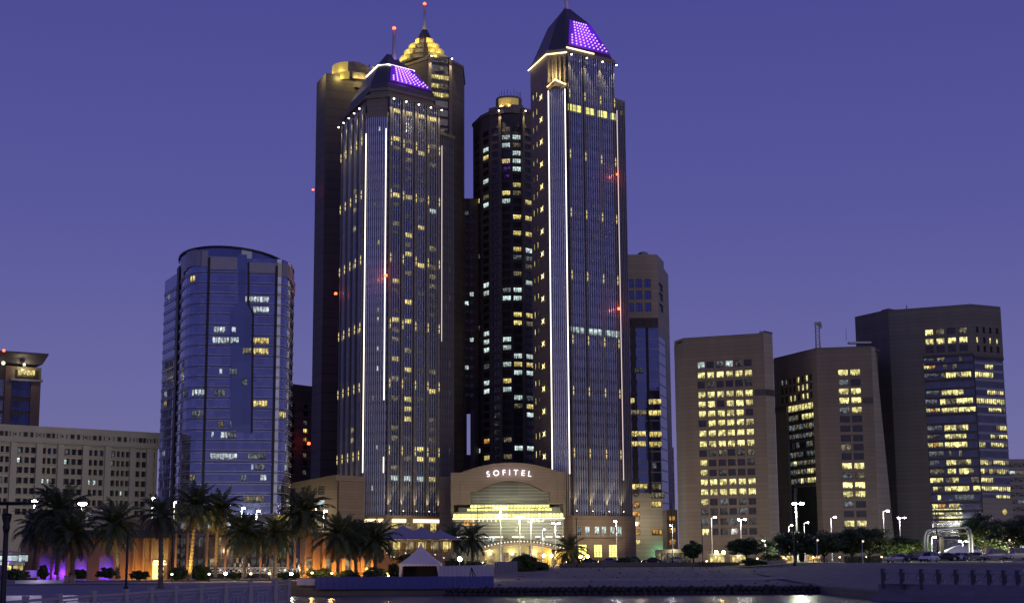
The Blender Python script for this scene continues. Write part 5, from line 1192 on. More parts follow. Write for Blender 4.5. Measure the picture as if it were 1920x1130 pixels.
mb = MB(); mb.fbox(fA, fA.u(20, 700), e + .3, zs0 - .4, zs0 + .3, -1, .9, M['metal']); mb.obj('balcony_slab', A_)
for k in range(9): mb = MB(); u = lerp(fA.u(22, 700), e, k / 8); mb.fbox(fA, u - .04, u + .04, zs0 + .3, zs0 + 1.4, .7, .78, M['pole']); mb.obj('railing_bar', A_)
lamp('POINT', fA.P(fA.u(45, 690), ze - .6, 2.4), 900, (1, .85, .5), .3, parent=A_); beacon(A_, at(7, 657, 500), .45)
bb_ = MB(); bb_.ball(fA.P(fA.u(43, 684), ze + .6, 1.6), .5, M['sofw'], 8, 5); bb_.ball(fA.P(fA.u(4, 683), ze + .6, 1.6), .7, M['sofw'], 8, 5); bb_.obj('soffit_lamp', A_)

# ------------------------------------------------------------------ brown flats between the glass tower and the dark tower, and the beige wing
fD = Face(c2(540, 800, 560), c2(584, 800, 570)); D_ = thing('apartment_building', 'narrow brown apartment block squeezed between the glass tower and the dark tower', 'building', (*fD.P(fD.L / 2, 0).xy, 0))
zt = fD.z(570, 722); rws = [fD.z(573, y) for y in (762, 776, 792, 807, 823, 838, 853, 868, 885)]; rws.sort()
us, hu = cuts(0, fD.L, [fD.u(x, 800) for x in (549, 573.5)], 2.4); zs_, hz = cuts(-1, zt, rws, 1.7)
mb = MB(); skin(mb, fD, us, zs_, lambda i, j: i in hu and j in hz, .8, M['dark']); mb.fbox(fD, 0, fD.L, -1, zt - .01, -14, -1, M['dark']); mb.obj('wall', D_)
for x in (549, 573.5):
    for j, r in enumerate(rws):
        k = {4: 'w_o', 5: 'w_y', 6: 'w_wd', 7: None, 2: 'w_yd', 0: 'w_wd'}.get(j) if x > 560 else None
        window(D_, fD, fD.u(x, 800), r, 2.4, 1.7, M[k] if k else M['unlit'], n=-.75, nx=2, bar=.12)
        mb = MB(); mb.fbox(fD, fD.u(x, 800) - 1.6, fD.u(x, 800) + 1.6, r - 1.35, r - .95, .01, .9, M['stone2']); mb.obj('balcony', D_)
beacon(D_, at(579, 831, 562), .6); lamp('POINT', at(579, 831, 560), 18, (1, .12, .03), .3, parent=D_)
fQ = Face(c2(553, 960, 470), c2(632, 960, 462)); Q_ = thing('hotel_wing', 'low beige wing at the foot of the left hotel tower with louvred windows', 'building', (*fQ.P(fQ.L / 2, 0).xy, 0))
zt = fQ.z(600, 892)
us, hu = cuts(0, fQ.L, [fQ.u(x, 930) for x in (570, 601)], 3.0); zs_, hz = cuts(-1, zt - 1.5, [fQ.z(600, y) for y in (918, 945, 968)][::-1], 2.8)
mb = MB(); skin(mb, fQ, us, zs_, lambda i, j: i in hu and j in hz, .5, M['stone2']); mb.fbox(fQ, 0, fQ.L, -1, zt - 1.6, -14, -.8, M['stone2']); mb.obj('wall', Q_)
mb = MB(); mb.hexa([fQ.P(-1, zt - 3.4, .8), fQ.P(fQ.L, zt - 1.5, .8), fQ.P(fQ.L, zt - 1.5, -14), fQ.P(-1, zt - 3.4, -14), fQ.P(-1, zt - 1.8, .8), fQ.P(fQ.L, zt + .2, .8), fQ.P(fQ.L, zt + .2, -14), fQ.P(-1, zt - 1.8, -14)], M['stone2']); mb.obj('parapet', Q_)
for x in (570, 601):
    for i, y in enumerate((918, 945, 968)): window(Q_, fQ, fQ.u(x, 930), fQ.z(600, y), 3.0, 2.8, M['w_w'] if (x, i) == (601, 1) else M['unlit'], n=-.45, nx=1, ny=6, bar=.12, fm=M['white'], pane=True)
lamp('POINT', fQ.P(fQ.L * .6, 14, 8), 2600, (1, .85, .55), .5, parent=Q_)
# ------------------------------------------------------------------ waterfront restaurant building on the left
fP = Face(c2(38, 1060, 262), c2(562, 1060, 268)); PX = lambda x, y=1040: fP.u(x, y); PZ = lambda y, x=300: fP.z(x, y)
P_ = thing('restaurant_building', 'low waterfront building with violet and orange lit arches behind the palms', 'building', (*fP.P(fP.L / 2, -.8).xy, -.8))
ztop = PZ(1008); M['terra'] = mat('ochre_render', (.30, .20, .135), .8, var=.15, scale=.3, bump=.05); M['lav'] = mat('white_render', (.6, .58, .6), .8, var=.1, scale=.3)
arch_x = [(72, 95), (99, 107), (112, 124), (139, 163), (186, 213)]
us = [0]; hu = set()
for a, b in arch_x: us.append(PX(a)); hu.add(len(us) - 1); us.append(PX(b))
us.append(PX(318)); za = PZ(1038)
mb = MB(); skin(mb, fP, us, [-1.5, za, ztop], lambda i, j: i in hu and j == 0, 1.4, M['terra']); mb.obj('front_wall', P_)
for i, (a, b) in enumerate(arch_x):
    ua, ub = PX(a), PX(b); w = ub - ua; mb = MB(); n = 8
    # arched head filling the top of the opening
    for q in range(n):
        x0, x1 = ua + w * q / n, ua + w * (q + 1) / n
        h = lambda x: za - w * .32 * (1 - math.sqrt(max(0, 1 - ((x - (ua + ub) / 2) / (w / 2)) ** 2)))
        mb.hexa([fP.P(x0, h(x0) - .01, .0), fP.P(x1, h(x1) - .01, .0), fP.P(x1, h(x1) - .01, -.5), fP.P(x0, h(x0) - .01, -.5), fP.P(x0, za, .0), fP.P(x1, za, .0), fP.P(x1, za, -.5), fP.P(x0, za, -.5)], M['terra'])
    mb.obj('arch_head', P_)
    mb = MB(); mb.fbox(fP, ua, ub, -1.5, za, -1.6, -1.39, M['lav']); mb.obj('niche', P_)
    lamp('POINT', fP.P((ua + ub) / 2, PZ(1074), -.6), 130, (.20, .03, 1.0), .3, parent=P_)
mb = MB(); mb.fbox(fP, 0, PX(318), -1.5, ztop + .5, -12, -1.7, M['terra']); mb.obj('core', P_)
mb = MB(); mb.fbox(fP, PX(45), PX(318), ztop, ztop + 1.4, -13, 1.6, M['dark2']); mb.obj('eaves', P_)
# barrel-shaped glazed roof lights
for k, x in enumerate((40, 75, 122, 160)):
    mb = MB(); u0, u1 = PX(x), PX(x + 34); n = 8; r = []
    for q in range(n + 1):
        a = math.pi * q / n; r.append((lerp(u0, u1, .5 - .5 * math.cos(a)), ztop + 2.2 + 2.9 * math.sin(a)))
    mb.loft([[fP.P(u, z, -2) for u, z in r], [fP.P(u, z, -11) for u, z in r]], M['white']); mb.obj('barrel_roof', P_)
    for q in range(0, n + 1, 2):
        mb = MB(); mb.tube([fP.P(r[q][0], r[q][1] + .05, -2), fP.P(r[q][0], r[q][1] + .05, -11)], .1, M['pole'], 4); mb.obj('roof_rib', P_)
    lamp('POINT', fP.P((u0 + u1) / 2, ztop + 6.2, -3), 420, (.75, .8, 1), .4, parent=P_)  # unseen cool lamp added to brighten each barrel roof
mb = MB(); mb.fbox(fP, PX(205), PX(318), ztop + 1.4, PZ(972), -11, -1, M['terra']); mb.fbox(fP, PX(330), PX(520), PZ(994), PZ(976), -11, -2, M['beige']); mb.obj('upper_storey', P_)
for k in range(7): window(P_, fP, PX(345 + 26 * k), PZ(985), 2.0, 1.3, M['w_cw' if k in (2, 3, 6) else 'w_wd'], n=-1.96, nx=2)
mb = MB(); mb.fbox(fP, PX(318), PX(562), PZ(1000), PZ(994), -12, 2.2, M['dark2']); mb.obj('eaves', P_)
# orange entrance and lit pillars
for x in (126, 250, 268, 284, 312): 
    mb = MB(); mb.fbox(fP, PX(x), PX(x + 3.2), -1.2, ztop - .01, .01, .5, M['terra']); mb.obj('pillar', P_)
for x, p in ((130, 30), (175, 15), (248, 150), (266, 190), (284, 160), (225, 20)): lamp('POINT', fP.P(PX(x), PZ(1078), 2.0), p, (1, .42, .05), .25, parent=P_)
lamp('POINT', fP.P(PX(300), PZ(1052), 2.0), 300, (1, .75, .2), .25, parent=P_)
window(P_, fP, PX(297), PZ(1068), 2.1, 3.2, M['w_l'], n=.05, nx=2, bar=.1, fm=M['bframe'], pane=True)
mb = MB(); mb.fbox(fP, PX(289), PX(313), PZ(1058), PZ(1056), .02, 1.8, M['strip2']); mb.obj('entrance_canopy', P_); mb = MB(); mb.fbox(fP, PX(290), PX(311), PZ(1052.5), PZ(1050), .02, 1.5, M['sofw']); mb.obj('entrance_sign', P_)
# glazed dining hall with lit columns
mb = MB(); mb.fbox(fP, PX(318), PX(562), -1.5, PZ(1000), -9, -3, M['gdark']); mb.obj('dining_glazing', P_)
for k in range(21):
    for j in range(3):
        x = 324 + k * 11.2
        km = rnd.choice(['w_d', 'w_d', 'w_d', 'unlit', 'unlit', 'unlit', 'w_yd' if rnd.random() < .25 else 'w_d'])
        window(P_, fP, PX(x + 5), PZ(1016 + 20 * j), PX(334.4) - PX(323.4), 1.8, M[km], n=-2.96, nx=1, bar=.09)
for x in (330, 352, 388, 423, 489, 540, 553):
    mb = MB(); mb.fbox(fP, PX(x - 2), PX(x + 2), -1.2, PZ(1000), .2, .8, M['terra']); mb.obj('column', P_); lamp('SPOT', fP.P(PX(x), -.6, 1.9), 600, (1, .42, .08), .2, 70, fP.P(PX(x), 6, .6), .7, parent=P_)
lamp('POINT', fP.P(PX(420), 4, -1.5), 500, (1, .6, .25), .5, parent=P_)
# white pierced balustrade
mb = MB(); s = .9
for a, b in (((-s, 0), (0, s * .8)), ((0, s * .8), (s, 0)), ((-s, s * .8), (0, 0)), ((0, 0), (s, s * .8))): mb.tube([(a[0], 0, a[1] + .1), (b[0], 0, b[1] + .1)], .09, M['lav'], 4)
mb.box(-s, s, -.1, .1, s * .8 + .12, s * .8 + .32, M['lav']); mb.box(-s, s, -.1, .1, 0, .12, M['lav']); me = mb.mesh('balustrade_panel')
u0, u1 = PX(386), PX(556); nb = int((u1 - u0) / 1.8)
for k in range(nb): inst('balustrade_panel', me, P_, fP.P(u0 + 1.8 * k + .9, PZ(1075), 3), fP.ang)
for k in range(4): lamp('POINT', fP.P(lerp(u0, u1, (k + .5) / 4), PZ(1070), 5.5), 60, (1, .85, .5), .2, parent=P_)
# bright glazed kiosk at the far left
fK = Face(c2(-30, 1060, 256), c2(46, 1060, 258)); K2 = thing('kiosk', 'lit glass kiosk with slanted roof at the far left behind the dark lamp post', 'kiosk', (*fK.P(fK.L / 2, -.8).xy, -.8))
mb = MB(); mb.hexa([fK.P(0, fK.z(20, 1032), 3), fK.P(fK.L, fK.z(20, 1038), 3), fK.P(fK.L, fK.z(20, 1038), -6), fK.P(0, fK.z(20, 1032), -6), fK.P(0, fK.z(20, 1029), 3), fK.P(fK.L, fK.z(20, 1035), 3), fK.P(fK.L, fK.z(20, 1035), -6), fK.P(0, fK.z(20, 1029), -6)], M['white']); mb.obj('roof', K2)
mb = MB(); mb.fbox(fK, 0, fK.L - .2, -1.2, fK.z(20, 1038.5), -6, -.4, M['dark2']); mb.obj('core', K2)
for x, y, w, h, k in ((14, 1046, 3.6, 1.0, 'w_w'), (32, 1046, 3.6, 1.2, 'w_w'), (14, 1055, 2.6, .7, 'w_w'), (32, 1056, 2.6, .7, 'w_wd'), (13, 1063, 1.5, 1.2, 'w_y'), (34, 1064, 1.7, 1.3, 'w_y')): window(K2, fK, fK.u(x, y), fK.z(x, y), w, h, M[k], n=-.35, nx=2, bar=.08)
lamp('POINT', fK.P(fK.L * .6, 2.5, 2.0), 260, (.4, .15, 1), .3, parent=K2)
# plain orange-lit house behind the right group of palms
fO = Face(c2(560, 1050, 285), c2(705, 1050, 292)); O_ = thing('garden_house', 'low orange lit house behind the dense palms left of the white tent', 'building', (*fO.P(fO.L / 2, -.8).xy, -.8))
mb = MB(); mb.fbox(fO, 0, fO.L, -1.2, fO.z(600, 1003), -10, 0, M['terra']); mb.obj('wall', O_)
mb = MB(); mb.fbox(fO, -.8, fO.L + .8, fO.z(600, 1003), fO.z(600, 997), -11, 1, M['dark2']); mb.obj('roof', O_)
for k in range(8): u = fO.L * (k + .5) / 8; mb = MB(); mb.fbox(fO, u - .35, u + .35, -1, fO.z(600, 1003) - .01, .01, .6, M['terra']); mb.obj('pillar', O_)
for k in range(4): u = fO.L * (k + .6) / 4; window(O_, fO, u, 1.4, 1.8, 2.6, M['w_yd'], n=.04, nx=2, bar=.1)
for x, p in ((563, 420), (582, 160), (610, 420), (640, 420), (668, 420), (695, 300)): lamp('POINT', fO.P(fO.u(x, 1060), .6, 2.2), p, (1, .45, .06), .25, parent=O_)

# ------------------------------------------------------------------ tents and pavilion
M['canvas'] = mat('tent_canvas', (.62, .60, .64), .8, var=.08, scale=.5)
M['canvasg'] = mat('grey_canvas', (.33, .31, .36), .8, var=.1, scale=.5)
def tent_roof(mb, c, hx, hy, z0, z1, m, n=6, pw=1.9, ang=0):
    rings = []
    for k in range(n + 1):
        t = k / n; s = max(.03, (1 - t) ** pw * .97 + .03 * (1 - t)); ca, sa = math.cos(ang), math.sin(ang)
        rings.append([(c.x + (x * ca - y * sa) * s, c.y + (x * sa + y * ca) * s, lerp(z0, z1, t)) for x, y in ((-hx, -hy), (0, -hy * .97), (hx, -hy), (hx * .97, 0), (hx, hy), (0, hy * .97), (-hx, hy), (-hx * .97, 0))])
    mb.loft(rings, m)
pt = at(789, 1083, 246); tz = gz(pt.x, pt.y)
T_ = thing('gazebo_tent', 'white peaked tent standing alone behind the blue hoarding', 'tent', (pt.x, pt.y, tz))
ze, zp = at(789, 1056, 246).z, at(789, 1018, 246).z; hx = 3.25
mb = MB(); tent_roof(mb, pt, hx, hx, ze, zp + .1, M['canvas'], 8, 1.5); mb.lathe((pt.x, pt.y, 0), [(.12, zp - .5), (.1, zp + .1)], M['canvas'], 6); mb.obj('tent_roof', T_)
mb = MB()
for q in range(4):
    a = [(-1, -1), (1, -1), (1, 1), (-1, 1)][q]; b = [(1, -1), (1, 1), (-1, 1), (-1, -1)][q]
    for k in range(12):
        p = [Vector((pt.x + lerp(a[0], b[0], t) * (hx + .02), pt.y + lerp(a[1], b[1], t) * (hx + .02), 0)) for t in (k / 12, (k + 1) / 12)]; mid = (p[0] + p[1]) / 2
        mb.face([p[0] + Vector((0, 0, ze - .28)), mid + Vector((0, 0, ze - .42)), p[1] + Vector((0, 0, ze - .28)), p[1] + Vector((0, 0, ze)), p[0] + Vector((0, 0, ze))], M['canvas'])
mb.obj('valance', T_)
for sx_, sy_ in ((-1, -1), (1, -1), (1, 1), (-1, 1)): mb = MB(); mb.tube([(pt.x + sx_ * (hx - .08), pt.y + sy_ * (hx - .08), tz), (pt.x + sx_ * (hx - .08), pt.y + sy_ * (hx - .08), ze)], .07, M['gpole'], 6); mb.obj('leg', T_)
mb = MB()
for sx_ in (-1, 1):
    x = pt.x + sx_ * hx; mb.hexa([(x - sx_ * .1, pt.y - hx, tz), (x - sx_ * .05, pt.y - hx, tz), (x - sx_ * .05, pt.y + hx, tz), (x - sx_ * .1, pt.y + hx, tz), (x - sx_ * .65, pt.y - hx + .05, ze), (x - sx_ * .1, pt.y - hx + .05, ze), (x - sx_ * .05, pt.y + hx - .1, ze), (x - sx_ * .1, pt.y + hx - .1, ze)], M['canvas'])
mb.obj('side_curtain', T_)
mb = MB(); mb.box(pt.x - hx + .2, pt.x + hx - .2, pt.y + hx - .25, pt.y + hx - .2, tz, ze, M['dark2']); mb.obj('back_curtain', T_)  # added dark sheet standing for the shade inside the tent
V_ = thing('pavilion', 'open garden pavilion with two grey canvas peaks and lit posts behind the white tent', 'pavilion', (*at(770, 1050, 300).xy, 0))
p0, p1 = at(706, 1012, 300), at(848, 1012, 300)
for cx, hw, yt in ((755, 6.9, 984), (790, 6.4, 987), (826, 4.4, 992)):
    c = at(cx, 1010, 300); mb = MB(); tent_roof(mb, c, hw, 6, at(cx, 1010.5 + (cx - 755) * .012, 300).z, at(cx, yt, 300).z, M['canvasg'], 6, 1.25); mb.obj('canvas_roof', V_)
fV = Face(p0.xy + Vector((0, -5)), p1.xy + Vector((0, -5))); zr = fV.z(770, 1012); zfl = fV.z(770, 1040)
mb = MB(); mb.fbox(fV, 0, fV.L, zfl - 4, zfl, -11, .3, M['terra']); mb.obj('deck', V_)
mb = MB(); mb.fbox(fV, 0, fV.L, zr - .2, zr, -.3, 0, M['white']); mb.obj('beam', V_)
for k in range(10):
    u = fV.L * (k + .3) / 9.6; mb = MB(); mb.fbox(fV, u - .12, u + .12, zfl, zr - .2, -.28, -.02, M['white']); mb.obj('post', V_)
    if k % 2 == 0: lamp('POINT', fV.P(u + .6, zr - 1.2, -1.2), 150, (1, .7, .25), .2, parent=V_)
mb = MB(); mb.fbox(fV, 0, fV.L, zfl, zr - .3, -10, -9.6, M['terra']); mb.obj('back_wall', V_)
for k in range(6): window(V_, fV, fV.L * (k + .5) / 6, zfl + 1.6, 1.7, 2.2, M['w_y' if k % 2 else 'w_yd'], n=-9.5, nx=2)
for k in range(36):
    u = fV.L * (k + .5) / 36; mb = MB(); mb.fbox(fV, u - .04, u + .04, zfl, zfl + .95, .1, .18, M['pole']); mb.obj('railing_bar', V_)
mb = MB(); mb.fbox(fV, 0, fV.L, zfl + .95, zfl + 1.05, .08, .2, M['pole']); mb.obj('handrail', V_)
bm_ = MB(); bm_.ball((0, 0, 0), .14, M['sofw'], 6, 4); me = bm_.mesh('garden_lamp')
for k in range(14): inst('garden_lamp', me, V_, fV.P(rnd.uniform(1, fV.L - 1), zfl + rnd.uniform(-.6, .6), .5 + rnd.random()))

# ------------------------------------------------------------------ hoardings on the bank
M['blue'] = mat('blue_hoarding', (.09, .10, .34), .6, var=.15, scale=.6, bump=.1); M['whitep'] = mat('white_hoarding', (.52, .50, .58), .7, var=.12, scale=.5, bump=.1)
def hoarding(name, label, pts, m, pitch, corr=.06, dark_every=0, ytops=None):
    a, b = pts; f = Face(a.xy, b.xy); t = thing(name, label, 'fence', (*f.P(f.L / 2, 0).xy, min(a.z, b.z)))
    n = max(1, int(f.L / pitch)); w = f.L / n; H = ytops
    mb = MB(); mb.hexa([(-w / 2 + .015, -.04, 0), (w / 2 - .015, -.04, 0), (w / 2 - .015, .04, 0), (-w / 2 + .015, .04, 0), (-w / 2 + .015, -.04, H), (w / 2 - .015, -.04, H), (w / 2 - .015, .04, H), (-w / 2 + .015, .04, H)], m)
    mb.box(-w * .22, w * .22, -.04 - corr, -.041, .02, H - .02, m); me = mb.mesh('panel')
    for k in range(n): inst('panel', me, t, (*f.P(w * (k + .5), 0, rnd.uniform(-.02, .02)).xy, lerp(a.z, b.z, (k + .5) / n) + rnd.uniform(-.03, .03)), f.ang)
    mb = MB(); mb.hexa([f.P(0, a.z + H * .72, -.05), f.P(f.L, b.z + H * .72, -.05), f.P(f.L, b.z + H * .72, -.12), f.P(0, a.z + H * .72, -.12), f.P(0, a.z + H * .78, -.05), f.P(f.L, b.z + H * .78, -.05), f.P(f.L, b.z + H * .78, -.12), f.P(0, a.z + H * .78, -.12)], M['pole']); mb.obj('rail', t)
    return t
a, b = at(591, 1104, 231.4), at(926, 1103, 231.4); hoarding('hoarding', 'long blue hoarding along the water below the white tent', (a, b), M['blue'], .95, ytops=1.85)
a, b = at(556, 1096, 231.0), at(590, 1097, 231.4); hoarding('hoarding', 'short grey hoarding joining the left end of the long blue one', (a, b), M['whitep'], .9, ytops=1.0)
a, b = at(824, 1082, 238), at(926, 1079, 239); hoarding('hoarding', 'white panel hoarding right of the peaked tent', (a, b), M['whitep'], .62, ytops=1.75)
a, b = at(927, 1076, 240), at(970, 1074, 243); hoarding('hoarding', 'blue grey ribbed hoarding beyond the end of the white one', (a, b), M['metal'], .5, ytops=1.9)
p = at(884, 1082, 233); mb = MB()
mb.tube([(p.x - .3, p.y, p.z), (p.x, p.y, p.z + 1.5)], .07, M['pole'], 5); mb.tube([(p.x + .7, p.y, p.z), (p.x, p.y, p.z + 1.5)], .07, M['pole'], 5); mb.tube([(p.x + .2, p.y + .6, p.z), (p.x, p.y, p.z + 1.5)], .07, M['pole'], 5); tag(mb.obj('trestle'), 'dark leaning trestle propped in front of the white hoarding', 'trestle')
# concrete landing and low dock edge
a = at(848, 1107, 229); mb = MB(); mb.box(a.x, a.x + 6.4, 228.2, 231.2, -2.85, -2.35, M['conc2']); o = mb.obj('landing_stage'); tag(o, 'small concrete landing at the right end of the blue hoarding', 'jetty')
# low fence walls along the far street
def wall_seg(name, label, x0, x1, y, Y, h, m, cap=None):
    a, b = at(x0, y, Y), at(x1, y, Y); f = Face(a.xy, b.xy); t = thing(name, label, 'wall', (*f.P(f.L / 2, 0).xy, a.z)); n = max(2, int(f.L / 2.6)); w = f.L / n
    mb = MB(); mb.box(-w / 2 + .04, w / 2 - .04, -.08, .08, -.5, h, m); mb.box(-w / 2 + .3, w / 2 - .3, -.11, -.081, .15, h - .15, m); me = mb.mesh('wall_panel')
    for k in range(n): q = f.P(w * (k + .5), 0); inst('wall_panel', me, t, (q.x, q.y, lerp(a.z, b.z, (k + .5) / n)), f.ang)
    mb = MB(); mb.box(-.15, .15, -.15, .15, -.5, h + .15, m); me = mb.mesh('wall_post')
    for k in range(n + 1): q = f.P(w * k, 0); inst('wall_post', me, t, (q.x, q.y, lerp(a.z, b.z, k / n)), f.ang)
wall_seg('boundary_wall', 'low grey panelled wall between the sand and the office towers', 1096, 1310, 1062, 345, 1.0, M['conc2'])
wall_seg('boundary_wall', 'low brown panelled wall under the orange lamps', 1311, 1386, 1063, 345, 1.15, M['dark'])
wall_seg('boundary_wall', 'low dark wall between the sand and the entrance hall', 1050, 1095, 1064, 345, .9, M['dark'])
# white banner
a = at(1437, 1059, 330); f = FlatF(a.x, a.y, 0); t = thing('banner', 'white printed banner on the ground in front of the lit palm', 'banner', a)
M['print'] = mat('banner_print', (.55, .52, .6), .8, var=.8, scale=2.2)
mb = MB(); mb.fbox(f, 0, 4.4, a.z + .05, a.z + .95, -.03, 0, M['print']); mb.obj('sheet', t)
for u in (.05, 4.35): mb = MB(); mb.fbox(f, u - .05, u + .05, a.z - .3, a.z + 1.05, -.12, -.04, M['pole']); mb.obj('post', t)
# ------------------------------------------------------------------ palms
M['palm'] = mat('palm_leaf', (.06, .088, .034), .55, var=.45, scale=1.5); M['palmd'] = mat('dry_palm_leaf', (.16, .12, .06), .7, var=.35, scale=2); M['trunk'] = mat('palm_trunk', (.16, .125, .09), .9, var=.45, scale=3, bump=.6, bscale=9, stretch=(1, 1, 2.5))
M['leaf'] = mat('tree_leaf', (.08, .12, .04), .6, var=.55, scale=.9); M['leaf2'] = mat('bush_leaf', (.07, .115, .035), .6, var=.55, scale=1.2); M['bark'] = mat('bark', (.10, .08, .06), .9, var=.4, scale=4, bump=.4)
def frond_mesh(pitch, L, droop, m, seed, ns=20):
    r = random.Random(seed); mb = MB(); pts = []; p = Vector((.1, 0, 0)); a = pitch
    for k in range(ns + 1):
        pts.append(p.copy()); p = p + Vector((math.cos(a), 0, math.sin(a))) * (L / ns); a -= droop / ns * (.5 + k / ns)
    mb.tube([pts[i] for i in range(0, ns + 1, 4)], [.06, .05, .04, .028, .018, .01][:len(range(0, ns + 1, 4))], m, 4)
    for k in range(2, ns + 1):
        t = k / ns; ln = L * .20 * (math.sin(math.pi * min(1, t * .85 + .12)) ** .7) * r.uniform(.85, 1.15); tg = (pts[k] - pts[k - 1]).normalized(); up = Vector((-tg.z, 0, tg.x))
        for s in (-1, 1):
            for h in (0, .5):
                b = pts[k - 1].lerp(pts[k], h); d = (Vector((0, s, 0)) * .72 + tg * .62 + up * r.uniform(-.38, .22) + Vector((0, 0, -.15))).normalized(); w = tg * .05
                e = b + d * ln + Vector((0, 0, -ln * .14)); mdl = b + d * ln * .5
                mb.face([b - w * .6, b + w * .6, mdl + w, e, mdl - w], m)
    return mb.mesh('frond')
PITCH = [(76, 1.0), (58, 1.35), (40, 1.6), (18, 1.6), (-4, 1.4), (-30, 1.0), (-55, .6)]
FR = [[frond_mesh(R(p), 3.9, d * sm_, M['palm'] if i < 6 else M['palmd'], 10 * i + s) for s, sm_ in ((0, 1.0), (1, 1.15), (2, .85))] for i, (p, d) in enumerate(PITCH)]
def trunk_mesh(H, r0=.30, r1=.22, seed=0):
    r = random.Random(seed); mb = MB(); n = int(H / .28); pr = []; bend = r.uniform(-.02, .02)
    for k in range(n + 1):
        t = k / n; rr = lerp(r0, r1, t) * (1.12 if k % 2 else .93) * (1.25 if t < .05 else 1)
        pr.append([Vector((rr * math.cos(2 * math.pi * q / 9 + k * .35) + bend * H * t * t, rr * math.sin(2 * math.pi * q / 9 + k * .35), t * H)) for q in range(9)])
    top = pr[-1]; mb.loft(pr, M['trunk']); mb.lathe((bend * H, 0, H - .5), [(.25, 0), (.42, .3), (.45, .7), (.2, 1.1)], M['trunk'], 9); return mb.mesh('trunk'), bend * H
PALMS = [  # base x, base y, crown y, depth, frond length factor, lean of the fronds by wind, label
    (62, 1078, 990, 246, 1.0, 0, 'leftmost palm tree in front of the lit glass kiosk'), (105, 1077, 962, 240, 1.35, .5, 'tall windblown palm tree between the two bright street lamps on the left'),
    (136, 1078, 1000, 236, 1.1, .4, 'shorter palm tree before the violet lit arches'), (221, 1084, 985, 236, 1.15, .3, 'palm tree with a pale lit trunk just left of a thin dark post'),
    (301, 1105, 968, 172, .72, 0, 'nearest palm tree, dark trunk running down to the railing'), (355, 1088, 950, 236, 1.05, 0, 'palm tree with its trunk lit golden from below'),
    (403, 1081, 958, 240, .95, 0, 'palm tree right of the golden lit trunk'), (458, 1081, 1000, 238, .95, 0, 'short palm tree before the dining hall, left of its twin'), (515, 1081, 1004, 238, .9, 0, 'short palm tree before the dining hall, right of its twin'),
    (567, 1076, 962, 240, 1.1, 0, 'tall dark palm tree at the right end of the dining hall'), (633, 1084, 1004, 250, 1.12, 0, 'broad dark palm tree left in the dense clump beside the pavilion'), (668, 1084, 1008, 262, 1.0, 0, 'dark palm tree in the middle of the dense clump'),
    (703, 1084, 1012, 255, 1.05, 0, 'dark palm tree right in the dense clump beside the pavilion'), (848, 1047, 1012, 330, 1.05, 0, 'left one of two small palm trees before the glowing hotel entrance'), (886, 1050, 1010, 330, 1.0, 0, 'right one of two small palm trees before the glowing hotel entrance'),
    (1066, 1056, 1032, 350, 1.2, 0, 'small orange lit palm tree beside the office tower'), (1448, 1053, 1034, 338, 1.05, 0, 'small white lit palm tree left of the broad park trees')]
for i, (px, pb, pc, Y, fs, wind, lab) in enumerate(PALMS):
    b = at(px, pb, Y); ct = at(px, pc, Y); H = ct.z - b.z; r = random.Random(i * 7 + 1)
    t = thing('palm_tree', lab, 'palm tree', b, 'date palms along the waterfront'); tm, bx = trunk_mesh(H, .30 if H > 4 else .24, .24 if H > 4 else .2, i)
    t.rotation_euler = (r.uniform(-.03, .03), r.uniform(-.06, .06), 0); inst('trunk', tm, t, b); nf = (r.randint(54, 76) if fs > .8 and Y < 300 else 40)
    for k in range(nf):
        q = (k + .5) / nf; lv = min(6, int(q * 6.9)); yaw = k * 2.39996 + r.uniform(-.2, .2)
        if wind: yaw = yaw + wind * math.sin(yaw + math.pi) * -1.0
        s = fs * 1.2 * r.uniform(.85, 1.12) * (.85 if lv == 0 else 1) * (.8 if lv == 6 else 1)
        inst('frond', FR[lv][k % 3], t, b + Vector((bx, 0, H + .35 - q * .5)), rot=(r.uniform(-.15, .15), r.uniform(-.08, .08), yaw), scale=(s, s, s))
def ground_spot(px, py, Y, power, col, dy=-1.5, dz=.4, aim=None):
    p = at(px, py, Y); q = Vector((p.x, p.y + dy, p.z + dz))
    return lamp('SPOT', q, power, col, .15, 70, aim or (p + Vector((0, 0, 5))), .6)
ground_spot(355, 1088, 236, 4200, (1, .62, .12), -3.6, .3, at(355, 1040, 236)); ground_spot(352, 1088, 236, 2500, (1, .62, .14), -2.0, .3, at(357, 1000, 236)); ground_spot(221, 1084, 236, 900, (1, .75, .4), -3.2); ground_spot(403, 1081, 240, 1300, (1, .45, .1), -3.2); ground_spot(490, 1080, 238, 300, (1, .4, .1))
ground_spot(1066, 1056, 350, 1600, (1, .6, .15), -2.5); ground_spot(1448, 1053, 338, 1800, (.95, 1, .85), -2.5); ground_spot(301, 1105, 172, 60, (1, .6, .3))

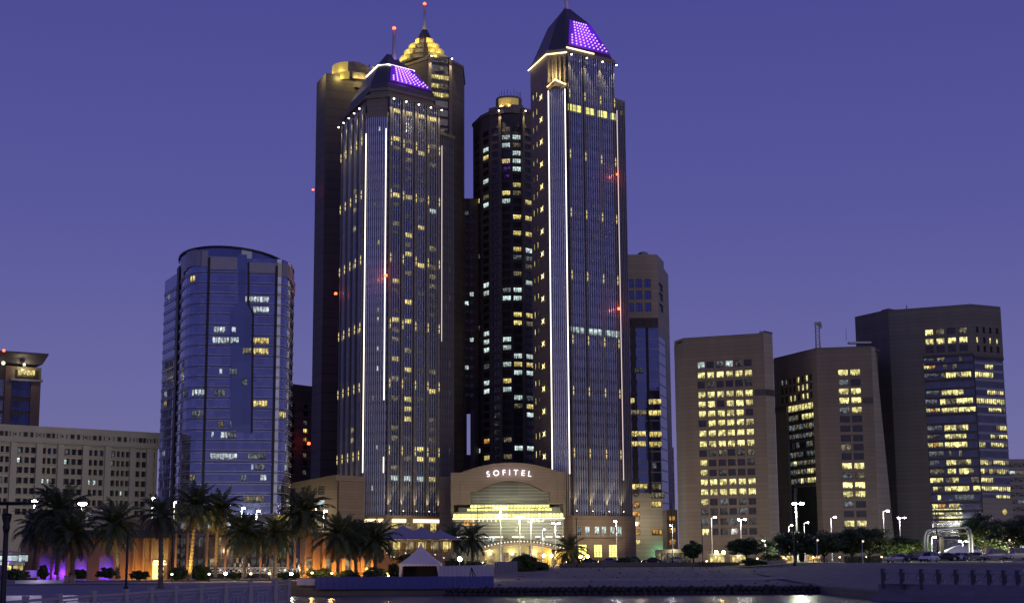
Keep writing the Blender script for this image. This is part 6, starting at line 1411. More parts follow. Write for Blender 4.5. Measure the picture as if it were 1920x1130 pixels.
# ------------------------------------------------------------------ broad-leaved trees and bushes
def crown_mesh(rx, ry, rz, nc, nl, leaf, m, seed, flat=.0):
    r = random.Random(seed); mb = MB()
    for c in range(nc):
        while True:
            d = Vector((r.uniform(-1, 1), r.uniform(-1, 1), r.uniform(-1 + flat, 1)))
            if .25 < d.length < 1: break
        d = d * (.92 + .15 * math.sin(c * 1.7)); cr = r.uniform(.16, .30)
        for k in range(nl):
            v = Vector((r.gauss(0, 1), r.gauss(0, 1), r.gauss(0, .8))); v = v.normalized() * (cr * r.uniform(.45, 1.05)); p = Vector(((d.x + v.x) * rx, (d.y + v.y) * ry, (d.z + v.z) * rz))
            a = Vector((r.uniform(-1, 1), r.uniform(-1, 1), r.uniform(-.6, .6))).normalized(); b = a.cross(v + Vector((.01, 0, .3))).normalized(); s = leaf * r.uniform(.6, 1.4)
            mb.face([p - a * s, p + b * s * .45, p + a * s, p - b * s * .45], m)
    return mb.mesh('crown')
def tree(px, pb, pt, w, Y, label, m='leaf', seed=0, group=None, low=.25, cat='tree', dens=1.0, name='tree', trunk=True):
    b = at(px, pb, Y); top = at(px, pt, Y); H = top.z - b.z; W = w * Y / F / 2 * (1.3 if cat == 'tree' else 1.15); t = thing(name, label, cat, b, group); z0 = H * low; rz = (H - z0) / 2; r = random.Random(seed)
    cm = crown_mesh(W * .9, max(W * .8, 1), rz * .95, int(95 * dens), 130, .24 if H > 2.5 else .15, M[m], seed)
    inst('crown', cm, t, b + Vector((0, 0, z0 + rz)))
    if trunk:
        mb = MB(); mb.tube([(0, 0, -.2), (.1, 0, z0), (.15, .1, z0 + rz * .6)], [.16 + H * .014, .12 + H * .01, .06], M['bark'], 7)
        for k in range(5):
            a = k * 1.3 + r.random(); mb.tube([(.1, 0, z0 * .8), (math.cos(a) * W * .35, math.sin(a) * W * .3, z0 + rz * .5), (math.cos(a) * W * .65, math.sin(a) * W * .55, z0 + rz * (.8 + .4 * r.random()))], [.11, .07, .03], M['bark'], 5)
        inst('trunk', mb.mesh('trunk'), t, b)
    return t
G1 = 'park trees on the right bank'
for a in ((1300, 1052, 1014, 34, 340, 'small light green tree left of the orange lamps', 'leaf2', 3), (1399, 1050, 1008, 58, 335, 'round tree right of the orange lamps', 'leaf', 4), (1492, 1052, 990, 62, 322, 'broad park tree under the tall double floodlight', 'leaf', 5), (1545, 1052, 997, 74, 318, 'broad park tree in the middle of the dark row', 'leaf', 6), (1598, 1052, 990, 66, 322, 'broad park tree left of a street lamp at the end of the row', 'leaf', 7), (1630, 1052, 984, 84, 326, 'largest park tree at the right end of the dark row', 'leaf', 8),
          (1697, 1046, 1004, 60, 330, 'low yellowish green tree left of the white arches', 'leaf2', 9), (1722, 1046, 1012, 40, 345, 'small dark tree just behind the left white arch', 'leaf', 10), (1848, 1040, 962, 74, 322, 'lush green tree right of the white arches', 'leaf2', 11), (1893, 1040, 975, 80, 312, 'dark tree at the right edge behind the silver car', 'leaf', 12), (1935, 1042, 966, 90, 305, 'large tree cut off by the right edge', 'leaf', 13), (1664, 1048, 1012, 40, 345, 'small dark tree behind the silver car', 'leaf', 14)):
    tree(*a[:6], m=a[6], seed=a[7], group=G1, low=.2)
G2 = 'bushes on the banks'
for a in ((30, 1084, 1066, 44, 226, 'dark bush below the lit kiosk', 'leaf'), (80, 1080, 1059, 20, 236, 'round clipped bush before the first violet arch', 'leaf'), (147, 1082, 1066, 34, 240, 'wide dark bush before the fourth violet arch', 'leaf'), (200, 1080, 1063, 36, 246, 'low bush before the widest violet arch', 'leaf'), (262, 1082, 1068, 34, 244, 'bush before the orange wall', 'leaf2'), (335, 1082, 1063, 32, 240, 'bush left of the golden lit palm trunk', 'leaf'), (378, 1082, 1056, 40, 242, 'rounded tall bush right of the golden lit palm trunk', 'leaf2'), (440, 1082, 1072, 38, 245, 'low bush under the twin short palms', 'leaf'), (540, 1082, 1072, 42, 245, 'low bush near the right spotlight', 'leaf2'),
          (600, 1082, 1064, 48, 240, 'bush under the tall dark palm', 'leaf'), (650, 1084, 1068, 44, 238, 'bush under the left clump palm', 'leaf'), (705, 1086, 1062, 48, 238, 'bush with small lights left of the tent', 'leaf2'), (740, 1084, 1055, 30, 252, 'dark bush touching the left side of the tent', 'leaf'), (770, 1052, 1036, 60, 292, 'planting under the pavilion railing', 'leaf2'), (852, 1062, 1046, 40, 285, 'bush beneath the starry lantern', 'leaf2'), (890, 1062, 1050, 34, 300, 'dark bush right of the starry lantern', 'leaf'),
          (985, 1070, 1036, 44, 300, 'scrubby bush at the end of the hoardings', 'leaf2'), (1012, 1072, 1052, 40, 305, 'low scrub before the orange twin lamps', 'leaf2'), (1175, 1058, 1042, 40, 350, 'bush beside the office tower entrance', 'leaf2'), (1412, 1060, 1043, 50, 330, 'wide dark bush left of the white banner', 'leaf')):
    tree(*a[:6], m=a[6], seed=int(a[0]), group=G2, low=-.25, cat='bush', dens=.7, name='bush', trunk=False)
# clipped hedge
p = at(1617, 1055, 300); hd = thing('hedge', 'long clipped hedge in front of the right end of the park trees', 'hedge', p)
r = random.Random(3); mb = MB()
for k in range(2600):
    q = Vector((r.uniform(-3.6, 3.6), r.uniform(-.6, .6), r.uniform(0, 1.35)));
    if r.random() < .7: q.y = -.6 + r.uniform(-.08, .08)
    a = Vector((r.uniform(-1, 1), r.uniform(-1, 1), r.uniform(-1, 1))).normalized(); b = a.orthogonal().normalized(); s = .13
    mb.face([q - a * s, q + b * s * .5, q + a * s, q - b * s * .5], M['leaf'])
inst('foliage', mb.mesh('foliage'), hd, p)

# ------------------------------------------------------------------ street lamps
def street_lamp(px, pt, pb, Y, label, heads=1, power=1800, col=(1, .95, .82), mm='lampw', r=.32, dark=False, group='street lamps', side=1, pole_r=.1, name='street_lamp', lift=0):
    b = at(px, pb, Y); tp = at(px, pt, Y); t = thing(name, label, 'street lamp', b, group); H = tp.z - b.z; pm = M['pole'] if dark else M['gpole']
    mb = MB(); mb.lathe(b, [(pole_r * 2.2, -.2), (pole_r * 2.2, .25), (pole_r * 1.2, .35), (pole_r, H * .5), (pole_r * .7, H - .1)], pm, 8); mb.obj('pole', t)
    for k in range(heads):
        s = side if heads == 1 else (-1, 1)[k % 2]; off = Vector((s * (.55 if heads == 1 else .8 + .5 * (k // 2)), -.1, 0))
        mb = MB(); mb.tube([(b.x, b.y, tp.z - .35), (b.x + off.x * .5, b.y, tp.z), (b.x + off.x, b.y + off.y, tp.z + .02)], .05, pm, 5); mb.obj('arm', t)
        mb = MB(); c = tp + off; mb.box(c.x - .34, c.x + .34, c.y - .2, c.y + .2, c.z + .06, c.z + .2, pm); hd_ = mb.obj('lamp_head', t)
        mb = MB(); mb.lathe(c + Vector((0, -.05, -.02)), [(.02, -r * .42), (r * .5, -r * .36), (r * .8, -r * .12), (r * .82, .0), (r * .5, r * .12)], M[mm], 12); mb.obj('bulb', t)
        if power: lamp('POINT', c + Vector((0, -.5, -.35)), power / heads, col, .3, parent=t)
    return t
street_lamp(62, 938, 1010, 330, 'left one of the two brightest street lamps before the pale block', 1, 6000, (1, .9, 1), r=.95)
street_lamp(150, 943, 1015, 330, 'right one of the two brightest street lamps before the pale block', 1, 8000, (1, .9, 1), r=1.15)
street_lamp(284, 933, 1000, 360, 'street lamp at the corner of the pale block', 1, 3500, (1, .85, .7), r=.5)
street_lamp(325, 941, 1000, 360, 'street lamp left of the tall palms at the glass tower foot', 1, 2500, (1, .95, .8), r=.42)
for px, py, lab in ((425, 945, 'leftmost of the three lamps at the foot of the glass tower'), (452, 952, 'middle one of the three lamps at the foot of the glass tower'), (480, 957, 'rightmost of the three lamps at the foot of the glass tower')): street_lamp(px, py, 1010, 350, lab, 1, 3000, (.9, 1, .85), r=.5)
street_lamp(592, 950, 1010, 350, 'lamp left of its partner before the beige wing', 1, 1500, (1, 1, .9), r=.4, side=-1); street_lamp(606, 957, 1010, 340, 'lamp right of its partner before the beige wing', 1, 3000, (.9, 1, .85), r=.5)
street_lamp(939, 951, 1056, 440, 'tall cluster lamp before the arch, left of all the forecourt masts', 4, 3200, (1, .98, .6), r=.36, pole_r=.16); street_lamp(975, 967, 1056, 440, 'cluster lamp before the arch, second of the forecourt masts', 4, 2600, (1, .98, .6), r=.34, pole_r=.16)
street_lamp(996, 974, 1056, 440, 'slim forecourt mast just right of the second cluster lamp', 1, 1500, (1, 1, .85), r=.4, pole_r=.13); street_lamp(1018, 992, 1056, 440, 'shortest slim forecourt mast', 1, 300, (1, 1, .85), r=.2, pole_r=.1)
street_lamp(1042, 980, 1056, 430, 'double headed white lamp at the right end of the forecourt', 2, 3500, (1, 1, .95), r=.5)
street_lamp(1157, 976, 1052, 430, 'street lamp in front of the office tower arched windows', 1, 2500, (1, 1, .95), r=.48, side=-1)
street_lamp(1262, 984, 1052, 400, 'street lamp beside the low orange lit corner building', 1, 1500, (1, .95, .9), r=.36, side=-1)
street_lamp(1336, 969, 1050, 395, 'street lamp before the middle window column of the leftmost plain block', 1, 900, (1, .95, .9), r=.42)
street_lamp(1391, 973, 1050, 395, 'double lamp before the right window column of the leftmost plain block', 2, 1300, (1, .95, .9), r=.4)
street_lamp(1436, 1012, 1052, 370, 'bright lamp low beside the white lit palm', 1, 1400, (1, 1, .85), r=.45, side=-1)
street_lamp(1496, 943, 1052, 345, 'tallest double floodlight in the gap between two plain blocks', 2, 7000, (.9, 1, .72), r=.7, pole_r=.2)
street_lamp(1481, 984, 1050, 375, 'short lamp left below the tallest double floodlight', 1, 900, (1, 1, .9), r=.32); street_lamp(1510, 979, 1050, 375, 'short lamp right below the tallest double floodlight', 1, 900, (1, 1, .9), r=.32)
street_lamp(1561, 969, 1050, 375, 'street lamp before the middle plain block', 1, 900, (1, .95, .9), r=.4); street_lamp(1660, 957, 1048, 365, 'street lamp at the sloping end of the middle plain block', 1, 1500, (1, .9, .75), r=.46)
street_lamp(1690, 970, 1046, 400, 'white wall lamp on a pole before the dark plain wall', 2, 1500, (.95, .95, 1), r=.32)
street_lamp(1748, 1006, 1042, 340, 'bright white lamp under the left end of the white arches', 1, 1500, (.9, 1, .95), r=.42); street_lamp(1806, 1014, 1042, 340, 'triple white lamp under the right end of the white arches', 2, 1200, (.9, 1, .95), r=.34)
# twin sodium lamps
for px, py, Y, lab in ((1027, 1043, 400, 'twin orange lamp glowing before the hotel entrance'), (1095, 1045, 400, 'twin yellow lamp at the foot of the office tower'), (1350, 1037, 375, 'twin orange lamp in front of the leftmost plain block')):
    c = at(px, py, Y); t = thing('twin_lamp', lab, 'lamp', (c.x, c.y, gz(c.x, c.y)), 'twin sodium lamps')
    mb = MB(); mb.tube([(c.x, c.y, gz(c.x, c.y) - .2), (c.x, c.y, c.z)], .08, M['pole'], 6); mb.tube([(c.x - .9, c.y, c.z), (c.x + .9, c.y, c.z)], .05, M['pole'], 5); mb.obj('pole', t)
    for s in (-1, 1): mb = MB(); mb.ball(c + Vector((s * .9, 0, .3)), .42, M['lampo'], 10, 6); mb.obj('bulb', t)
    lamp('POINT', c + Vector((0, -1.2, .9)), 3800, (1, .48, .07), .4, parent=t)
c = at(862, 1047, 262); t = thing('lantern', 'single dazzling warm lantern among bushes right of the white tent', 'lamp', (c.x, c.y, c.z - 1.6)); mb = MB(); mb.tube([(c.x, c.y, c.z - 2), (c.x, c.y, c.z)], .06, M['pole'], 6); mb.obj('pole', t); mb = MB(); mb.ball(c, .36, M['lampw'], 10, 6); mb.obj('bulb', t); lamp('POINT', c + Vector((0, -.7, .3)), 900, (1, .8, .45), .3, parent=t)
for px, py, lab in ((423, 1075, 'left ground spotlight shining from the lawn before the balustrade'), (546, 1075, 'right ground spotlight shining from the lawn before the balustrade')):
    c = at(px, py, 236); t = thing('spotlight', lab, 'spotlight', (c.x, c.y, c.z - .4)); mb = MB(); mb.lathe((c.x, c.y, c.z - .4), [(.2, 0), (.22, .25), (.12, .3)], M['pole'], 8); mb.obj('housing', t); mb = MB(); mb.ball(c, .24, M['lampw'], 8, 5); mb.obj('bulb', t); lamp('POINT', c + Vector((0, -.6, .3)), 160, (1, .9, .65), .2, parent=t)
# unlit dark poles
def dark_post(px, pt, pb, Y, label, r=.09, arm=0, top=None):
    b = at(px, pb, Y); tp = at(px, pt, Y); t = thing('lamp_post', label, 'lamp post', b, 'dark unlit lamp posts'); H = tp.z - b.z
    mb = MB(); mb.lathe(b, [(r * 2, -.4), (r * 2, .3), (r, .45), (r, H * .6), (r * .7, H)], M['pole'], 8); mb.obj('pole', t)
    mb = MB(); mb.tube([(b.x, b.y, tp.z - .1), (b.x + arm, b.y, tp.z + .1)] if arm else [(b.x, b.y, tp.z), (b.x, b.y, tp.z + .25)], r * .7, M['pole'], 6)
    q = Vector((b.x + arm, b.y, tp.z + .1)); mb.box(q.x - .3, q.x + .3, q.y - .14, q.y + .14, q.z, q.z + .12, M['pole']); mb.obj('lamp_head', t)
dark_post(236, 1000, 1106, 152, 'thin dark post rising from behind the left railing', .13)
dark_post(895, 951, 1058, 330, 'thin dark post with an arm before the left part of the arch', .1, 3.0); dark_post(1082, 973, 1058, 330, 'thin dark post at the left edge of the office tower foot', .1)
dark_post(1261, 938, 1050, 340, 'dark post in front of the gap beside the leftmost plain block', .1); dark_post(1318, 985, 1054, 330, 'dark post before the left window column of the leftmost plain block', .1)
dark_post(1490, 953, 1056, 300, 'dark post directly in front of the tallest double floodlight', .14); dark_post(1759, 957, 1046, 300, 'dark post standing between the white arches', .12)
for px, pt, pb, Y, lab in ((1618, 1014, 1055, 285, 'park lamp with a small round head before the clipped hedge'), (1533, 1012, 1053, 300, 'park lamp with a small globe before the middle park tree'), (1893, 1012, 1038, 285, 'park lamp with a small round head at the right edge')):
    b = at(px, pb, Y); tp = at(px, pt, Y); t = thing('park_lamp', lab, 'park lamp', b, 'small park lamps'); mb = MB(); mb.lathe(b, [(.12, -.2), (.12, .3), (.06, .4), (.05, tp.z - b.z)], M['gpole'], 8); mb.obj('pole', t); mb = MB(); mb.ball(tp, .2, M['sofw'], 8, 6); mb.obj('globe', t); mb = MB(); mb.lathe(tp, [(.3, .16), (.05, .3)], M['gpole'], 10); mb.obj('hood', t)
# ornate near post at the left edge
Y = 78; b = at(4, 1150, Y); t = thing('lamp_post', 'ornate black lamp post with a flat disc top, nearest at the left edge', 'lamp post', b); zt = at(5, 943, Y).z; H = zt - b.z
mb = MB(); mb.lathe(b, [(.3, -.3), (.3, .3), (.16, .6), (.13, H - 1.6), (.14, H - 1.45)], M['pole'], 12); mb.obj('column', t)
mb = MB(); mb.lathe(b, [(.12, H - 1.5), (.2, H - 1.2), (.16, H - 1.05), (.24, H - .75), (.26, H - .55), (.1, H - .5)], M['pole'], 12); mb.obj('capital', t)
mb = MB(); mb.lathe(b, [(.05, H - .52), (.05, H - .06)], M['pole'], 8); mb.obj('stem', t); mb = MB(); mb.lathe(b, [(.2, H - .1), (1.75, H - .03), (1.72, H + .02), (.2, H + .06)], M['pole'], 20); mb.obj('disc_shade', t)

# ------------------------------------------------------------------ railings
def railing(label, pts, h, group=None, pw=.30, mk='railc'):
    """pts: world positions of the post feet"""
    t = thing('railing', label, 'railing', pts[0])
    mb = MB(); mb.box(-pw / 2, pw / 2, -pw / 2, pw / 2, -.6, h + .12, M['railc' if mk == 'railc' else 'pole2']); mb.loft([[(-pw * .62, -pw * .62, h + .12), (pw * .62, -pw * .62, h + .12), (pw * .62, pw * .62, h + .12), (-pw * .62, pw * .62, h + .12)], [(-pw * .5, -pw * .5, h + .24), (pw * .5, -pw * .5, h + .24), (pw * .5, pw * .5, h + .24), (-pw * .5, pw * .5, h + .24)]], M['railc' if mk == 'railc' else 'pole2']); pm = mb.mesh('post')
    for k, p in enumerate(pts):
        q = pts[min(k + 1, len(pts) - 1)] - pts[max(k - 1, 0)]; inst('post', pm, t, p, math.atan2(q.y, q.x))
    for p, q in zip(pts, pts[1:]):
        d = (q - p); L = d.length; d2 = d.normalized(); nrm = Vector((-d2.y, d2.x, 0)).normalized(); a, b = p + d2 * pw * .5, q - d2 * pw * .5
        def bar(A, B, w, hh, name, keep=None):
            m2 = keep or MB(); q_ = 1 if mk == 'railc' else 1.7; w, hh = w * q_, hh * q_; o = nrm * w / 2; z = Vector((0, 0, hh / 2)); m2.hexa([A - o - z, B - o - z, B + o - z, A + o - z, A - o + z, B - o + z, B + o + z, A + o + z], M['railc'])
            return m2 if keep else m2.obj(name, t)
        Z = lambda v, z: v + Vector((0, 0, z))
        bar(Z(a, h - .06), Z(b, h - .06), .2, .15, 'top_rail'); bar(Z(a, .12), Z(b, .12), .18, .16, 'bottom_rail')
        m2 = MB(); P_ = lambda s, z: Z(a.lerp(b, s), z)
        for s0, z0, s1, z1 in ((.02, h - .2, .28, h * .62), (.28, h * .62, .72, h * .62), (.72, h * .62, .98, h - .2), (.02, .25, .28, h * .48), (.72, h * .48, .98, .25), (.28, h * .48, .72, h * .48), (.28, h * .62, .28, .2), (.72, h * .62, .72, .2), (.5, h * .48, .5, .2), (.0, h - .27, 1, h - .27)):
            A, B = P_(s0, z0), P_(s1, z1)
            if s0 == s1: m2.hexa([A + d2 * x + nrm * y for x, y in ((-.035, -.05), (.035, -.05), (.035, .05), (-.035, .05))] + [B + d2 * x + nrm * y for x, y in ((-.035, -.05), (.035, -.05), (.035, .05), (-.035, .05))], M['railc'])
            else: bar(A, B, .1, .07, '', m2)
        m2.obj('lattice', t)
M['pole2'] = mat('dark_stone_post', (.10, .095, .10), .8, var=.2, scale=2)
M['railc'] = mat('cast_concrete_railing', (.40, .38, .38), .8, var=.2, scale=1.5, bump=.1)
lp = [(-60, 1128, 84), (-5, 1124.5, 88), (48, 1120.5, 92), (111, 1116, 95), (175, 1111, 97), (236, 1107.5, 99), (283, 1104, 101), (328, 1101.5, 103), (376, 1098.5, 105), (423, 1095.5, 106.5), (470, 1093, 107.5), (516, 1091, 108.3), (540, 1090, 109.5)]
railing('near concrete lattice railing running along the bottom left of the picture', [at(x, y, Y) - Vector((0, 0, 1.5)) for x, y, Y in lp], 1.4)
rpx = [1657, 1692, 1729, 1761, 1794, 1826, 1856, 1884, 1910, 1936]
rp_ = [at(x, 1093 + (x - 1657) * .022, 183 - (x - 1657) * .055) for x in rpx]
railing('concrete lattice railing on the curved quay at the lower right', rp_, 1.5, pw=.40, mk='dark')
# quay edge steps under the right railing
def quay_step(name, off, z0, z1, m):
    mb = MB(); pts = [Vector((x, shore(x), 0)) for x in (43.9, 47, 50, 53, 56, 60, 66, 72)]
    for p, q in zip(pts, pts[1:]):
        d = (q - p).normalized(); n = Vector((d.y, -d.x, 0)) * off
        mb.hexa([(*(p + n).xy, z0), (*(q + n).xy, z0), (*(q + n * .02).xy, z0), (*(p + n * .02).xy, z0), (*(p + n).xy, z1), (*(q + n).xy, z1), (*(q + n * .02).xy, z1), (*(p + n * .02).xy, z1)], m)
    return struct(mb.obj(name))
M['quay'] = mat('quay_concrete', (.27, .255, .26), .85, var=.3, scale=.7, bump=.2, stretch=(1, 1, 2))
quay_step('quay_ledge', 1.5, -3.4, -2.2, M['quay']); quay_step('quay_edge', .35, -2.19, -1.0, M['quay'])
# pale kerbs on the near promenade
for x0, x1, y, Y, lab in ((3, 76, 1119.5, 112, 'white lit kerb strip at the bottom left behind the railing, long piece'), (114, 146, 1119, 112, 'white lit kerb strip at the bottom left behind the railing, short piece'), (28, 118, 1089, 222, 'long violet white kerb before the violet arches')):
    a, b = at(x0, y, Y), at(x1, y, Y); z = a.z; f = Face(a.xy, b.xy); mb = MB(); mb.fbox(f, 0, f.L, min(z - .1, -.85), z + .13, -.3, 0, M['lav']); tag(mb.obj('kerb'), lab, 'kerb')
    lamp('POINT', f.P(f.L / 2, z + 1.2, 1.0), 60 if Y < 200 else 90, (.75, .72, 1), .3)
# planter boxes, sign box, bench
for x, lab in ((126, 'left one of two square beige planters on the promenade'), (136, 'right one of two square beige planters on the promenade')):
    a = at(x, 1090, 226); z = -.8; t = thing('planter', lab, 'planter', (a.x, a.y, z), 'beige promenade planters'); mb = MB(); mb.loft([[(a.x - .34, a.y - .34, z), (a.x + .34, a.y - .34, z), (a.x + .34, a.y + .34, z), (a.x - .34, a.y + .34, z)], [(a.x - .38, a.y - .38, z + .95), (a.x + .38, a.y - .38, z + .95), (a.x + .38, a.y + .38, z + .95), (a.x - .38, a.y + .38, z + .95)]], M['stone2']); mb.obj('tub', t); mb = MB(); mb.box(a.x - .42, a.x + .42, a.y - .42, a.y + .42, z + .951, z + 1.05, M['stone2']); mb.obj('rim', t)
a = at(60, 1082, 240); t = thing('counter', 'violet lit reception counter before the kiosk', 'counter', a); mb = MB(); mb.box(a.x - .9, a.x + .9, a.y - .4, a.y + .4, a.z, a.z + 1.05, M['lav']); mb.obj('body', t); mb = MB(); mb.box(a.x - 1, a.x + 1, a.y - .5, a.y + .5, a.z + 1.051, a.z + 1.13, M['white']); mb.obj('top', t); lamp('POINT', (a.x, a.y - 1.6, a.z + .8), 50, (.3, .12, 1), .2, parent=t)
a = at(1544, 1056, 296); t = thing('bench', 'dark park bench under the middle park tree', 'bench', a)
for z, y0 in ((.45, -.2), (.45, 0), (.45, .2)): mb = MB(); mb.box(a.x - .9, a.x + .9, a.y + y0 - .08, a.y + y0 + .08, a.z + z, a.z + z + .05, M['bframe']); mb.obj('slat', t)
for z in (.65, .85): mb = MB(); mb.box(a.x - .9, a.x + .9, a.y + .32, a.y + .37, a.z + z, a.z + z + .12, M['bframe']); mb.obj('backrest_slat', t)
for s in (-.75, .75): mb = MB(); mb.box(a.x + s - .04, a.x + s + .04, a.y - .28, a.y + .31, a.z - .1, a.z + .449, M['pole']); mb.box(a.x + s - .03, a.x + s + .03, a.y + .26, a.y + .315, a.z + .449, a.z + .98, M['pole']); mb.obj('leg', t)
# small market stalls with orange awning behind the banner
for x0, w, yt, mm, lab in ((1458, 4.6, 1042, 'w_o', 'stall with glowing orange front behind the white banner'), (1515, 3.0, 1040, 'w_o', 'stall with orange front between the park tree trunks'), (1330, 3.6, 1038, 'w_y', 'ticket booth with a lit window left of the orange twin lamp'), (1372, 3.4, 1040, 'w_y', 'lit booth right of the orange twin lamp'), (1230, 8.0, 1030, 'w_yd', 'shopfront glowing green and white beside the office building')):
    a = at(x0, 1056, 352); z = gz(a.x, a.y); zt = at(x0, yt, 352).z; f = FlatF(a.x, a.y, 0); t = thing('stall', lab, 'stall', (a.x, a.y, z)); mb = MB(); mb.fbox(f, 0, w, z - .2, zt - .15, -2.5, -.1, M['white']); mb.obj('body', t); mb = MB(); mb.fbox(f, -.2, w + .2, zt - .149, zt + .1, -2.7, .5, M['white']); mb.obj('roof', t)
    n = max(2, int(w / 1.3))
    for k in range(n): window(t, f, w * (k + .5) / n, (z + zt) / 2 + .1, w / n * .9, (zt - z) * .6, M[mm], n=-.06, nx=2, bar=.06)
    lamp('POINT', f.P(w / 2, zt - .5, 1.2), 120, (1, .6, .2) if mm == 'w_o' else (1, .9, .6), .2, parent=t)

# ------------------------------------------------------------------ white arches of the park gate
t = thing('arch_gate', 'pair of tall white curved arches with a lit beam between them', 'gate', at(1776, 1042, 318)); Y = 318
for x0, s, yt in ((1733, 1, 992), (1738.5, 1, 994), (1817, -1, 989), (1822.5, -1, 987)):
    q = [at(x0, 1043, Y), at(x0, 1015, Y), at(x0 + s * .8, 1004, Y), at(x0 + s * 3, yt + 5, Y), at(x0 + s * 7, yt + 1.5, Y), at(x0 + s * 12, yt, Y)]; mb = MB(); mb.tube(q, [.2, .2, .2, .19, .17, .14], M['lav'], 8); mb.obj('arch', t)
mb = MB(); mb.tube([at(1748, 992.5, Y), at(1812, 988, Y)], .16, M['lav'], 6); mb.obj('beam', t); mb = MB(); mb.tube([at(1740, 1001, Y), at(1817, 999, Y)], .2, M['w_yd'], 6); mb.obj('lit_beam', t)
mb = MB(); a = at(1767, 1043, Y); mb.box(a.x - .35, a.x + .35, a.y - .35, a.y + .35, a.z, at(1767, 1006, Y).z, M['stone2']); mb.obj('pillar', t)
for x in (1752, 1800): lamp('POINT', at(x, 1012, Y) + Vector((0, -1.5, 0)), 110, (.9, 1, .75), .3, parent=t)
c = at(1800, 1040, 336); t = thing('canopy', 'low pale domed canopy behind the white arches', 'canopy', c); mb = MB(); tent_roof(mb, c, 4.2, 3, at(1800, 1036, 336).z, at(1800, 1021, 336).z, M['canvas'], 6, .8); mb.obj('canvas_roof', t)
for s in (-1, 1): mb = MB(); mb.tube([(c.x + s * 3.8, c.y - 2.6, c.z - .5), (c.x + s * 3.8, c.y - 2.6, at(1800, 1036, 336).z)], .08, M['gpole'], 6); mb.obj('leg', t)

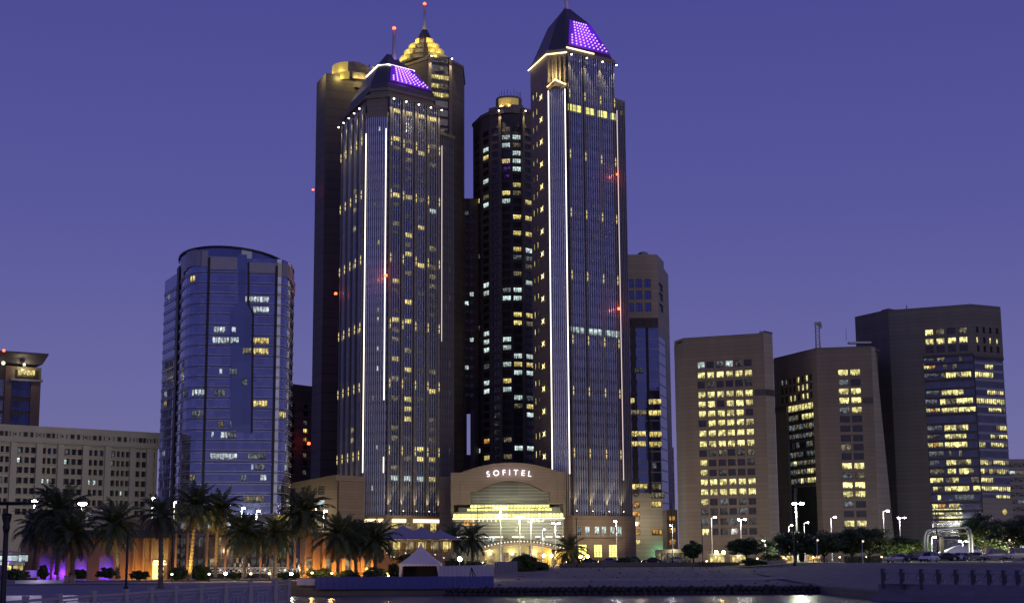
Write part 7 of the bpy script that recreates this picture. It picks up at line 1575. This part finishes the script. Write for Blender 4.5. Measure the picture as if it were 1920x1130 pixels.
# ------------------------------------------------------------------ cars
M['tyre'] = mat('tyre', (.02, .02, .02), .8); M['rim'] = mat('alloy_rim', (.45, .45, .47), .35, metal=.8); M['cglass'] = glass('car_glass', (.05, .055, .07), .5, .05, tile=9); M['head'] = mat('headlamp_glass', (.7, .7, .72), .1, metal=.4); M['tail'] = mat('tail_lamp', (.25, .01, .01), .2); M['blackp'] = mat('bumper_plastic', (.03, .03, .03), .6)
def paint(name, c, metal=.5): 
    m = mat(name, c, .28, metal=metal, var=.06, scale=2); m.node_tree.nodes['Principled BSDF'].inputs['Coat Weight'].default_value = .6; return m
def car(px, py, Y, ang, pm, label, suv=False):
    p = at(px, py, Y); t = thing('parked_car', label, 'car', p, 'cars parked along the road')
    t.rotation_euler = (0, 0, ang); hb, hr = (.98, 1.72) if suv else (.86, 1.42); Wd = .92
    prof = [(-2.2, .42, .55), (-2.15, .32, .80), (-1.6, .27, hb - .02), (-.9, .25, hb + .02), (1.0, .25, hb + .04), (1.9, .27, hb + .02), (2.2, .36, hb - .08), (2.26, .45, hb - .3)]
    mb = MB(); mb.loft([[(x, -Wd * .98, z0), (x, -Wd, (z0 + z1) * .52), (x, -Wd * .9, z1), (x, Wd * .9, z1), (x, Wd, (z0 + z1) * .52), (x, Wd * .98, z0)] for x, z0, z1 in prof], pm, smooth=False); L = []
    o = bpy.data.objects.new('body', mb.mesh('body')); L.append(o)
    x = (-1.05, -.35, 1.25 if suv else .75, 2.05 if suv else 1.6)
    mb = MB(); mb.loft([[(x[0], -.8, hb), (x[3], -.8, hb), (x[3], .8, hb), (x[0], .8, hb)], [(x[1], -.64, hr - .06), (x[2], -.64, hr - .06), (x[2], .64, hr - .06), (x[1], .64, hr - .06)]], M['cglass']); L.append(bpy.data.objects.new('windows', mb.mesh('windows')))
    mb = MB(); mb.loft([[(x[1] - .05, -.66, hr - .065), (x[2] + .08, -.66, hr - .065), (x[2] + .08, .66, hr - .065), (x[1] - .05, .66, hr - .065)], [(x[1] + .1, -.55, hr), (x[2] - .05, -.55, hr), (x[2] - .05, .55, hr), (x[1] + .1, .55, hr)]], pm)
    for s in (-1, 1):
        for xa, xb in ((x[0], x[1]), (x[3], x[2]), ((x[0] + x[2]) / 2 - .2, (x[1] + x[2]) / 2 - .05)): mb.tube([(xa, s * .81, hb), (xb, s * .655, hr - .06)], .045, pm, 4)
    L.append(bpy.data.objects.new('roof', mb.mesh('roof')))
    for wx in (-1.38, 1.36):
        for s in (-1, 1):
            mb = MB(); y0, y1 = s * .72, s * .94; n = 14; r = .35
            rings = [[(wx + rr * math.cos(2 * math.pi * k / n), y, .35 + rr * math.sin(2 * math.pi * k / n)) for k in range(n)] for rr, y in ((r * .9, y0), (r, y0 + s * .03), (r, y1 - s * .03), (r * .85, y1))]; mb.loft(rings, M['tyre']); w = bpy.data.objects.new('wheel', mb.mesh('wheel')); L.append(w)
            mb = MB(); mb.loft([[(wx + .22 * math.cos(2 * math.pi * k / n), y1 + s * .002, .35 + .22 * math.sin(2 * math.pi * k / n)) for k in range(n)], [(wx + .1 * math.cos(2 * math.pi * k / n), y1 + s * .03, .35 + .1 * math.sin(2 * math.pi * k / n)) for k in range(n)]], M['rim']); rm = bpy.data.objects.new('rim', mb.mesh('rim')); COL.objects.link(rm); rm.parent = w
    for s in (-1, 1):
        mb = MB(); mb.box(-2.21, -2.0, s * .62 - .2, s * .62 + .2, .6, .74, M['head']); L.append(bpy.data.objects.new('headlight', mb.mesh('headlight')))
        mb = MB(); mb.box(2.08, 2.28, s * .66 - .18, s * .66 + .18, hb - .3, hb - .14, M['tail']); L.append(bpy.data.objects.new('tail_light', mb.mesh('tail_light')))
        mb = MB(); mb.box(-.85, -.65, s * 1.02 - .1, s * 1.02 + .1, hb + .02, hb + .16, pm); L.append(bpy.data.objects.new('mirror', mb.mesh('mirror')))
    mb = MB(); mb.box(-2.3, -2.16, -.75, .75, .3, .5, M['blackp']); mb.box(2.2, 2.33, -.75, .75, .3, .5, M['blackp']); L.append(bpy.data.objects.new('bumper', mb.mesh('bumper')))
    for o in L: COL.objects.link(o); o.parent = t
silver, white_, black_, grey_, blue_ = paint('silver_paint', (.5, .5, .54)), paint('white_paint', (.72, .72, .76), 0), paint('black_paint', (.02, .02, .025)), paint('grey_paint', (.16, .16, .18)), paint('navy_paint', (.03, .04, .10))
for px, py, Y, a, pm, lab, suv in ((1684, 1053, 268, .15, silver, 'silver saloon parked leftmost in the row by the hedge', False), (1716, 1052, 268, .1, blue_, 'dark blue off-road car parked right of the leftmost silver saloon', True), (1742, 1052.5, 262, .9, white_, 'white car seen end on between the dark blue car and a black one', True), (1772, 1051, 266, .1, black_, 'black car parked under the white arches', False), (1801, 1050.5, 268, .6, white_, 'white saloon turned towards the water under the white arches', False), (1826, 1050, 268, .2, grey_, 'grey saloon just right of the white arches', False), (1866, 1048.5, 258, .1, silver, 'large silver estate car before the lush green tree', True), (1908, 1048, 252, .1, silver, 'pale car partly cut off by the right edge', True),
                             (1100, 1057, 352, .1, black_, 'dark car behind the low wall at the office tower foot', False), (1140, 1057, 352, 0, grey_, 'grey car behind the low wall below the arched windows', False), (1182, 1056, 352, .1, black_, 'dark off-road car behind the low wall by the beige building', True), (1222, 1056, 352, 0, black_, 'dark saloon behind the low wall before the green shopfront', False), (1262, 1056, 352, .1, grey_, 'grey car behind the low wall left of the booth', True)):
    car(px, py, Y, a, pm, lab, suv)

# small lamps added for warm ground glow, forecourt, park and promenade, one fixture each
PL_ = MB(); PL_.lathe((0, 0, 0), [(.09, -.3), (.09, .7), (.16, .75), (.16, .8)], M['pole'], 8); PLB = MB(); PLB.ball((0, 0, .9), .17, M['lampo2'], 8, 5); plm, plb = PL_.mesh('post'), PLB.mesh('globe')
PLAB = ['path light below the small palms at the left of the hotel entrance', 'path light before the middle of the hotel entrance', 'path light under the small orange lit palm', 'path light before the middle lit shop window of the office tower', 'path light before the right lit shop window of the office tower', 'path light at the right corner of the office tower foot', 'path light before the column of orange windows', 'path light beside the small light green tree', 'path light left of the orange twin lamp', 'path light under the left edge of the round tree',
        'path light right of the round tree', 'path light between the white lit palm and the dark park trees', 'path light just left of the dark park bench', 'path light right of the dark park bench', 'path light behind the clipped hedge', 'path light left of the leftmost silver saloon', 'path light behind the dark blue off-road car', 'path light behind the grey saloon by the arches', 'path light behind the large silver estate car', 'path light on the promenade left of the golden lit palm', 'path light below the palm right of the golden lit trunk', 'path light below the left one of the twin short palms', 'path light below the right one of the twin short palms', 'path light below the bush under the tall dark palm', 'path light left below the dense clump of palms', 'path light between the dense clump of palms and the white tent']
for k, (px, py, Y, cc) in enumerate(((905, 1056, 420, 0), (950, 1056, 420, 0), (1062, 1056, 410, 0), (1122, 1055, 405, 0), (1150, 1055, 405, 0), (1186, 1054, 400, 0), (1206, 1054, 400, 0), (1292, 1053, 372, 0), (1325, 1053, 372, 0), (1382, 1053, 372, 0), (1420, 1052, 360, 1), (1470, 1052, 345, 1), (1525, 1052, 340, 1), (1575, 1052, 340, 1), (1625, 1051, 335, 1), (1653, 1050, 330, 1), (1712, 1046, 325, 1), (1840, 1042, 318, 1), (1880, 1041, 312, 1), (322, 1086, 226, 2), (392, 1086, 226, 2), (470, 1086, 226, 2), (505, 1086, 226, 2), (585, 1086, 237, 2), (622, 1086, 237, 2), (728, 1087, 238, 2))):
    p = at(px, py, Y); p.z = gz(p.x, p.y) + .2; t = thing('path_light', PLAB[k], 'path light', p, 'knee high path lights')
    inst('post', plm, t, p); inst('globe', plb, t, p); lamp('POINT', p + Vector((0, -.4, 1.3)), 900 if cc == 0 else 220 if cc == 2 else (420 if px < 1700 else 1300), (1, .62, .22) if cc != 1 else (1, .92, .6), .2, parent=t)
# warm_glow
